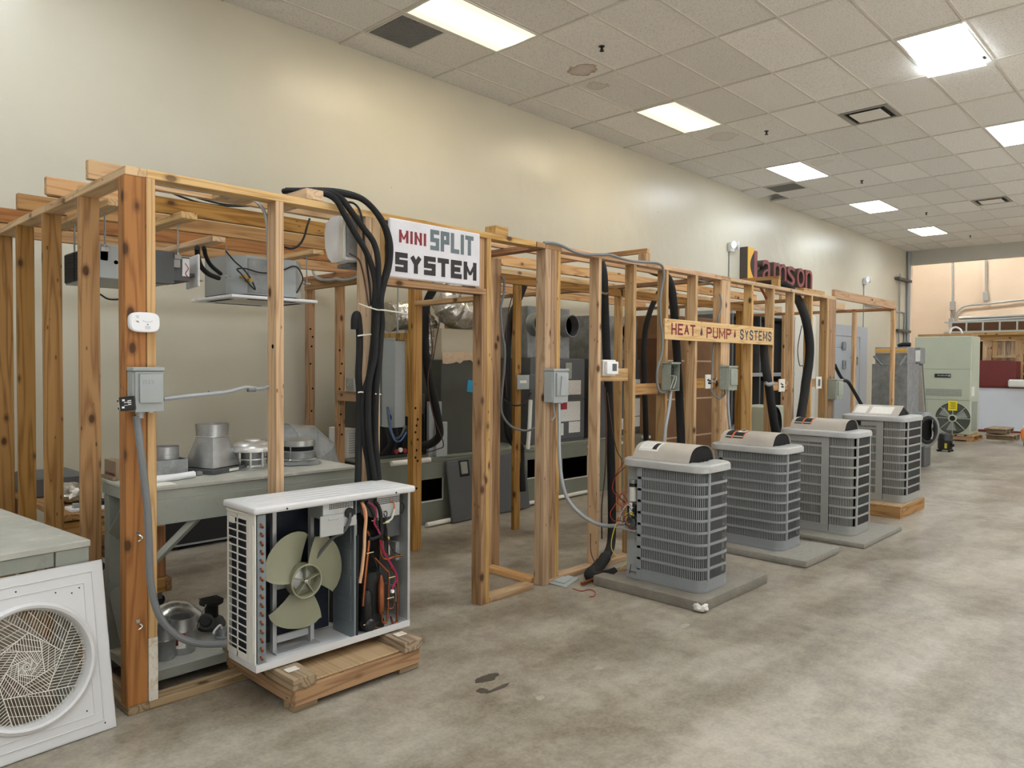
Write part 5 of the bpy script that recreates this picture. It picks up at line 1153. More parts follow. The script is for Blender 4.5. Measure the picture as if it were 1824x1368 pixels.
B().box(BX0, BX1+.35, BY0-.034, BY0-.0305, .05, .097).build('shelf_edge', GREYP, wb)
for x in (1.45, 2.6):
    for y in (3.7, 4.3): B().box(x, x+.08, y, y+.06, 0, .0545).build('skid', BLACK, wb)
# galvanised tray with a round collar (seen either side of the post)
ty = thing('duct_box', 'shallow galvanised duct box with a round collar on the workbench, half behind the corner post', 'duct', (1.48, 4.0, BZ))
def openbox(x0, x1, y0, y1, z0, z1, t=.004):
    b = B(); b.box(x0, x1, y0, y1, z0, z0+t)
    for q in ((x0, x1, y0, y0+t), (x0, x1, y1-t, y1), (x0, x0+t, y0+t, y1-t), (x1-t, x1, y0+t, y1-t)): b.box(*q, z0+t, z1)
    return b
openbox(1.345, 1.645, 3.93, 4.095, BZ+.001, BZ+.083).build('box', GALVD, ty)
B().box(1.352, 1.638, 3.937, 4.088, BZ+.07, BZ+.073).build('top_sheet', GALV, ty)
B().lathe([(.066, 0), (.068, .035), (.066, .037), (.068, .075), (.064, .075), (.062, .002)], (1.56, 4.01, BZ+.0732), n=32, caps=False).build('round_collar', GALV, ty)
tb_ = thing('tin_box', 'tarnished brown tin box with red lettering marks at the left end of the workbench', 'box', (1.365, 4.05, BZ))
B().box(1.30, 1.342, 3.955, 4.115, BZ+.001, BZ+.095, .002).build('body', TIN, tb_)
B().box(1.285, 1.299, 3.95, 4.115, BZ+.001, BZ+.02, .001).build('flange', TIN, tb_)
b = B()
for k in range(7): b.box(1.2985, 1.2999, 3.965+k*.02, 3.977+k*.02, BZ+.022, BZ+.034)
b.build('red_marks', MAROON, tb_)
tag(B().box(1.385, 1.60, 3.80, 3.915, BZ+.001, BZ+.007, .002).build('paper_sheets', PAPER), 'stack of white paper lying on the workbench right of the corner post', 'paper')
tag(B().box(1.375, 1.47, 3.64, 3.76, BZ+.001, BZ+.003).build('paper_sheet', PAPER), 'single white sheet on the workbench left of the corner post', 'paper')
tag(B().tube(sm([(1.40, 3.75, BZ+.02), (1.5, 3.765, BZ+.017), (1.58, 3.79, BZ+.017), (1.62, 3.80, BZ+.018)]), [.017]*19, 10).build('rolled_plan', WHITEP), 'rolled white sheet lying along the front of the workbench', 'paper roll')
tag(B().box(1.655, 1.685, 3.84, 3.87, BZ+.001, BZ+.022, .004).build('small_block', GALVD), 'small grey metal block on the bench between tray and transition', 'block')
# square to round transition
tr = thing('duct_transition', 'square-to-round galvanised transition standing on a dark grille on the workbench', 'duct', (1.80, 4.0, BZ))
def s2r(cx, cy, z0, hw, z1, r, n=32):
    vs0, vs1 = [], []
    for i in range(n):
        t = 2*PI*i/n+PI/4; c, s_ = math.cos(t), math.sin(t); k = hw/max(abs(c), abs(s_)); vs0.append((cx+c*k, cy+s_*k, z0)); vs1.append((cx+r*c, cy+r*s_, z1))
    return vs0+vs1, [(i, (i+1) % n, n+(i+1) % n, n+i) for i in range(n)]
TM = Matrix.Translation((1.80, 3.985, 0)) @ Matrix.Rotation(math.radians(22), 4, 'Z')
vs, f = s2r(0, 0, BZ+.028, .102, BZ+.185, .082)
b = B(); b._add([TM @ V(v) for v in vs], f); b.build('transition', GALV, tr, sharp=25)
b = B(); b.lathe([(.082, .185), (.085, .188), (.082, .192), (.086, .255), (.083, .255), (.079, .19)], (1.80, 3.985, BZ), n=36, caps=False); b.build('round_collar', GALV, tr)
B().box(-.022, .03, -.1035, -.1015, BZ+.10, BZ+.12, 0, TM @ Matrix.Translation((0, .032, 0))).build('price_label', PAPER, tr)
gt = thing('filter_frame', 'flat dark framed grille under the square-to-round transition', 'grille', (1.80, 3.98, BZ))
for q in ((-.135, .135, -.135, -.115), (-.135, .135, .115, .135), (-.135, -.115, -.115, .115), (.115, .135, -.115, .115)): B().box(*q, BZ+.001, BZ+.026, .002, TM).build('frame_rail', DARKG, gt)
b = B()
for k in range(11): b.box(-.114, .114, -.105+k*.02, -.095+k*.02, BZ+.008, BZ+.018, 0, TM)
b.build('grille_bars', BLACK, gt)
B().box(-.02, .05, -.1365, -.1348, BZ+.006, BZ+.02, 0, TM).build('white_label', PAPER, gt)
# roof vents
v1 = thing('roof_vent', 'shiny spun aluminium mushroom vent with an open cage, left of the bare stud', 'vent', (2.0, 3.93, BZ)); c = (2.015, 3.955)
B().lathe([(.13, .002), (.13, .006), (.08, .012), (.075, .02)], c+(BZ,), n=40).build('base_flange', SPUN, v1)
B().lathe([(.062, .02), (.062, .095), (.058, .095), (.058, .02)], c+(BZ,), n=32).build('throat', GALVD, v1)
for k in range(8):
    a = 2*PI*k/8+.2; x, y = c[0]+.085*math.cos(a), c[1]+.085*math.sin(a); B().box(x-.005, x+.005, y-.005, y+.005, BZ+.008, BZ+.10).build('cage_bar', SPUN, v1)
B().lathe([(.086, .05), (.09, .05), (.09, .056), (.086, .056)], c+(BZ,), n=32, caps=False).build('cage_ring', SPUN, v1)
B().lathe([(.118, .095), (.119, .099), (.112, .118), (.095, .138), (.06, .148), (.045, .15), (.043, .158), (.03, .16), (.001, .161)], c+(BZ,), n=40).build('cap', SPUN, v1)
v2 = thing('roof_vent', 'dented galvanised vent cap with torn metal foil, right of the bare stud on the workbench', 'vent', (2.33, 3.93, BZ)); c = (2.29, 3.93)
b = B(); rr = random.Random(5); rows = []
for j, (r, z) in enumerate(((.13, .002), (.118, .012), (.10, .02), (.098, .03))): rows.append([(c[0]+(r+rr.uniform(-.004, .004))*math.cos(2*PI*i/40), c[1]+(r+rr.uniform(-.004, .004))*math.sin(2*PI*i/40), BZ+z+rr.uniform(0, .004)) for i in range(41)])
b.grid(rows).build('crumpled_base', GALVD, v2)
B().lathe([(.092, .028), (.095, .03), (.093, .06), (.096, .075), (.092, .08)], c+(BZ,), n=36, caps=False).build('lower_band', GALVD, v2)
B().lathe([(.102, .028), (.106, .030), (.102, .034)], c+(BZ,), n=36, caps=False).build('rim', ALU, v2)
B().lathe([(.088, .08), (.088, .11), (.08, .11), (.08, .08)], c+(BZ,), n=36, caps=False).build('opening', VOID, v2)
B().lathe([(.094, .105), (.096, .108), (.094, .138), (.06, .15), (.001, .152)], c+(BZ,), n=36).build('cap', GALV, v2)
for k in range(4):
    a = PI/2*k-1.0; B().box(-.004, .004, -.001, .001, .03, .14, 0, Matrix.Translation((c[0]+.097*math.cos(a), c[1]+.097*math.sin(a), BZ)) @ Matrix.Rotation(a+PI/2, 4, 'Z')).build('seam_strip', GALV, v2)
tag(B().box(2.10, 2.2, 4.02, 4.09, BZ+.001, BZ+.06, .004).build('metal_block', GALVD), 'dull metal box behind the mushroom vent', 'box')
# flexible duct elbow leaning behind the bench, and grey felt roll
el = thing('duct_elbow', 'large galvanised duct elbow arching behind the end of the workbench', 'duct', (2.9, 5.0, 0))
cxy = at(538, 800, y=4.75)
segs = [(math.radians(a)) for a in (178, 140, 102, 66, 32, 0)]
R0, rt_ = .20, .135
pts = [V((cxy.x-.05+R0*math.cos(a), 4.75, .79+R0*math.sin(a)*1.0)) for a in segs]
B().tube(pts, rt_, 32, caps=False).build('gored_elbow', GALVD, el, sharp=12)
for i in range(1, 5): B().tube([pts[i]+(V((math.cos(2*PI*k/32)*(pts[i]-V((cxy.x-.05, 4.75, .79))).normalized().x, math.sin(2*PI*k/32), math.cos(2*PI*k/32)*(pts[i]-V((cxy.x-.05, 4.75, .79))).normalized().z)))*(rt_+.001) for k in range(32)], .003, 5, closed=True).build('seam', GALVD, el)
B().lathe([(.135, 0), (.14, .005), (.135, .01)], pts[-1], (0, 0, -1), n=32, caps=False).build('end_bead', GALV, el)
B().cyl(pts[0], (pts[0].x, 4.75, .48), .135, n=32).build('duct_run', GALV, el); B().cyl(pts[-1], (pts[-1].x, 4.75, .48), .135, n=32).build('duct_run', GALV, el)
sd = thing('support_stand', 'low dark stand under the duct elbow behind the workbench', 'stand', (2.75, 4.75, 0))
B().box(2.35, 3.2, 4.55, 4.95, .43, .478, .004).build('top', DARKG, sd)
for x in (2.4, 3.1):
    for y in (4.6, 4.88): B().box(x, x+.05, y, y+.05, 0, .43).build('leg', DARKG, sd)
# lower shelf: flue cans, elbow, cap
def can(c, r, h, lab, m=GALV, band=True):
    t = thing('flue_pipe', lab, 'duct', c+(.101,))
    B().lathe([(r, 0), (r, h*.62), (r*1.03, h*.64), (r, h*.66), (r*.98, h), (r*.93, h), (r*.93, h*.5)], c+(.101,), n=32, caps=False).build('wall', m, t); B().lathe([(.001, .002), (r*.98, .002)], c+(.101,), n=32).build('inner_floor', VOID, t)
    if band: B().lathe([(r*1.035, h*.63), (r*1.045, h*.645), (r*1.035, h*.66)], c+(.101,), n=32, caps=False).build('bead', ALU, t)
    return t
c1 = can((1.535, 3.745), .062, .175, 'short double-wall flue pipe with a red and white warning label on the lower shelf')
def wrap(c, r, z0, z1, d0, d1, m, name, par): B().grid([[(c[0]+r*math.cos(math.radians(d0+(d1-d0)*i/8)), c[1]+r*math.sin(math.radians(d0+(d1-d0)*i/8)), z) for i in range(9)] for z in (z0, z1)]).build(name, m, par)
wrap((1.535, 3.745), .0628, .135, .208, 200, 262, PRINT, 'warning_label', c1); wrap((1.535, 3.745), .0632, .190, .208, 212, 262, RED, 'red_header', c1); wrap((1.535, 3.745), .0632, .150, .185, 203, 232, MAROON, 'red_print', c1)
can((1.44, 3.72), .05, .15, 'plain grey flue pipe half behind the post on the lower shelf', GALVD)
e2 = thing('flue_elbow', 'bright bent flue elbow behind the labelled flue pipe', 'duct', (1.55, 3.9, .101))
B().tube(sm([(1.44, 3.90, .11), (1.45, 3.90, .2), (1.52, 3.90, .26), (1.6, 3.90, .25), (1.66, 3.90, .2)]), .05, 20).build('elbow', ALU, e2)
B().box(1.43, 1.5, 3.86, 3.94, .101, .115).build('foot', GALVD, e2)
fl = thing('floor_drain_fitting', 'black grated cap on a pipe stub with a grey pump body on the lower shelf', 'fitting', (1.80, 4.0, .101))
cx_, cy_ = 1.785, 3.97
B().lathe([(.07, 0), (.075, .02), (.06, .05), (.045, .06)], (cx_, cy_, .101), n=24).build('pump_body', DARKG, fl)
B().lathe([(.035, .055), (.035, .13)], (cx_, cy_, .101), n=20).build('pipe_stub', BLACK, fl)
B().lathe([(.055, .13), (.062, .135), (.062, .15), (.05, .155), (.001, .156)], (cx_, cy_, .101), n=24).build('grated_cap', BLACK, fl)
for k in range(5): B().box(cx_-.05, cx_+.05, cy_-.044+k*.02, cy_-.036+k*.02, .2565, .2595).build('grate_bar', BLACK, fl)
B().lathe([(.035, 0), (.04, .02), (.04, .06), (.03, .06), (.026, .02)], (cx_-.05, cy_-.04, .165), (-.35, -.9, .1), n=22).build('outlet', DARKG, fl)
B().tube(sm([(cx_-.05, cy_-.05, .25), (cx_-.09, cy_-.07, .2), (cx_-.11, cy_-.09, .15)]), .003, 5).build('pull_wire', CONDUITL, fl)
lp = thing('lamp_socket', 'small round metal socket with a white plug near the white outdoor unit', 'socket', (1.77, 3.78, .101))
B().lathe([(.045, 0), (.045, .006), (.036, .012), (.034, .04), (.03, .045)], (1.77, 3.79, .101), n=24).build('cup', GALVD, lp)
B().tube(sm([(1.76, 3.79, .145), (1.745, 3.78, .17), (1.71, 3.765, .155), (1.70, 3.76, .14)]), .006, 6).build('white_lead', WHITEP, lp)
# black trunk by the wall and timber cart behind the studs
bk = thing('storage_chest', 'low black box with a metal edge on the floor by the wall, under the workbench', 'box', (3.1, 6.3, 0))
B().box(2.43, 3.60, 6.2, 6.58, .03, .62, .006).build('body', BLACK, bk); B().box(2.47, 3.60, 6.193, 6.2, .03, .045).build('bottom_edge', CONDUITL, bk)
for x in (2.46, 3.5): B().box(x, x+.06, 6.22, 6.3, 0, .0295).build('foot', BLACK, bk)
ca = thing('timber_cart', 'rough timber cart on casters behind the left studs, loaded with scrap', 'cart', (1.62, 5.3, 0))
for x in (1.31, 1.78):
    for y in (4.83, 5.95): lum(ca, 'leg', x, x+.10, y, y+.038, .19, .63, ORANGE)
for y in (4.785, 5.99): lum(ca, 'rail', 1.29, 1.86, y, y+.04, .105, .19, FIR2)
lum(ca, 'rail', 1.862, 1.90, 4.785, 6.03, .105, .19, FIR2); lum(ca, 'rail', 1.29, 1.86, 4.785, 4.825, .52, .62, FIR2)
lum(ca, 'cross_rail', 1.40, 1.44, 4.87, 5.94, .33, .44, REDW)
for k in range(4): lum(ca, 'deck_board', 1.285+k*.155, 1.43+k*.155, 4.76, 6.05, .632, .670, FIR2)
for x in (1.36, 1.84):
    for y in (4.86, 5.96):
        B().cyl((x, y-.015, .04), (x, y+.015, .04), .04, n=16).build('caster', BLACK, ca); B().box(x-.02, x+.02, y-.022, y+.022, .05, .104).build('caster_fork', GALVD, ca)
b = B().tube([(1.30, 4.9, .32), (1.62, 5.4, .24)], .012, 8).build('loose_pipe', PVC); tag(b, 'pale pipe end poking out low behind the corner post', 'pipe')
b.location.z -= 0; 
tag(B().box(1.30, 1.62, 5.45, 5.9, .671, .80, .01).build('black_pan', DARKG), 'black metal pan on the scrap cart behind the left studs', 'pan')
rr = random.Random(11)
def lump(c, r, seed, sc=(1, 1, .7), n=14):
    rg = random.Random(seed); b = B(); rows = []
    for j in range(n+1):
        t = PI*j/n; rows.append([])
        for i in range(n*2+1):
            p = 2*PI*(i % (2*n))/(2*n); d = V((math.sin(t)*math.cos(p), math.sin(t)*math.sin(p), math.cos(t))); k = r*(1+.35*noise.noise(d*2.2+V((seed, 0, 0)))+.12*noise.noise(d*6+V((0, seed, 0))))
            rows[-1].append((c[0]+d.x*k*sc[0], c[1]+d.y*k*sc[1], c[2]+max(d.z*k*sc[2], -.0+(-r*sc[2]*.6))))
    return b.grid(rows)
tag(lump((1.42, 5.15, .725), .095, 3).build('foil_bag', FOIL), 'crumpled silver foil bag on the scrap cart', 'bag')
tag(lump((1.62, 5.02, .72), .085, 8).build('foil_bag', FOIL), 'second crumpled silver bag, behind the widest left stud gap', 'bag')
cb_ = thing('circuit_board', 'loose white appliance board with black parts on the scrap cart', 'electronics', (1.5, 4.88, .67))
B().box(1.34, 1.62, 4.80, 4.93, .671, .69, .003).build('tray', WHITEP, cb_)
for k in range(5): B().box(1.36+k*.05, 1.39+k*.05, 4.82, 4.86, .6905, .715).build('component', BLACK if k % 2 else PANELG, cb_)
tag(B().tube(sm([(1.66+.09*math.cos(t)*(1-.02*t), 4.9+.07*math.sin(t), .69+.006*t) for t in [q*.6 for q in range(34)]], 3), .008, 6).build('cable_pile', BLACK), 'pile of black cable on the scrap cart', 'cable')
tag(B().box(1.655, 1.75, 4.72, 4.758, .64, .70).build('scrap_offcut', ORANGE), 'small reddish offcut at the front of the scrap cart', 'offcut')

# ================================================================ SECOND BOOTH: FLOOR DUCT AND FURNACES
DY, DZ = 5.54, .645
fd = thing('floor_duct', 'long olive grey plenum box on the floor along the wall with square cut openings', 'duct', (7, 5.9, 0))
def slab_holes(x0, x1, z0, z1, holes, y, t):
    """front sheet with rectangular holes, as strips"""
    b = B(); xs = [x0]
    for h in holes: xs += [h[0], h[1]]
    xs.append(x1)
    for i in range(0, len(xs), 2):
        if xs[i+1]-xs[i] > 1e-4: b.box(xs[i], xs[i+1], y, y+t, z0, z1)
    for h in holes: b.box(h[0], h[1], y, y+t, z0, h[2]).box(h[0], h[1], y, y+t, h[3], z1)
    return b
hl = [at(540, 0, y=DY)]
def H(px0, px1, py0, py1): a, c = at(px0, py0, y=DY), at(px1, py1, y=DY); return (a.x, c.x, c.z, a.z)
holes = [H(705, 717, 866, 900), H(748, 788, 856, 888), (6.02, 6.40, .30, .50), H(1002, 1046, 817, 847), (8.1, 8.9, .25, .48)]
holes = sorted(holes)
X_0, X_1 = 3.97, 10.6
slab_holes(X_0, X_1, .0, DZ-.05, holes, DY, .012).build('front_board', BENCHG, fd)
B().box(X_0, X_1, DY-.006, DY+.03, DZ-.049, DZ-.02, .002).build('top_rail', BENCHG, fd)
B().box(X_0, X_1, DY-.01, 6.6, DZ-.019, DZ, .002).build('top_board', BENCHG, fd)
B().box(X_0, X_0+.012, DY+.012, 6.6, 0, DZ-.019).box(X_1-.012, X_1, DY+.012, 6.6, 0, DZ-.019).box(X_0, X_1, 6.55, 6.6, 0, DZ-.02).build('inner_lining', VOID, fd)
for h in holes: B().box(h[0]-.004, h[1]+.004, DY-.003, DY, h[2]-.01, h[2]).box(h[1], h[1]+.008, DY-.003, DY, h[2], h[3]).build('cut_edge', PVC, fd)
tag(B().tube(sm([at(760, 935, z=.03), at(830, 920, z=.03), at(890, 906, z=.03), at(1000, 885, z=.03), at(1105, 862, z=.03)]), .022, 10).build('drain_pipe', PVC), 'long white pvc drain pipe lying on the floor in front of the olive duct', 'pipe')
fp_ = at(795, 930, z=0)
lp_ = thing('leaning_door', 'charcoal furnace door with a latch, leaning on the olive duct', 'door panel', (5.0, 5.42, 0))
LM = Matrix.Translation((4.80, 5.42, .003)) @ Matrix.Rotation(math.radians(-9), 4, 'X')
B().box(0, .60, -.03, 0, 0, .60, .006, LM).build('panel', DARKG, lp_); B().box(.15, .28, -.034, -.03, .43, .592, .004, LM).build('latch_plate', BLACK, lp_); B().box(.165, .255, -.046, -.034, .455, .575, .006, LM).build('latch', GREYP, lp_); B().box(.33, .56, -.032, -.03, .04, .23, 0, LM).build('paper_label', PRINT, lp_)
tag(B().box(0, .5, -.03, 0, 0, .60, .006, Matrix.Translation((5.43, 5.44, .003)) @ Matrix.Rotation(math.radians(-8), 4, 'X')).build('leaning_panel', DARKG), 'second charcoal panel leaning beside the latched furnace door', 'door panel')
# electrical panel on the osb
ep = thing('breaker_panel', 'tall grey breaker panel with its cover open, on the strand board behind the black hoses', 'electrical box', (3.8, 5.1, .98))
pa = at(716, 612, x=3.74); pb_ = at(681, 612, x=3.74)
yA, yB, zt, zb = pa.y+.09, pb_.y+.07, 1.735, 1.02
b = B(); b.box(3.838, 3.844, yA, yB, zb, zt); b.box(3.745, 3.838, yB-.004, yB, zb, zt).box(3.745, 3.838, yA, yA+.004, zb, zt).box(3.745, 3.838, yA, yB, zt-.004, zt).box(3.745, 3.838, yA, yB, zb, zb+.004); b.build('enclosure', PANELG, ep)
B().box(3.738, 3.744, yA-.002, yA+(yB-yA)*.72, zb-.002, zt+.002, .002).build('cover', PANELG, ep)
B().lathe([(.001, 0), (.03, 0)], (3.7375, yA+.07, 1.10), (-1, 0, 0), n=18).build('knockout', VOID, ep)
for k in range(10): B().box(3.79, 3.837, yB-.06, yB-.01, 1.10+k*.055, 1.145+k*.055).build('breaker', BLACK, ep)
B().box(3.733, 3.739, yA-.004, yB+.004, zt, zt+.02).build('top_trim', PANELG, ep)
run('wire_bundle', [(690, 725, dict(x=3.72)), (694, 760, dict(x=3.70)), (703, 780, dict(x=3.68)), (714, 776, dict(x=3.70)), (722, 758, dict(x=3.74))], .010, DARKG, 'dark cable looping out of the bottom of the breaker panel', 'cable')
run('wire_bundle', [(692, 730, dict(x=3.70)), (700, 778, dict(x=3.66)), (712, 786, dict(x=3.66)), (724, 770, dict(x=3.72))], .007, BLUEW, 'blue cable looping below the breaker panel', 'cable')
jb = thing('switch_plate', 'small grey switch plate on the timber rail left of the black hoses', 'wall plate', (3.85, 5.5, 1.29))
c = at(625, 668, x=3.85); B().box(3.84, 3.859, c.y-.06, c.y+.06, 1.292, 1.41, .003).build('plate', GALV, jb)
for dy in (-.025, .025): B().box(3.836, 3.84, c.y+dy-.008, c.y+dy+.008, 1.34, 1.36).build('toggle', CHROME, jb)
run('wall_conduit', [(628, 695, dict(y=6.2)), (629, 715, dict(y=6.2)), (633, 728, dict(y=6.2)), (640, 735, dict(y=6.2))], .016, CONDUITL, 'grey conduit curving down behind the black hoses', 'conduit')
wh = thing('louvered_box', 'white box with a louvered grille standing low behind the black hoses', 'heater', (4.3, 6.2, DZ))
a_, c_ = at(617, 764, y=6.0), at(636, 800, y=6.0)
B().box(a_.x, a_.x+.32, 6.0, 6.3, DZ+.001, a_.z, .004).build('case', CREAM, wh)
for k in range(9): B().box(a_.x+.03, a_.x+.29, 5.996, 6.0, DZ+.05+k*(a_.z-DZ-.08)/9, DZ+.058+k*(a_.z-DZ-.08)/9).build('louver', PANELG, wh)
# charcoal furnace seen through the doorway, with a plenum and silver ducts above
f1 = thing('furnace', 'tall charcoal furnace cabinet with a blue note, seen through the low doorway', 'furnace', (5.15, 5.9, DZ))
B().box(4.84, 5.52, 5.62, 6.25, DZ+.001, 1.585, .004).build('cabinet', CHAR, f1)
c = at(839, 688, y=5.615); B().box(c.x-.05, c.x+.05, 5.614, 5.619, c.z-.06, c.z+.06, 0, Matrix.Translation(c) @ Matrix.Rotation(math.radians(8), 4, 'Y') @ Matrix.Translation(-c)).build('blue_note', BLUEP, f1)
pn = thing('plenum', 'cream board plenum with torn paper tape on top of the charcoal furnace', 'duct', (5.15, 5.9, 1.585))
B().box(4.86, 5.5, 5.64, 6.23, 1.587, 1.90, .004).build('box', mat('cream_duct_board', 'b5ab94', .8), pn)
rg = random.Random(4); top = 1.66; poly = [(4.85, top), (5.50, top+.02)]+[(5.50-.65*k/14, 1.575+rg.uniform(-.035, .02)) for k in range(15)]
B().prism(poly, (0, 5.612, 0), (1, 0, 0), (0, 0, 1), (0, -.002, 0)).build('torn_tape', TAPEC, pn)
def flex(name, pts, r, label, y=None, ribs=26, m=FOIL, seed=1):
    P_ = sm([at(p[0], p[1], y=p[2]) for p in pts], 12); rg = random.Random(seed); n = 28; rad = [r*(1+.05*math.sin(i*2.1)+rg.uniform(-.03, .03)) for i in range(len(P_))]
    o = B().tube(P_, rad, n, caps=True).build(name, m); return tag(o, label, 'duct', 'silver flexible ducts')
flex('flexible_duct', [(860, 566, 5.9), (828, 566, 5.75), (800, 548, 5.7), (795, 515, 5.8), (815, 490, 6.0)], .155, 'crinkled silver flexible duct elbow seen through the doorway')
flex('flexible_duct', [(690, 565, 5.95), (716, 562, 5.95), (742, 566, 5.95), (757, 590, 5.9), (752, 640, 5.9)], .14, 'smooth silver duct behind the black hoses, below the sign', seed=2)
run('steel_rod', [(709, 510, 5.3), (708.5, 560, 5.3), (708, 600, 5.3)], .008, GALV, 'threaded steel rod hanging in front of the silver duct', 'rod', k=2)
f0 = thing('opened_furnace', 'opened furnace with pipes and red valves under the breaker panel', 'furnace', (4.35, 5.9, DZ))
B().box(4.10, 4.75, 5.75, 6.3, DZ+.001, 1.25, .004).build('cabinet', CHAR, f0)
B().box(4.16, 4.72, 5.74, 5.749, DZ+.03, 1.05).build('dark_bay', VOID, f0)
for k in range(4): B().tube(sm([(4.2+.12*k, 5.73, DZ+.05), (4.25+.1*k, 5.69, DZ+.15+.04*k), (4.22+.13*k, 5.70, DZ+.3)]), .012, 8).build('hose', BLACK, f0)
for k, m_ in enumerate((RED, PVC, RED)): B().lathe([(.001, 0), (.022, .002), (.022, .02), (.001, .022)], (4.33+.05*k, 5.68, DZ+.07+.012*(k % 2)), (0, -1, 0), n=14).build('valve_knob', m_, f0)
pv = B(); a_ = at(697, 826, z=DZ+.025); pv.cyl(a_, a_+V((.42, -.02, 0)), .024, n=14); pv.cyl(a_+V((.2, -.01, 0)), a_+V((.2, -.01, .07)), .024, n=14)
tag(pv.build('pvc_tee', PVC), 'white pvc pipe with a tee lying on the olive duct behind the doorway post', 'pipe')
for px, lab, x0 in ((640, '', 0),): pass
wp = thing('white_panel_stack', 'pale grey leaning panels beside the charcoal furnace', 'panel', (4.75, 5.6, DZ))
B().box(4.64, 4.80, 5.56, 5.60, DZ+.001, 1.18, .003).build('tall_panel', CONDUITL, wp); B().box(4.70, 4.84, 5.52, 5.555, DZ+.001, .98, .003).build('short_panel', PANELG, wp)
# small open box on the booth post and white riser pipe
ob = thing('junction_box', 'small open grey junction box with a flip cover behind the triple stud', 'electrical box', (4.9, 4.65, 1.33))
a_, c_ = at(922, 668, y=4.70), at(952, 693, y=4.70)
B().box(a_.x, a_.x+.16, 4.70, 4.71, c_.z, a_.z, .002).build('cover', PANELG, ob); B().box(a_.x+.165, a_.x+.34, 4.70, 4.78, c_.z, a_.z, .002).build('box', DARKG, ob); B().box(a_.x+.03, a_.x+.12, 4.698, 4.70, a_.z-.075, a_.z-.05).build('label', PAPER, ob)
lum(bB, 'stud', a_.x+.06, a_.x+.14, 4.785, 4.83, 0, HT-S_, FIR2)
run('riser_pipe', [(945, 712, 5.50), (943, 760, 5.50), (940, 800, 5.50)], .022, PVC, 'white pvc riser pipe with couplings beside the second furnace', 'pipe', k=3)
def furnace(x0, x1, top, label, labels=True, ptop=2.2, px0=None, cols=1, group='charcoal furnaces in the booth'):
    t = thing('furnace', label, 'furnace', ((x0+x1)/2, 5.9, DZ), 0)
    yF = 5.62
    B().box(x0, x1, yF, 6.3, DZ+.001, top, .004).build('cabinet', DARKG, t)
    B().box(x0-.004, x1+.004, yF-.008, yF, DZ+.5, top-.004, .003).build('upper_door', DARKG, t)
    B().box(x0-.004, x1+.004, yF-.008, yF, DZ+.03, DZ+.49, .003).build('lower_door', DARKG, t)
    w_ = x1-x0; B().box(x0+w_*.62, x0+w_*.74, yF-.02, yF-.008, top-.24, top-.05, .005).build('latch', GREYP, t)
    if labels:
        for (a, b_, z0, z1, m_) in ((.62, .93, .55, .72, PRINT), (.52, .92, .24, .47, PRINT), (.70, .92, .10, .23, PRINT), (.42, .60, .08, .22, PRINT)): B().box(x0+w_*a, x0+w_*b_, yF-.010, yF-.0082, DZ+z0, DZ+z1).build('paper_label', m_, t)
        B().box(x0+w_*.52, x0+w_*.66, yF-.0115, yF-.0102, DZ+.38, DZ+.46).build('red_mark', RED, t); B().lathe([(.012, 0), (.032, .002), (.034, .014), (.02, .016), (.018, .005)], (x0+w_*.38, yF-.008, DZ+.36), (0, -1, 0), n=20).build('sight_port', BLACK, t)
    p = thing('supply_plenum', 'dull galvanised plenum with '+('two round collars on the second furnace' if cols == 2 else 'one round collar behind the thermostat'), 'duct', ((x0+x1)/2, 5.9, top))
    a0, a1 = px0
    B().box(a0, a1, 5.66, 6.25, top+.001, ptop, .004).build('box', GALVD, p)
    for cx in ([a0+.10, a1-.09] if cols == 2 else [(a0+a1)/2-.02]):
        B().lathe([(.135, 0), (.13, .01), (.13, .12), (.12, .12), (.12, .012)], (cx, 5.66, ptop-.2), (0, -1, 0), n=28, caps=False).build('collar', GALVD, p)
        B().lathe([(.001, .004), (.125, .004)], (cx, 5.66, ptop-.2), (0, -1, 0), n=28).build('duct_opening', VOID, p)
    return t
furnace(6.14, 7.10, 1.62, 'charcoal furnace with paper labels between the triple stud and the thermostat', True, 2.20, (6.14, 6.87), 2)
furnace(7.36, 8.42, 1.62, 'second charcoal furnace with paper labels, behind the thermostat', True, 2.17, (7.46, 8.36), 1)
for k, (px, py) in enumerate(((968, 802), (1055, 795), (1100, 788), (1150, 778))):
    a_ = at(px, py, z=DZ+.02); tag(B().cyl(a_-V((.06, .0, 0)), a_+V((.06, .02, 0)), .019, n=12).cyl(a_+V((.02, 0, 0)), a_+V((.02, -.05, 0)), .019, n=12).build('pvc_fitting', PVC), ('leftmost', 'second', 'third', 'rightmost')[k]+' of the loose white pvc fittings along the top of the olive duct', 'pipe fitting', 'pvc fittings on the duct')
# deeper in the heat pump booth: wrapped cartons, dark rack, pale cabinet
cb1 = thing('carton', 'tall brown cardboard wrapped crate behind the word HEAT of the long sign', 'box', (9.0, 5.0, 0))
B().box(8.28, 9.9, 5.2, 5.9, .10, 2.2, .01).build('carton', BROWNB, cb1); B().box(8.25, 9.93, 5.17, 5.93, 0, .099, .004).build('skid', BROWND, cb1)
for k in range(3): B().box(8.277, 9.903, 5.196, 5.1995, .6+.5*k, .62+.5*k).build('strap', TAPEC, cb1)
B().box(8.276, 8.279, 5.25, 5.85, 1.2, 1.9).build('side_flap', BROWND, cb1)
dr = thing('equipment_rack', 'black open equipment rack with pale grey shelves behind the right half of the sign', 'rack', (11.8, 5.9, 0))
rx0, rx1, ry = 10.66, 12.95, 5.55
B().box(rx0, rx1, 6.2, 6.25, .0, 2.42).build('back', VOID, dr)
for x in (rx0, 11.6, rx1-.05): B().box(x, x+.05, ry, 6.2, 0, 2.42).build('upright', DARKG, dr)
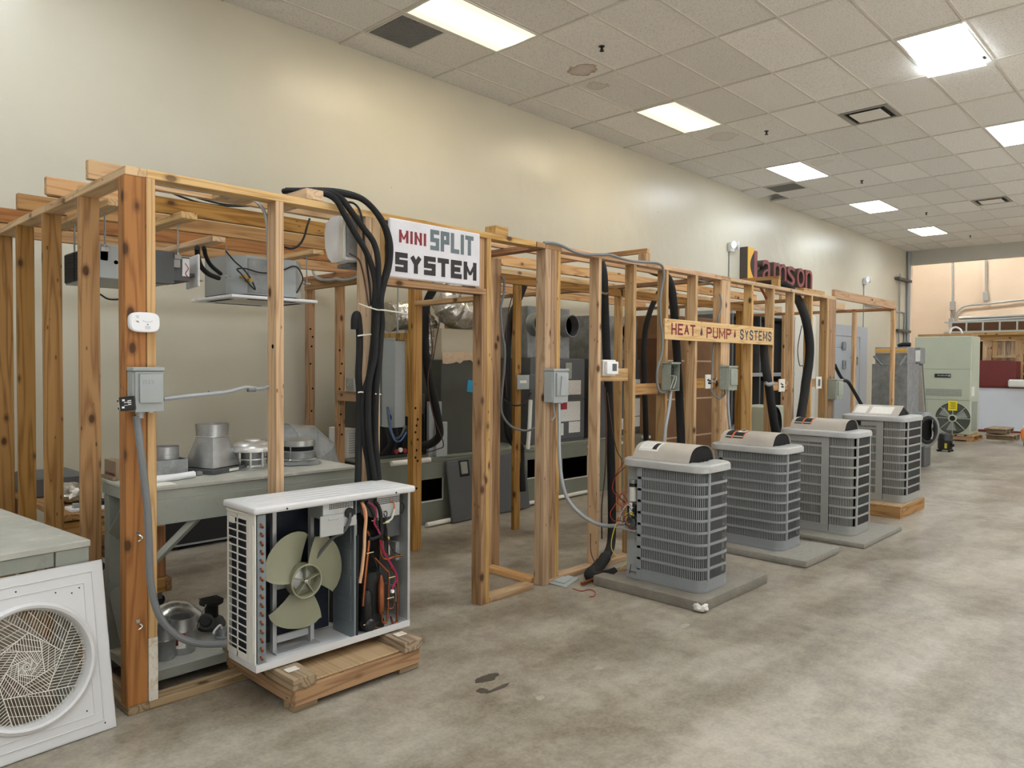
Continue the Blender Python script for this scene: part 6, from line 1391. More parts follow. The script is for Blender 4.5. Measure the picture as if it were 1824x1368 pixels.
for z in (.55, 1.38, 2.36): B().box(rx0-.01, rx1+.01, ry-.01, 6.2, z, z+.06, .003).build('shelf', CONDUITL, dr)
for x0, x1, z0, z1 in ((10.72, 11.59, .62, 1.3), (11.66, 12.89, .62, 1.3), (10.72, 11.59, 1.45, 2.3), (11.66, 12.89, 1.45, 2.3)): B().box(x0, x1, 5.75, 6.19, z0, z1, .004).build('black_module', VOID, dr)
gc = thing('round_grille_unit', 'beige condenser with a round wire grille, low behind the studs right of the second condenser', 'air conditioner', (11.2, 5.2, 0))
B().box(9.98, 10.62, 4.7, 5.1, .001, .98, .01).build('case', SAGE, gc)
c = at(1352, 765, y=4.695)
for k in range(7): B().lathe([(.04+.035*k, 0), (.046+.035*k, .004), (.04+.035*k, .008)], (10.3, 4.697, .72), (0, -1, 0), n=32, caps=False).build('grille_ring', DARKG, gc)
B().lathe([(.001, .0), (.27, .0)], (10.3, 4.6985, .72), (0, -1, 0), n=32).build('fan_opening', VOID, gc)
pc = thing('pale_cabinet', 'tall pale grey cabinet behind the arching hose', 'cabinet', (13.5, 6, 0))
B().box(13.0, 14.03, 5.6, 6.5, .08, 2.5, .03).build('case', CREAM, pc); B().box(12.985, 13.0, 5.62, 6.48, .1, 2.48).build('door', CREAM, pc); B().box(13.02, 14.0, 5.62, 6.48, 0, .0795).build('plinth', CHAR, pc)
tk = thing('duct_box', 'dark framed cooler box on the floor at the end stud', 'box', (10.0, 4.0, 0))
B().box(9.6, 10.35, 3.75, 4.15, .001, .72, .01).build('body', DARKG, tk); B().box(9.58, 10.37, 3.73, 4.17, .721, .75, .006).build('lid', PANELG, tk)
tag(lump((9.95, 3.92, .80), .10, 21, (1.6, 1.2, .5)).build('plastic_bag', mat('blue_white_bag', 'b9c3d6', .4, var=.25, vs=12)), 'crumpled blue and white bag on the dark box at the end stud', 'bag')
# ================================================================ FOUR CONDENSERS ON THEIR PADS
def rrect(x0, x1, y0, y1, r, corners='1111', k=6):
    """rounded rectangle, counter-clockwise from the (x1,y0) corner"""
    out = []
    for (cx, cy, a), on in zip(((x1-r, y0+r, -90), (x1-r, y1-r, 0), (x0+r, y1-r, 90), (x0+r, y0+r, 180)), corners):
        if on == '1': out += [(cx+r*math.cos(math.radians(a+90*i/k)), cy+r*math.sin(math.radians(a+90*i/k))) for i in range(k+1)]
        else: out.append((x1 if a in (-90, 0) else x0, y0 if a in (-90, 180) else y1))
    return out
def pathpts(poly, a, b, step):
    """points and outward normals every step metres along an open path"""
    pts = poly; out = []; acc = 0.
    for (x0, y0), (x1, y1) in zip(pts, pts[1:]):
        L = math.hypot(x1-x0, y1-y0)
        if L < 1e-6: continue
        while acc <= L:
            t = acc/L; out.append((x0+(x1-x0)*t, y0+(y1-y0)*t, (x1-x0)/L, (y1-y0)/L)); acc += step
        acc -= L
    return out
def strip(b, path, z0, z1, t0, t1):
    """wall of thickness t0..t1 (outwards) along an open path"""
    n = len(path); nor = []
    for i in range(n):
        a, c = path[max(0, i-1)], path[min(n-1, i+1)]; dx, dy = c[0]-a[0], c[1]-a[1]; L = math.hypot(dx, dy); nor.append((dy/L, -dx/L))
    vs = []
    for i, (x, y) in enumerate(path):
        for t in (t0, t1):
            for z in (z0, z1): vs.append((x+nor[i][0]*t, y+nor[i][1]*t, z))
    f = []
    for i in range(n-1):
        a = i*4; c = a+4; f += [(a+2, c+2, c+3, a+3), (a, a+1, c+1, c), (a+1, a+3, c+3, c+1), (a, c, c+2, a+2)]
    f += [(0, 2, 3, 1), ((n-1)*4, (n-1)*4+1, (n-1)*4+3, (n-1)*4+2)]
    b._add(vs, f)
def condenser(label, x0, x1, y0, y1, z0, z1, rows, style, m, hood, rot=0., open_side=False, base=.07):
    t = thing('condenser_unit', label, 'air conditioner', ((x0+x1)/2, (y0+y1)/2, z0), 0, 'grey heat pump condensers in a row'); r = .085
    # outer path: from the back end of the -x face, round the near corner, along the -y face, round, a little up the +x face
    def arc(cx, cy, a0, a1, k=7): return [(cx+r*math.cos(math.radians(a0+(a1-a0)*i/k)), cy+r*math.sin(math.radians(a0+(a1-a0)*i/k))) for i in range(k+1)]
    ye = y1-.13 if open_side else y1-r
    path = [(x0, ye)]+([] if open_side else [])+arc(x0+r, y0+r, 180, 270)+arc(x1-r, y0+r, 270, 360)+[(x1, y1-r)]+([] if open_side else [])
    if not open_side: path = arc(x0+r, y1-r, 90, 180)[:]+path[1:]
    Bz, Tz = z0+base, z1-.02; mid = (Bz+Tz)/2
    pan = B(); pan.prism(rrect(x0-.004, x1+.004, y0-.004, y1+.004, r), (0, 0, z0+.001), (1, 0, 0), (0, 1, 0), (0, 0, .02)); strip(pan, path, z0+.021, Bz, -.006, .001); pan.build('base_pan', m, t)
    # coil
    c_ = B(); strip(c_, [(x+(.0), y) for x, y in path], z0+.03, z1-.01, -.045, -.028); c_.build('coil', COIL, t)
    # louver slats: real bars, too fine to pick apart
    sl = B(); step = .0135
    for (x, y, dx, dy) in pathpts(path, 0, 1, step):
        nx, ny = dy, -dx
        if style == 'panel' and (ny < -.9): continue
        th_, dp, k_ = .0030, .0020, 1.65            # blades swept back along the path
        p, q = (x-nx*.002, y-ny*.002), (x-nx*(.002+dp)+dx*dp*k_, y-ny*(.002+dp)+dy*dp*k_)
        vs = [(a[0]+dx*o_, a[1]+dy*o_, z) for z in (Bz, Tz) for a, o_ in ((p, 0), (p, th_), (q, th_), (q, 0))]
        sl._add(vs, [(0, 1, 2, 3), (7, 6, 5, 4), (0, 4, 5, 1), (1, 5, 6, 2), (2, 6, 7, 3), (3, 7, 4, 0)])
    sl.build('louver_slats', m, t, kind='stuff')
    H = Tz-Bz; bw = .017
    for k in range(rows+1):
        z = Bz+H*k/rows; b = B(); strip(b, path, z-bw/2 if k else z, z+bw/2 if k < rows else z+.02, -.006, .003); b.build('louver_band', m, t)
    b = B(); strip(b, arc(x0+r, y0+r, 262, 270, 2)+[(x0+r+.012, y0)], Bz, Tz, -.004, .006); b.build('corner_seam', m, t)
    if style == 'panel':
        b = B()
        for k in range(rows):
            za, zb2 = Bz+H*k/rows+bw/2, Bz+H*(k+1)/rows-bw/2
            q = B().box(x0+r+.035, x1-r+.03, y0+.004, y0+.010, za+.004, zb2-.004); q.build('side_window', (COILR, COILT, COIL)[(k*2) % 3], t)
        B().box(x0+r+.0, x0+r+.034, y0-.002, y0+.004, Bz, Tz).build('corner_post', m, t); B().box(x1-r+.03, x1-r+.055, y0-.002, y0+.004, Bz, Tz).build('corner_post', m, t)
        ys_ = y0+.21; b = B(); b.box(x0-.004, x0+.003, ys_-.0, ys_+.075, Bz, Tz, .002); b.build('panel_stile', m, t); B().box(x0-.0045, x0-.0038, ys_-.003, ys_+.001, z0+.02, Tz).build('panel_seam', BLACK, t)
        B().box(x0-.003, x0+.003, ys_+.076, y1-r, Tz-.06, Tz+.01).build('top_rail', m, t)
    else:
        b = B(); b.box(x0-.003, x0+.003, ye-.03, ye+.005, z0+.02, Tz+.01, .001); b.build('end_stile', m, t)
    # lid with raised rim round the fan hole
    o = .022; lid = B(); P0 = rrect(x0-o, x1+o, y0-o, y1+o, r+.02, k=7); n = len(P0); cx, cy = (x0+x1)/2, (y0+y1)/2+.0
    rx, ry = (x1-x0)/2-.035, (y1-y0)/2-.07
    lay = [[(x, y, z1-.022) for x, y in P0], [(x, y, z1+.008) for x, y in P0], [(cx+(x-cx)*.985, cy+(y-cy)*.99, z1+.02) for x, y in P0], [(cx+(x-cx)*.94, cy+(y-cy)*.96, z1+.028) for x, y in P0]]
    hole = []
    for x, y in P0:
        a = math.atan2((y-cy)/ry, (x-cx)/rx); hole.append((cx+rx*math.cos(a), cy+ry*math.sin(a)))
    lay += [[(x, y, z1+.030) for x, y in hole], [(cx+(x-cx)*.965, cy+(y-cy)*.975, z1+.022) for x, y in hole], [(cx+(x-cx)*.96, cy+(y-cy)*.97, z1-.08) for x, y in hole]]
    lid.grid([L+[L[0]] for L in lay]); bmesh.ops.remove_doubles(lid.bm, verts=lid.bm.verts[:], dist=1e-5); lid.build('lid', UNITL, t)
    b = B(); b.prism([(cx+rx*.97*math.cos(2*PI*i/32), cy+ry*.97*math.sin(2*PI*i/32)) for i in range(32)], (0, 0, z1-.10), (1, 0, 0), (0, 1, 0), (0, 0, .01)); b.build('fan_well', VOID, t)
    g_ = B()
    for k in range(1, 6):
        s_ = k/5.2; g_.tube([(cx+rx*s_*math.cos(2*PI*i/28), cy+ry*s_*math.sin(2*PI*i/28), z1+.024) for i in range(28)], .0028, 4, closed=True)
    for k in range(4): a = PI*k/4+.3; g_.tube([(cx+rx*math.cos(a), cy+ry*math.sin(a), z1+.024), (cx-rx*math.cos(a), cy-ry*math.sin(a), z1+.024)], .0035, 4)
    g_.build('fan_guard', BLACK, t)
    # sheet hood arched over the fan, open at its ends
    kind, hm, hh, yA, yB, xw = hood
    hd = thing('fan_hood', hm, 'hood', (cx, (yA+yB)/2, z1+.03), 0, 'sheet metal hoods on the condensers')
    zb3 = z1+.0305
    if kind == 'arch': prof = [(cx-xw, zb3), (cx-xw*.80, zb3+hh*.62), (cx-xw*.55, zb3+hh*.9), (cx-xw*.2, zb3+hh), (cx+xw*.2, zb3+hh), (cx+xw*.55, zb3+hh*.88), (cx+xw*.82, zb3+hh*.55), (cx+xw, zb3)]; prof = [(p.x, p.y) for p in sm([(x, z, 0) for x, z in prof], 3)]
    else: prof = [(cx-xw, zb3), (cx-.01, zb3+hh), (cx+.01, zb3+hh), (cx+xw, zb3)]
    inner = [(cx+(x-cx)*.985, z-.0025) for x, z in prof]; inner[0] = (inner[0][0], zb3); inner[-1] = (inner[-1][0], zb3)
    hb = B(); vs = [(x, y, z) for y in (yA, yB) for x, z in prof]+[(x, y, z) for y in (yA, yB) for x, z in inner]; n = len(prof); f = []
    for i in range(n-1): f += [(i, i+1, n+i+1, n+i), (2*n+i, 3*n+i, 3*n+i+1, 2*n+i+1), (i, 2*n+i, 2*n+i+1, i+1), (n+i, n+i+1, 3*n+i+1, 3*n+i)]
    f += [(0, n, 3*n, 2*n), (n-1, 3*n-1, 4*n-1, 2*n-1)]
    hb._add(vs, f); hb.build('arched_sheet', HOODM, hd, sharp=30)
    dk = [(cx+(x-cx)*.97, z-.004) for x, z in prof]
    B().prism(dk, (0, yA+.012, 0), (1, 0, 0), (0, 0, 1), (0, .004, 0)).build('dark_baffle', VOID, hd)  # black sheet put in as the shade inside the hood's open end
    def onhood(a, b_, ya, yb, m_, name, lift=.0012):
        """label laid on the camera-side slope of the hood, a..b along the profile (0..1)"""
        ia, ib = a*(n-1), b_*(n-1); qs = []
        for q in range(6):
            s_ = ia+(ib-ia)*q/5; i = min(int(s_), n-2); u_ = s_-i; x = prof[i][0]+(prof[i+1][0]-prof[i][0])*u_; z = prof[i][1]+(prof[i+1][1]-prof[i][1])*u_; tx, tz = prof[i+1][0]-prof[i][0], prof[i+1][1]-prof[i][1]; L = math.hypot(tx, tz); qs.append((x-tz/L*lift, z+tx/L*lift))
        B().grid([[(x, ya, z) for x, z in qs], [(x, yb, z) for x, z in qs]]).build(name, m_, hd)
    return t, hd, onhood
def pad(name, label, cat, x0, x1, y0, y1, h, m, rough=True, bev=.012):
    b = B(); b.box(x0, x1, y0, y1, 0, h, bev, seg=2); o = b.build(name, m); return tag(o, label, cat)
pad('concrete_pad', 'thick concrete slab with a chipped white corner, under the nearest condenser', 'slab', 4.165, 5.085, 2.345, 3.20, .068, CONCP)
lp2 = B(); rg = random.Random(9)
tag(lump((4.19, 2.37, .028), .042, 5, (1.1, 1.1, .75)).build('plaster_lump', FLAKE), 'lump of broken white plaster stuck on the corner of the nearest slab', 'plaster')
pad('equipment_pad', 'grey textured pad under the second condenser', 'slab', 5.655, 6.345, 2.305, 3.25, .058, CONCP2, bev=.02)
pad('equipment_pad', 'low grey textured pad with a rounded edge under the third condenser', 'slab', 6.62, 7.63, 2.205, 3.15, .045, CONCP2, bev=.02)
wbk = thing('equipment_plinth', 'timber box plinth under the farthest condenser', 'base', (8.7, 2.7, 0))
lum(wbk, 'board', 8.20, 8.24, 2.39, 3.2, 0, .115, FIR2); lum(wbk, 'board', 8.241, 9.03, 2.39, 2.43, 0, .115, FIR2); lum(wbk, 'board', 8.99, 9.03, 2.431, 3.2, 0, .115, FIR2); lum(wbk, 'deck_panel', 8.20, 9.03, 2.39, 3.2, .1155, .127, PLY)
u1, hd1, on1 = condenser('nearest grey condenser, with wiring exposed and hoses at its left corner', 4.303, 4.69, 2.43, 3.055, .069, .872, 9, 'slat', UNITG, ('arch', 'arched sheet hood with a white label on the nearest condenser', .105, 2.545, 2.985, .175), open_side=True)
on1(.12, .42, 2.80, 2.955, PAPER, 'white_label'); on1(.15, .36, 2.815, 2.85, BLACK, 'dark_print', .002); on1(.20, .36, 2.86, 2.94, PRINT, 'printed_lines', .0018)
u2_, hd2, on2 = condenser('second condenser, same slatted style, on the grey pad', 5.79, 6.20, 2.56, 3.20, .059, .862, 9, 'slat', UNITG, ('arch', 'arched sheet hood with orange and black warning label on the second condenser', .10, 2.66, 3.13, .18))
on2(.1, .5, 2.93, 3.09, BLACK, 'warning_label'); on2(.1, .5, 3.02, 3.035, ORANGEW, 'orange_stripe', .002); on2(.1, .5, 2.925, 2.935, ORANGEW, 'orange_stripe', .002); on2(.3, .5, 2.94, 3.01, PAPER, 'white_field', .002); on2(.36, .46, 2.96, 2.99, BLACK, 'symbol', .0028)
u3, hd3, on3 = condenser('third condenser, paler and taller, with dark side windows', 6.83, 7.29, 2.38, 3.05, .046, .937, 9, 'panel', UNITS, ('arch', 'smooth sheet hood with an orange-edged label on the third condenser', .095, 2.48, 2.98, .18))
on3(.1, .5, 2.80, 2.95, BLACK, 'warning_label'); on3(.1, .5, 2.79, 2.80, ORANGEW, 'orange_stripe', .002); on3(.1, .5, 2.865, 2.88, ORANGEW, 'orange_stripe', .002); on3(.38, .5, 2.81, 2.86, PAPER, 'white_field', .002)
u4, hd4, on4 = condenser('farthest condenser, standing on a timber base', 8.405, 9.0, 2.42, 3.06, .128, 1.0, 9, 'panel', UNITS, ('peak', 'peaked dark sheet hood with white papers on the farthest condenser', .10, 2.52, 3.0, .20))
on4(.05, .28, 2.86, 2.98, PAPER, 'paper_label'); on4(.05, .28, 2.60, 2.82, PAPER, 'paper_label')
B().box(8.398, 8.404, 2.86, 3.04, .92, .965).build('dark_slot', VOID, u4)
# exposed corner of the nearest condenser: board, capacitor, contactor, wiring
B().box(4.36, 4.366, 2.93, 3.05, .10, .85).build('control_panel', PANELG, u1); B().box(4.31, 4.36, 2.93, 2.934, .1, .85).build('inner_wall', SAGED, u1)
B().box(4.30, 4.40, 2.94, 3.12, .395, .402, .001).build('wiring_shelf', PANELG, u1)
B().lathe([(.026, 0), (.026, .105), (.028, .105), (.028, .12), (.02, .125)], (4.335, 2.985, .60), n=20).build('capacitor', CREAM, u1)
B().lathe([(.0285, .10), (.0285, .125)], (4.335, 2.985, .60), n=20).build('capacitor_band', GLOSSB, u1); B().lathe([(.03, .125), (.03, .15), (.001, .152)], (4.335, 2.985, .60), n=20).build('capacitor_cap', GALV, u1)
B().box(4.31, 4.36, 2.955, 3.02, .50, .575, .004).build('contactor', BLACK, u1); B().box(4.305, 4.31, 2.975, 2.995, .51, .59).build('white_tab', WHITEP, u1)
B().box(4.30, 4.35, 2.95, 3.03, .43, .48, .003).build('terminal_strip', DARKG, u1)
rg = random.Random(2)
for k in range(12):
    m_ = (RED, BLACK, BLUEW, YELLOW, WIREB, TAPEW, ORANGEW, BLACK)[k % 8]; p0 = V((4.305, rg.uniform(2.95, 3.02), rg.uniform(.45, .57))); p3 = V((4.305, rg.uniform(2.95, 3.05), rg.uniform(.41, .48)))
    B().tube(sm([p0, p0+V((-.03, rg.uniform(-.01, .04), rg.uniform(-.02, .03))), p3+V((-.035, rg.uniform(0, .03), .02)), p3]), .0025, 5).build('wire', m_, u1)
run('red_wire', [(1112, 822, 3.05), (1098, 845, 3.1), (1091, 868, 3.12), (1100, 885, 3.1), (1118, 895, 3.05), (1108, 880, 3.08), (1095, 900, 3.1), (1087, 915, 3.1), (1095, 928, 3.08), (1120, 922, 3.02)], .003, RED, '', '', parent=u1)
run('red_wire', [(1118, 875, 3.03), (1102, 882, 3.07), (1100, 895, 3.07), (1112, 905, 3.04)], .0025, RED, '', '', parent=u1); run('black_wire', [(1113, 832, 3.05), (1096, 850, 3.12), (1094, 870, 3.12), (1108, 890, 3.06), (1122, 905, 3.02)], .0025, BLACK, '', '', parent=u1)
run('yellow_wire', [(1120, 921, 3.05), (1102, 926, 3.09), (1092, 950, 3.1), (1089, 975, 3.1), (1098, 992, 3.08)], .003, YELLOW, '', '', parent=u1); run('yellow_wire', [(1129, 945, 3.03), (1124, 970, 3.05), (1120, 995, 3.05), (1105, 1013, 3.06)], .003, YELLOW, '', '', parent=u1)
run('pipe_stub', [(1097, 1021, 3.14), (1115, 1018, 3.1), (1135, 1015, 3.0)], .014, COPPER, '', '', parent=u1)
run('brown_wire', [(1052, 950, 3.3), (1053, 985, 3.28), (1065, 1010, 3.22), (1085, 1030, 3.15), (1098, 1042, 3.05), (1110, 1046, 2.99), (1120, 1025, 3.0), (1124, 1005, 3.0)], .0035, WIREB, 'long brown wire trailing over the slab beside the nearest condenser', 'wire')
run('drain_line', [(1036, 1040, dict(z=.02)), (1055, 1033, dict(z=.02)), (1075, 1029, dict(z=.03))], .012, COPPER, 'copper tube end lying beside the nearest slab', 'pipe')
cv = thing('box_cover', 'loose grey metal box cover lying on the floor by the stud wall', 'cover', (3.95, 3.3, 0))
a_ = at(1003, 1037, z=0); CM = Matrix.Translation((a_.x, a_.y, .012)) @ Euler((math.radians(4), math.radians(-5), math.radians(12))).to_matrix().to_4x4()
B().box(-.10, .10, -.075, .075, 0, .004, .001, CM).box(-.10, .10, -.075, -.071, -.010, 0, 0, CM).box(-.10, .10, .071, .075, -.010, 0, 0, CM).build('sheet', PANELG, cv); B().box(-.06, .05, -.045, .045, .004, .012, .004, CM).build('raised_panel', PANELG, cv)
tag(B().tube(sm([at(1020, 1048, z=.004), at(1035, 1053, z=.004), at(1050, 1050, z=.004), at(1060, 1055, z=.004), at(1058, 1062, z=.004), at(1050, 1063, z=.004)]), .003, 5).build('red_wire', RED), 'short red wire lying on the floor in front of the nearest slab', 'wire')

# ================================================================ WALL FITTINGS
for k, (px, py, lab) in enumerate(((1304, 439, 'white emergency light on the wall left of the old letter sign'), (1543, 500, 'white emergency light on the wall above the far bay'))):
    c = at(px, py, y=WL-.06); t = thing('emergency_light', lab, 'lamp', (c.x, WL, c.z), 0, 'white emergency lights')
    B().box(c.x-.07, c.x+.09, WL-.07, WL-.001, c.z-.09, c.z+.07, .02, seg=2).build('housing', WHITEP, t)
    for dx in (-.02, .14): B().lathe([(.001, .0), (.05, .005), (.075, .06), (.07, .07), (.001, .06)], (c.x+dx, WL-.05, c.z+.03), (.5 if dx > 0 else -.3, -1, -.1), n=18).build('lamp_head', WHITEP, t)
    B().cyl((c.x-.01, WL-.013, 1.0), (c.x-.01, WL-.013, c.z-.091), .012, n=8).build('conduit', CONDUITL, t)
# grey cooler door with hardware
dk_ = struct('door_1', B().box(17.3, 19.55, WL-.055, WL-.001, .0, 2.53), STEELDOOR)
B().box(17.3, 19.55, WL-.075, WL-.056, 2.28, 2.53).build('door_head', STEELDOOR, dk_); B().box(19.05, 19.55, WL-.075, WL-.056, 0, 2.28).build('door_jamb', STEELDOOR, dk_); B().box(17.3, 19.0, WL-.085, WL-.056, .05, 1.98, .01).build('door_leaf', STEELDOOR, dk_); B().box(17.32, 18.98, WL-.07, WL-.056, 2.0, 2.26, .004).build('transom_panel', STEELDOOR, dk_)
c = at(1523, 637, y=6.5); B().box(c.x-.25, c.x+.08, 6.46, 6.52, c.z-.03, c.z+.03, .01).box(c.x+.02, c.x+.1, 6.46, 6.53, c.z-.18, c.z+.02, .01).build('latch_handle', CHROME, dk_)
for py in (615, 648): c = at(1504, py, y=6.5); B().box(c.x-.08, c.x+.05, 6.47, 6.525, c.z-.12, c.z+.08, .01).build('hinge', GALVD, dk_)
# corner conduits
def conduit(name, pts, r, label, m=CONDUITL): return tag(B().tube(pts, r, 8).build(name, m), label, 'pipe')
conduit('corner_pipe', [(22.78, WL-.06, .0), (22.78, WL-.06, CZ-.02)], .055, 'thick grey vertical pipe in the corner under the beam')
conduit('corner_conduit', sm([(22.1, WL-.04, .6), (22.1, WL-.04, 3.0), (22.1, WL-.04, 4.1)], 3), .02, 'thin vertical conduit beside the thick corner pipe')
for z, lab in ((3.95, 'upper dark strap across the corner pipes'), (2.55, 'lower dark strap across the corner pipes')): tag(B().box(21.75, 22.85, WL-.13, WL-.002, z-.035, z+.035, .004).build('pipe_strap', CHAR), lab, 'strap', 'dark straps on the corner pipes')
conduit('wall_conduit', sm([(19.5, WL-.03, 3.1), (21.6, WL-.03, 3.06), (22.45, WL-.03, 3.06), (22.6, WL-.03, 2.9), (22.6, WL-.03, 1.6)], 4), .025, 'horizontal wall conduit that bends down near the corner')
for k, (px, p0, p1) in enumerate(((1697, 466, 545), (1695, 545, 575), (1756, 462, 528))):
    a_, b_ = at(px, p0, x=27.9), at(px, p1, x=27.9); t = thing('hanging_cord', ('long drop cord on the far buff wall', 'lower end of the long drop cord on the far wall', 'short drop cord with an outlet on the far buff wall')[k], 'cord', (27.9, a_.y, b_.z)); B().cyl(a_, b_, .03, n=6).build('cord', PANELG, t); B().box(27.82, 27.95, b_.y-.07, b_.y+.07, b_.z-.15, b_.z+.15, .01).build('outlet_box', PANELG, t)
conduit('far_conduit', sm([at(1700, 572, x=27.9), at(1703, 560, x=27.9), at(1712, 549, x=27.9), at(1725, 544, x=27.9), at(1760, 541, x=27.9), at(1840, 532, x=27.9)], 4), .03, 'thin curved conduit across the far buff wall', PANELG)

# ================================================================ FAR END OF THE HALL
hv = thing('packaged_unit', 'large sage green packaged air handler with a round fan on a wood pallet', 'air conditioner', (18.4, 4.5, .1))
hx0, hx1, hy0, hy1, hz0, hz1 = 18.0, 18.72, 3.93, 5.02, .13, 2.22
B().box(hx0, hx1, hy0, hy1, hz0, hz1, .015).build('case', SAGE, hv)
for z in (.86, 1.52): B().box(hx0-.004, hx0, hy0+.01, hy1-.01, z-.006, z+.006).build('panel_joint', SAGED, hv)
B().box(hx0-.003, hx0, hy0+.82, hy0+.826, hz0+.02, .85).build('panel_joint', SAGED, hv)
c = at(1679, 669, x=hx0-.01); B().box(hx0-.014, hx0, c.y-.155, c.y+.155, c.z-.04, c.z+.04, .003).build('name_plate', BLACK, hv)
for k in range(8): B().box(hx0-.016, hx0-.013, c.y+.09-.028*k-.01, c.y+.09-.028*k+.008, c.z-.012, c.z+.012 if k % 3 else c.z+.02).build('plate_lettering', PANELG, hv)
B().box(hx0-.016, hx0-.013, c.y-.145, c.y-.115, c.z-.022, c.z+.022).build('plate_emblem', PANELG, hv)
a_, b_ = at(1649, 692, x=hx0), at(1713, 706, x=hx0)
for k in range(8):
    yk = a_.y+(b_.y-a_.y)*(k+.5)/8; B().box(hx0-.006, hx0-.001, yk-.043, yk+.043, b_.z, a_.z).build('air_grille', SAGED, hv)
    for j in range(5): B().box(hx0-.009, hx0-.006, yk-.04, yk+.04, b_.z+(a_.z-b_.z)*(j+.35)/5, b_.z+(a_.z-b_.z)*(j+.5)/5).build('grille_bar', SAGE, hv)
c = at(1697, 745, x=hx0)
B().lathe([(.001, .002), (.33, .002)], (hx0-.002, c.y, c.z), (-1, 0, 0), n=40).build('fan_opening', VOID, hv); B().lathe([(.33, 0), (.345, .01), (.33, .012)], (hx0-.001, c.y, c.z), (-1, 0, 0), n=40, caps=False).build('fan_rim', SAGE, hv)
b = B()
for k in range(14): b.lathe([(.10+.016*k, .008), (.103+.016*k, .011), (.106+.016*k, .008)], (hx0, c.y, c.z), (-1, 0, 0), n=36, caps=False)
b.build('wire_rings', SAGED, hv)
for k in range(8): a = PI/4*k; B().tube([(hx0-.014, c.y+.08*math.cos(a), c.z+.08*math.sin(a)), (hx0-.014, c.y+.335*math.cos(a), c.z+.335*math.sin(a))], .007, 5).build('guard_spoke', SAGE, hv)
B().lathe([(.055, .01), (.085, .015), (.085, .03), (.055, .035)], (hx0, c.y, c.z), (-1, 0, 0), n=24, caps=False).build('hub_ring', SAGE, hv); B().lathe([(.001, .03), (.055, .028)], (hx0, c.y, c.z), (-1, 0, 0), n=24).build('hub', BLACK, hv)
for k in range(3):
    a = 2*PI*k/3+.6; vs = [(hx0-.004-.002*j, c.y+r*math.cos(a+w_), c.z+r*math.sin(a+w_)) for j, (r, w_) in enumerate(((.08, -.3), (.27, -.35), (.28, .35), (.08, .3)))]; bb = B(); bb._add(vs, [(0, 1, 2, 3)]); bb.build('fan_blade', PANELG, hv)
yt = thing('warning_tag', 'yellow printed tag hanging on the fan guard of the sage green unit', 'tag', (hx0, c.y, c.z+.2))
d = at(1697, 721, x=hx0-.02); B().box(hx0-.024, hx0-.019, d.y-.085, d.y+.085, d.z-.125, d.z+.085).build('tag', YTAG, yt)
for k in range(5): B().box(hx0-.026, hx0-.024, d.y-.06, d.y+.05-.02*(k % 2), d.z-.08+k*.03, d.z-.07+k*.03).build('print_line', BLACK, yt)
B().box(hx0+.1, hx1-.1, hy0-.004, hy0, 1.5, 2.1).box(hx0+.02, hx0+.3, hy0-.006, hy0, .85, 1.2).build('side_panel', SAGE, hv); B().box(hx0+.03, hx0+.28, hy0-.008, hy0-.006, .95, 1.15).build('side_label', PAPER, hv)
for k in range(6): B().box(hx0+.1+k*.08, hx0+.15+k*.08, hy0-.004, hy0, .2, .83).build('side_louver', SAGED, hv)
hp_ = thing('wood_pallet', 'light wood pallet under the sage green unit', 'pallet', (18.35, 4.5, 0))
for x in (17.95, 18.33, 18.7): lum(hp_, 'stringer', x, x+.05, 3.85, 5.1, .025, .10, FIR2)
for k in range(7): lum(hp_, 'deck_board', 17.93, 18.77, 3.86+k*.18, 3.98+k*.18, .1005, .128, FIR)
for k in range(4): lum(hp_, 'bottom_board', 17.93, 18.77, 3.86+k*.36, 3.98+k*.36, 0, .0245, FIR2)
tag(lum(None, 'top_plank', 18.05, 18.6, 3.95, 4.98, 2.221, 2.27, FIR2), 'plank lying on top of the sage green unit', 'plank')
cm = thing('compressor', 'black scroll compressor standing on the floor in front of the sage green unit', 'compressor', (15.5, 3.78, 0))
ccx, ccy = 15.5, 3.78
B().lathe([(.05, .345), (.10, .33), (.12, .30), (.122, .22), (.125, .215), (.125, .205), (.122, .2), (.122, .06), (.11, .035), (.06, .03)], (ccx, ccy, 0), n=32).build('shell', GLOSSB, cm)
for k in range(4): a = PI/4+PI/2*k; B().box(ccx+.13*math.cos(a)-.025, ccx+.13*math.cos(a)+.025, ccy+.13*math.sin(a)-.025, ccy+.13*math.sin(a)+.025, .02, .035, .003).build('foot_plate', BLACK, cm); B().lathe([(.02, 0), (.02, .0195)], (ccx+.13*math.cos(a), ccy+.13*math.sin(a), 0), n=12).build('rubber_foot', RUBBER, cm)
B().box(ccx-.126, ccx-.12, ccy-.06, ccy-.02, .07, .16).build('yellow_label', YELLOW, cm); B().box(ccx-.07, ccx+.0, ccy-.155, ccy-.115, .10, .15, .005).build('terminal_cover', BLACK, cm)
# round motor housing on a stand behind the last condenser
bl = thing('blower_housing', 'round grey blower housing with torn silver foil, behind the farthest condenser', 'blower', (12.9, 3.4, 0))
bc = at(1646, 765, x=12.9)
B().lathe([(.25, 0), (.275, .01), (.275, .20), (.25, .21)], (12.9, bc.y+.12, bc.z), (-.45, -1, 0), n=36).build('scroll_drum', GALVD, bl)
B().lathe([(.001, .212), (.16, .212)], (12.9, bc.y+.12, bc.z), (-.45, -1, 0), n=30).build('inlet', VOID, bl); B().lathe([(.16, .21), (.18, .225), (.22, .215)], (12.9, bc.y+.12, bc.z), (-.45, -1, 0), n=36, caps=False).build('inlet_rim', BLACK, bl)
rg = random.Random(6); B().grid([[(12.84+.10*j/3+rg.uniform(-.02, .02), bc.y-.105-.03*rg.random()-.0*j, bc.z+.16-.3*i/6) for j in range(4)] for i in range(7)]).build('torn_foil', ALU, bl)
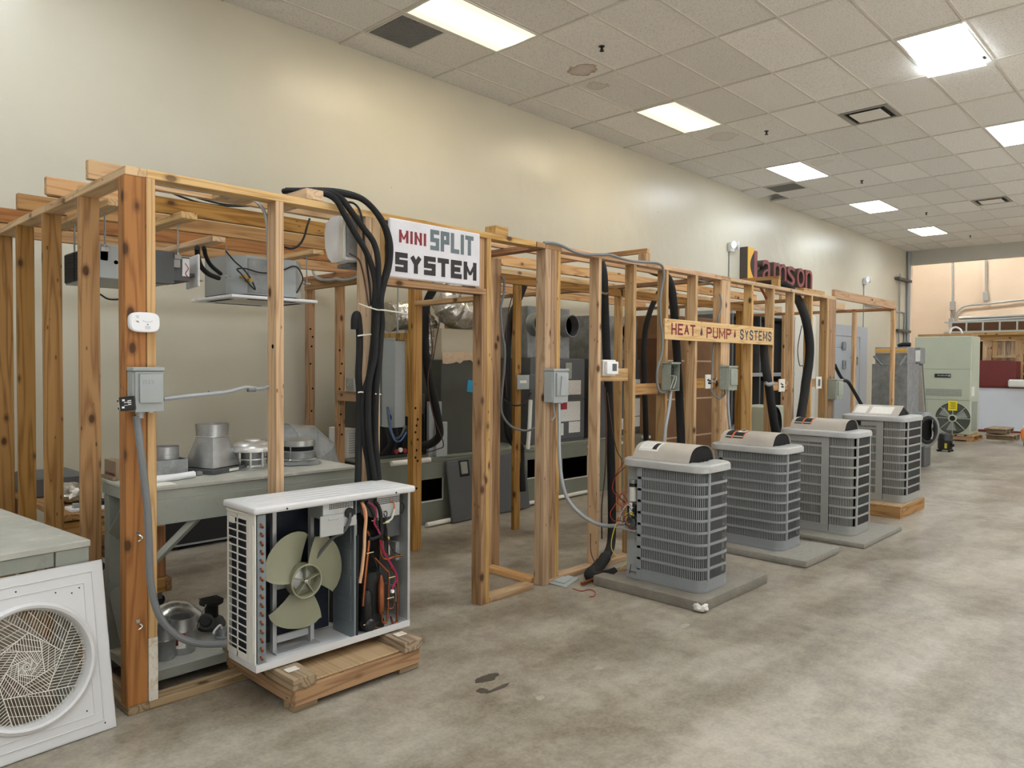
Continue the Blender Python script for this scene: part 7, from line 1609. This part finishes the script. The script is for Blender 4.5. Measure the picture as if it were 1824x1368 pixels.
B().box(12.75, 13.1, bc.y-.05, bc.y+.15, .0, bc.z-.24, .01).build('stand', DARKG, bl)
# galvanised plenum with cross braces, leaning filters and black board
gp = thing('sheet_metal_plenum', 'dull galvanised box plenum with diagonal braces, seen through the far bay', 'duct', (13.3, 4.3, 0))
gx = 13.0; yl_, yr_ = at(1553, 660, x=gx).y, at(1617, 660, x=gx).y; zt_ = at(1585, 648, x=gx).z; z2t = at(1585, 618, x=gx).z
B().box(gx, gx+.6, yr_, yl_, .001, zt_, .004).build('lower_box', GALVD, gp)
B().box(gx+.08, gx+.5, yr_+.03, yl_-.02, zt_+.001, z2t, .004).build('upper_box', GALVD, gp)
B().box(gx+.07, gx+.08, yr_+.03, yl_-.02, z2t-.10, z2t-.02).build('tape_band', TAPEC, gp)
B().box(gx+.066, gx+.07, yr_+.04, yl_-.03, z2t-.07, z2t-.045).build('yellow_tape', YELLOWP, gp)
for s_ in (0, 1):
    p = at(1556+s_*58, 634, x=gx-.0); q = at(1570+s_*33, 651, x=gx-.0); bar(gp, 'diagonal_brace', p, q, .045, .01, CONDUITL)
tag(B().tube(sm([at(1600, 617, x=13.2), at(1608, 614, x=13.2), at(1622, 614, x=13.2)]), .035, 8).build('black_roll', RUBBER), 'black foam roll on top of the galvanised plenum', 'roll')
bbx = thing('control_box', 'brown and grey control box with a paper sheet beside the galvanised plenum', 'electrical box', (14.2, 3.9, 1.4))
xx = 14.2; p, q = at(1616, 619, x=xx), at(1640, 648, x=xx)
B().box(xx, xx+.25, q.y, p.y, q.z, p.z, .005).build('case', GALVD, bbx); B().box(xx-.004, xx, q.y+(p.y-q.y)*.5, p.y-.02, q.z+.02, p.z-.02).build('brown_patch', TIN, bbx); p2, q2 = at(1629, 624, x=xx), at(1639, 644, x=xx); B().box(xx-.007, xx-.004, q2.y, p2.y, q2.z, p2.z).build('paper_sheet', PAPER, bbx)
q3 = at(1640, 648, x=xx); B().box(xx+.02, xx+.24, q3.y+.03, p.y-.03, 0, q.z-.001, .004).build('post_box', BLACK, bbx)
blk = thing('black_board', 'tall black board standing beside the galvanised plenum', 'board', (13.9, 3.8, 0))
p, q = at(1616, 648, x=13.8), at(1630, 648, x=13.8); B().box(13.8, 14.1, q.y, p.y-.01, 0, p.z, .004).build('board', BLACK, blk)
fm = thing('felt_panel', 'leaning grey felt filter panel in a dark frame beside the sage green unit', 'panel', (14.9, 3.9, 0))
xx = 13.75; P4 = [at(px, py, x=xx) for px, py in ((1625, 650), (1641, 651), (1647, 738), (1634, 738))]
b = B(); b.prism([(p.y, p.z) for p in P4], (xx, 0, 0), (0, 1, 0), (0, 0, 1), (.03, 0, 0)); b.build('felt', BANDAGE, fm)
P5 = [at(px, py, x=xx+.031) for px, py in ((1623, 648), (1643, 649), (1649, 745), (1632, 790))]; b = B(); b.prism([(p.y, p.z) for p in P5], (xx+.031, 0, 0), (0, 1, 0), (0, 0, 1), (.04, 0, 0)); b.build('frame', DARKG, fm)
# low white wall with maroon cap, shelving and ladder
HX = 21.0; hw = struct('wall_half', B().box(HX, HX+.12, -8, 4.75, .05, 1.07), HALFW)
B().box(HX-.02, HX+.14, -8, 4.76, 1.07, 1.10).build('cap_rail', MAROON, hw); B().box(HX-.015, HX, -8, 4.75, 0, .06).box(HX, HX+.12, -8, 4.75, 0, .0495).build('base_board', MAROON, hw)
mb = thing('maroon_counter', 'maroon painted counter box standing on the low white wall', 'cabinet', (21.5, 3.9, 1.1))
p, q = at(1753, 642, x=21.1), at(1799, 689, x=21.1); B().box(21.06, 21.6, q.y, p.y+.3, 1.101, p.z, .006).build('front', MAROON, mb); B().box(21.07, 21.6, q.y-.12, q.y-.001, 1.101, p.z-.02, .004).build('side', MAROON, mb)
p, q = at(1797, 678, x=20.97), at(1840, 687, x=20.97); tag(B().box(20.85, 21.05, q.y-.6, p.y, 1.101, p.z+.03, .03).build('white_sill', CREAM), 'rounded white ledge at the right end of the low wall', 'ledge')
ts = thing('timber_shelving', 'unfinished timber shelving and paling behind the low white wall', 'shelves', (22, 3.5, 1.1))
sx = 21.7; zt2 = at(1790, 597, x=sx).z; 
lum(ts, 'top_beam', sx, sx+.09, -2, 5.3, zt2-.12, zt2, FIR)
for px in (1754, 1762, 1812, 1818): y = at(px, 640, x=sx).y; lum(ts, 'post', sx, sx+.09, y-.05, y+.05, 0, zt2-.121, FIR)
for k, px in enumerate((1772, 1780, 1788, 1796, 1804)): y = at(px, 620, x=sx+.1).y; lum(ts, 'paling', sx+.1, sx+.13, y-.06, y+.06, 1.101, zt2-.13, PALE if k % 2 == 0 else GREYW)
y0_, y1_ = at(1809, 634, x=sx-.05).y, at(1767, 634, x=sx-.05).y; z_ = at(1790, 635, x=sx-.05).z; lum(ts, 'rail', sx-.06, sx-.005, y0_, y1_, z_-.035, z_+.03, PALE)
for py in (628, 647, 666): z_ = at(1822, py, x=sx).z; ya = at(1816, py, x=sx).y; lum(ts, 'shelf_board', sx+.02, sx+.35, ya-1.6, ya, z_-.025, z_+.02, PALE)
B().box(sx+.36, sx+.40, -2, 5.2, 1.101, zt2-.13).build('dark_back', BROWND, ts)
ld = thing('ladder', 'long aluminium ladder lying on its edge on top of the timber shelving', 'ladder', (21.4, 3.5, 2.3))
lx = 21.6; a_, b_ = at(1682, 573, x=lx), at(1682, 595, x=lx); zt3, zb4 = a_.z, b_.z+.02
for z in (zb4, zt3-.045): B().box(lx, lx+.03, -2.5, a_.y, z, z+.045, .003).build('side_rail', LADDER, ld)
for k in range(13): y = a_.y-.12-k*.36; B().box(lx+.002, lx+.028, y-.035, y+.0, zb4+.046, zt3-.046).build('rung', LADDER, ld)
for x, lab in ((21.95, 'brown board panels behind the ladder'),): tag(B().box(x, x+.03, -2.5, a_.y-.1, zb4-.10, zt3-.02).build('brown_partition', BROWND), lab, 'board')
tag(lum(None, 'beam', 21.55, 22.1, -2.6, 5.35, zt2+.001, zb4-.001 if zb4 > zt2+.02 else zt2+.06, FIR), 'timber beam carrying the ladder above the shelving', 'beam')
lt = at(1720, 566, x=22.3); 
for k, (pa_, pb_, lab) in enumerate((((1708, 567), (1840, 562), 'long pale tube above the ladder'), ((1718, 572), (1830, 566), 'second pale tube just above the ladder'))):
    a_, b_ = at(*pa_, x=22.3), at(*pb_, x=22.3); tag(B().cyl(a_, b_, .035, n=8).build('pale_tube', LADDER), lab, 'tube', 'pale tubes over the ladder')
tag(B().tube(sm([at(1692, 594, x=18.3), at(1695, 586, x=18.3), at(1703, 583, x=18.3), at(1711, 587, x=18.3), at(1714, 594, x=18.3)]), .02, 6).build('white_hoop', WHITEP), 'white hoop of cable on top of the sage green unit', 'cable')
pp = thing('old_pallets', 'weathered wooden pallets stacked beside the low white wall', 'pallet', (20.0, 4.0, 0))
py0, py1 = at(1788, 790, z=0).y, at(1752, 790, z=0).y+.2
for lev in range(2):
    z = lev*.13
    for x in (18.95, 19.3, 19.65): lum(pp, 'stringer', x, x+.05, py0+.12*lev, py1, z, z+.08, GREYW)
    for k in range(5): w0 = (py1-py0-.12*lev)/5; lum(pp, 'deck_board', 18.9, 19.75, py0+.12*lev+k*w0, py0+.12*lev+k*w0+.11, z+.0805, z+.105, GREYW)
oc_ = thing('orange_machine', 'orange machine on a small black wheel, cut by the right edge of the photo', 'machine', (17.9, 3.05, 0))
p = at(1822, 795, z=0); B().box(p.x-.1, p.x+.5, p.y-.6, p.y+.03, .13, .36, .03).build('body', ORANGEB, oc_); B().box(p.x-.1, p.x+.5, p.y-.6, p.y, .361, .42, .02).build('top', PAPER, oc_)
for dx in (0, .35): B().cyl((p.x+dx, p.y-.02, .065), (p.x+dx, p.y-.07, .065), .065, n=18).build('wheel', BLACK, oc_)
B().box(p.x-.12, p.x-.1, p.y-.3, p.y, .10, .16).build('bumper', CHROME, oc_)
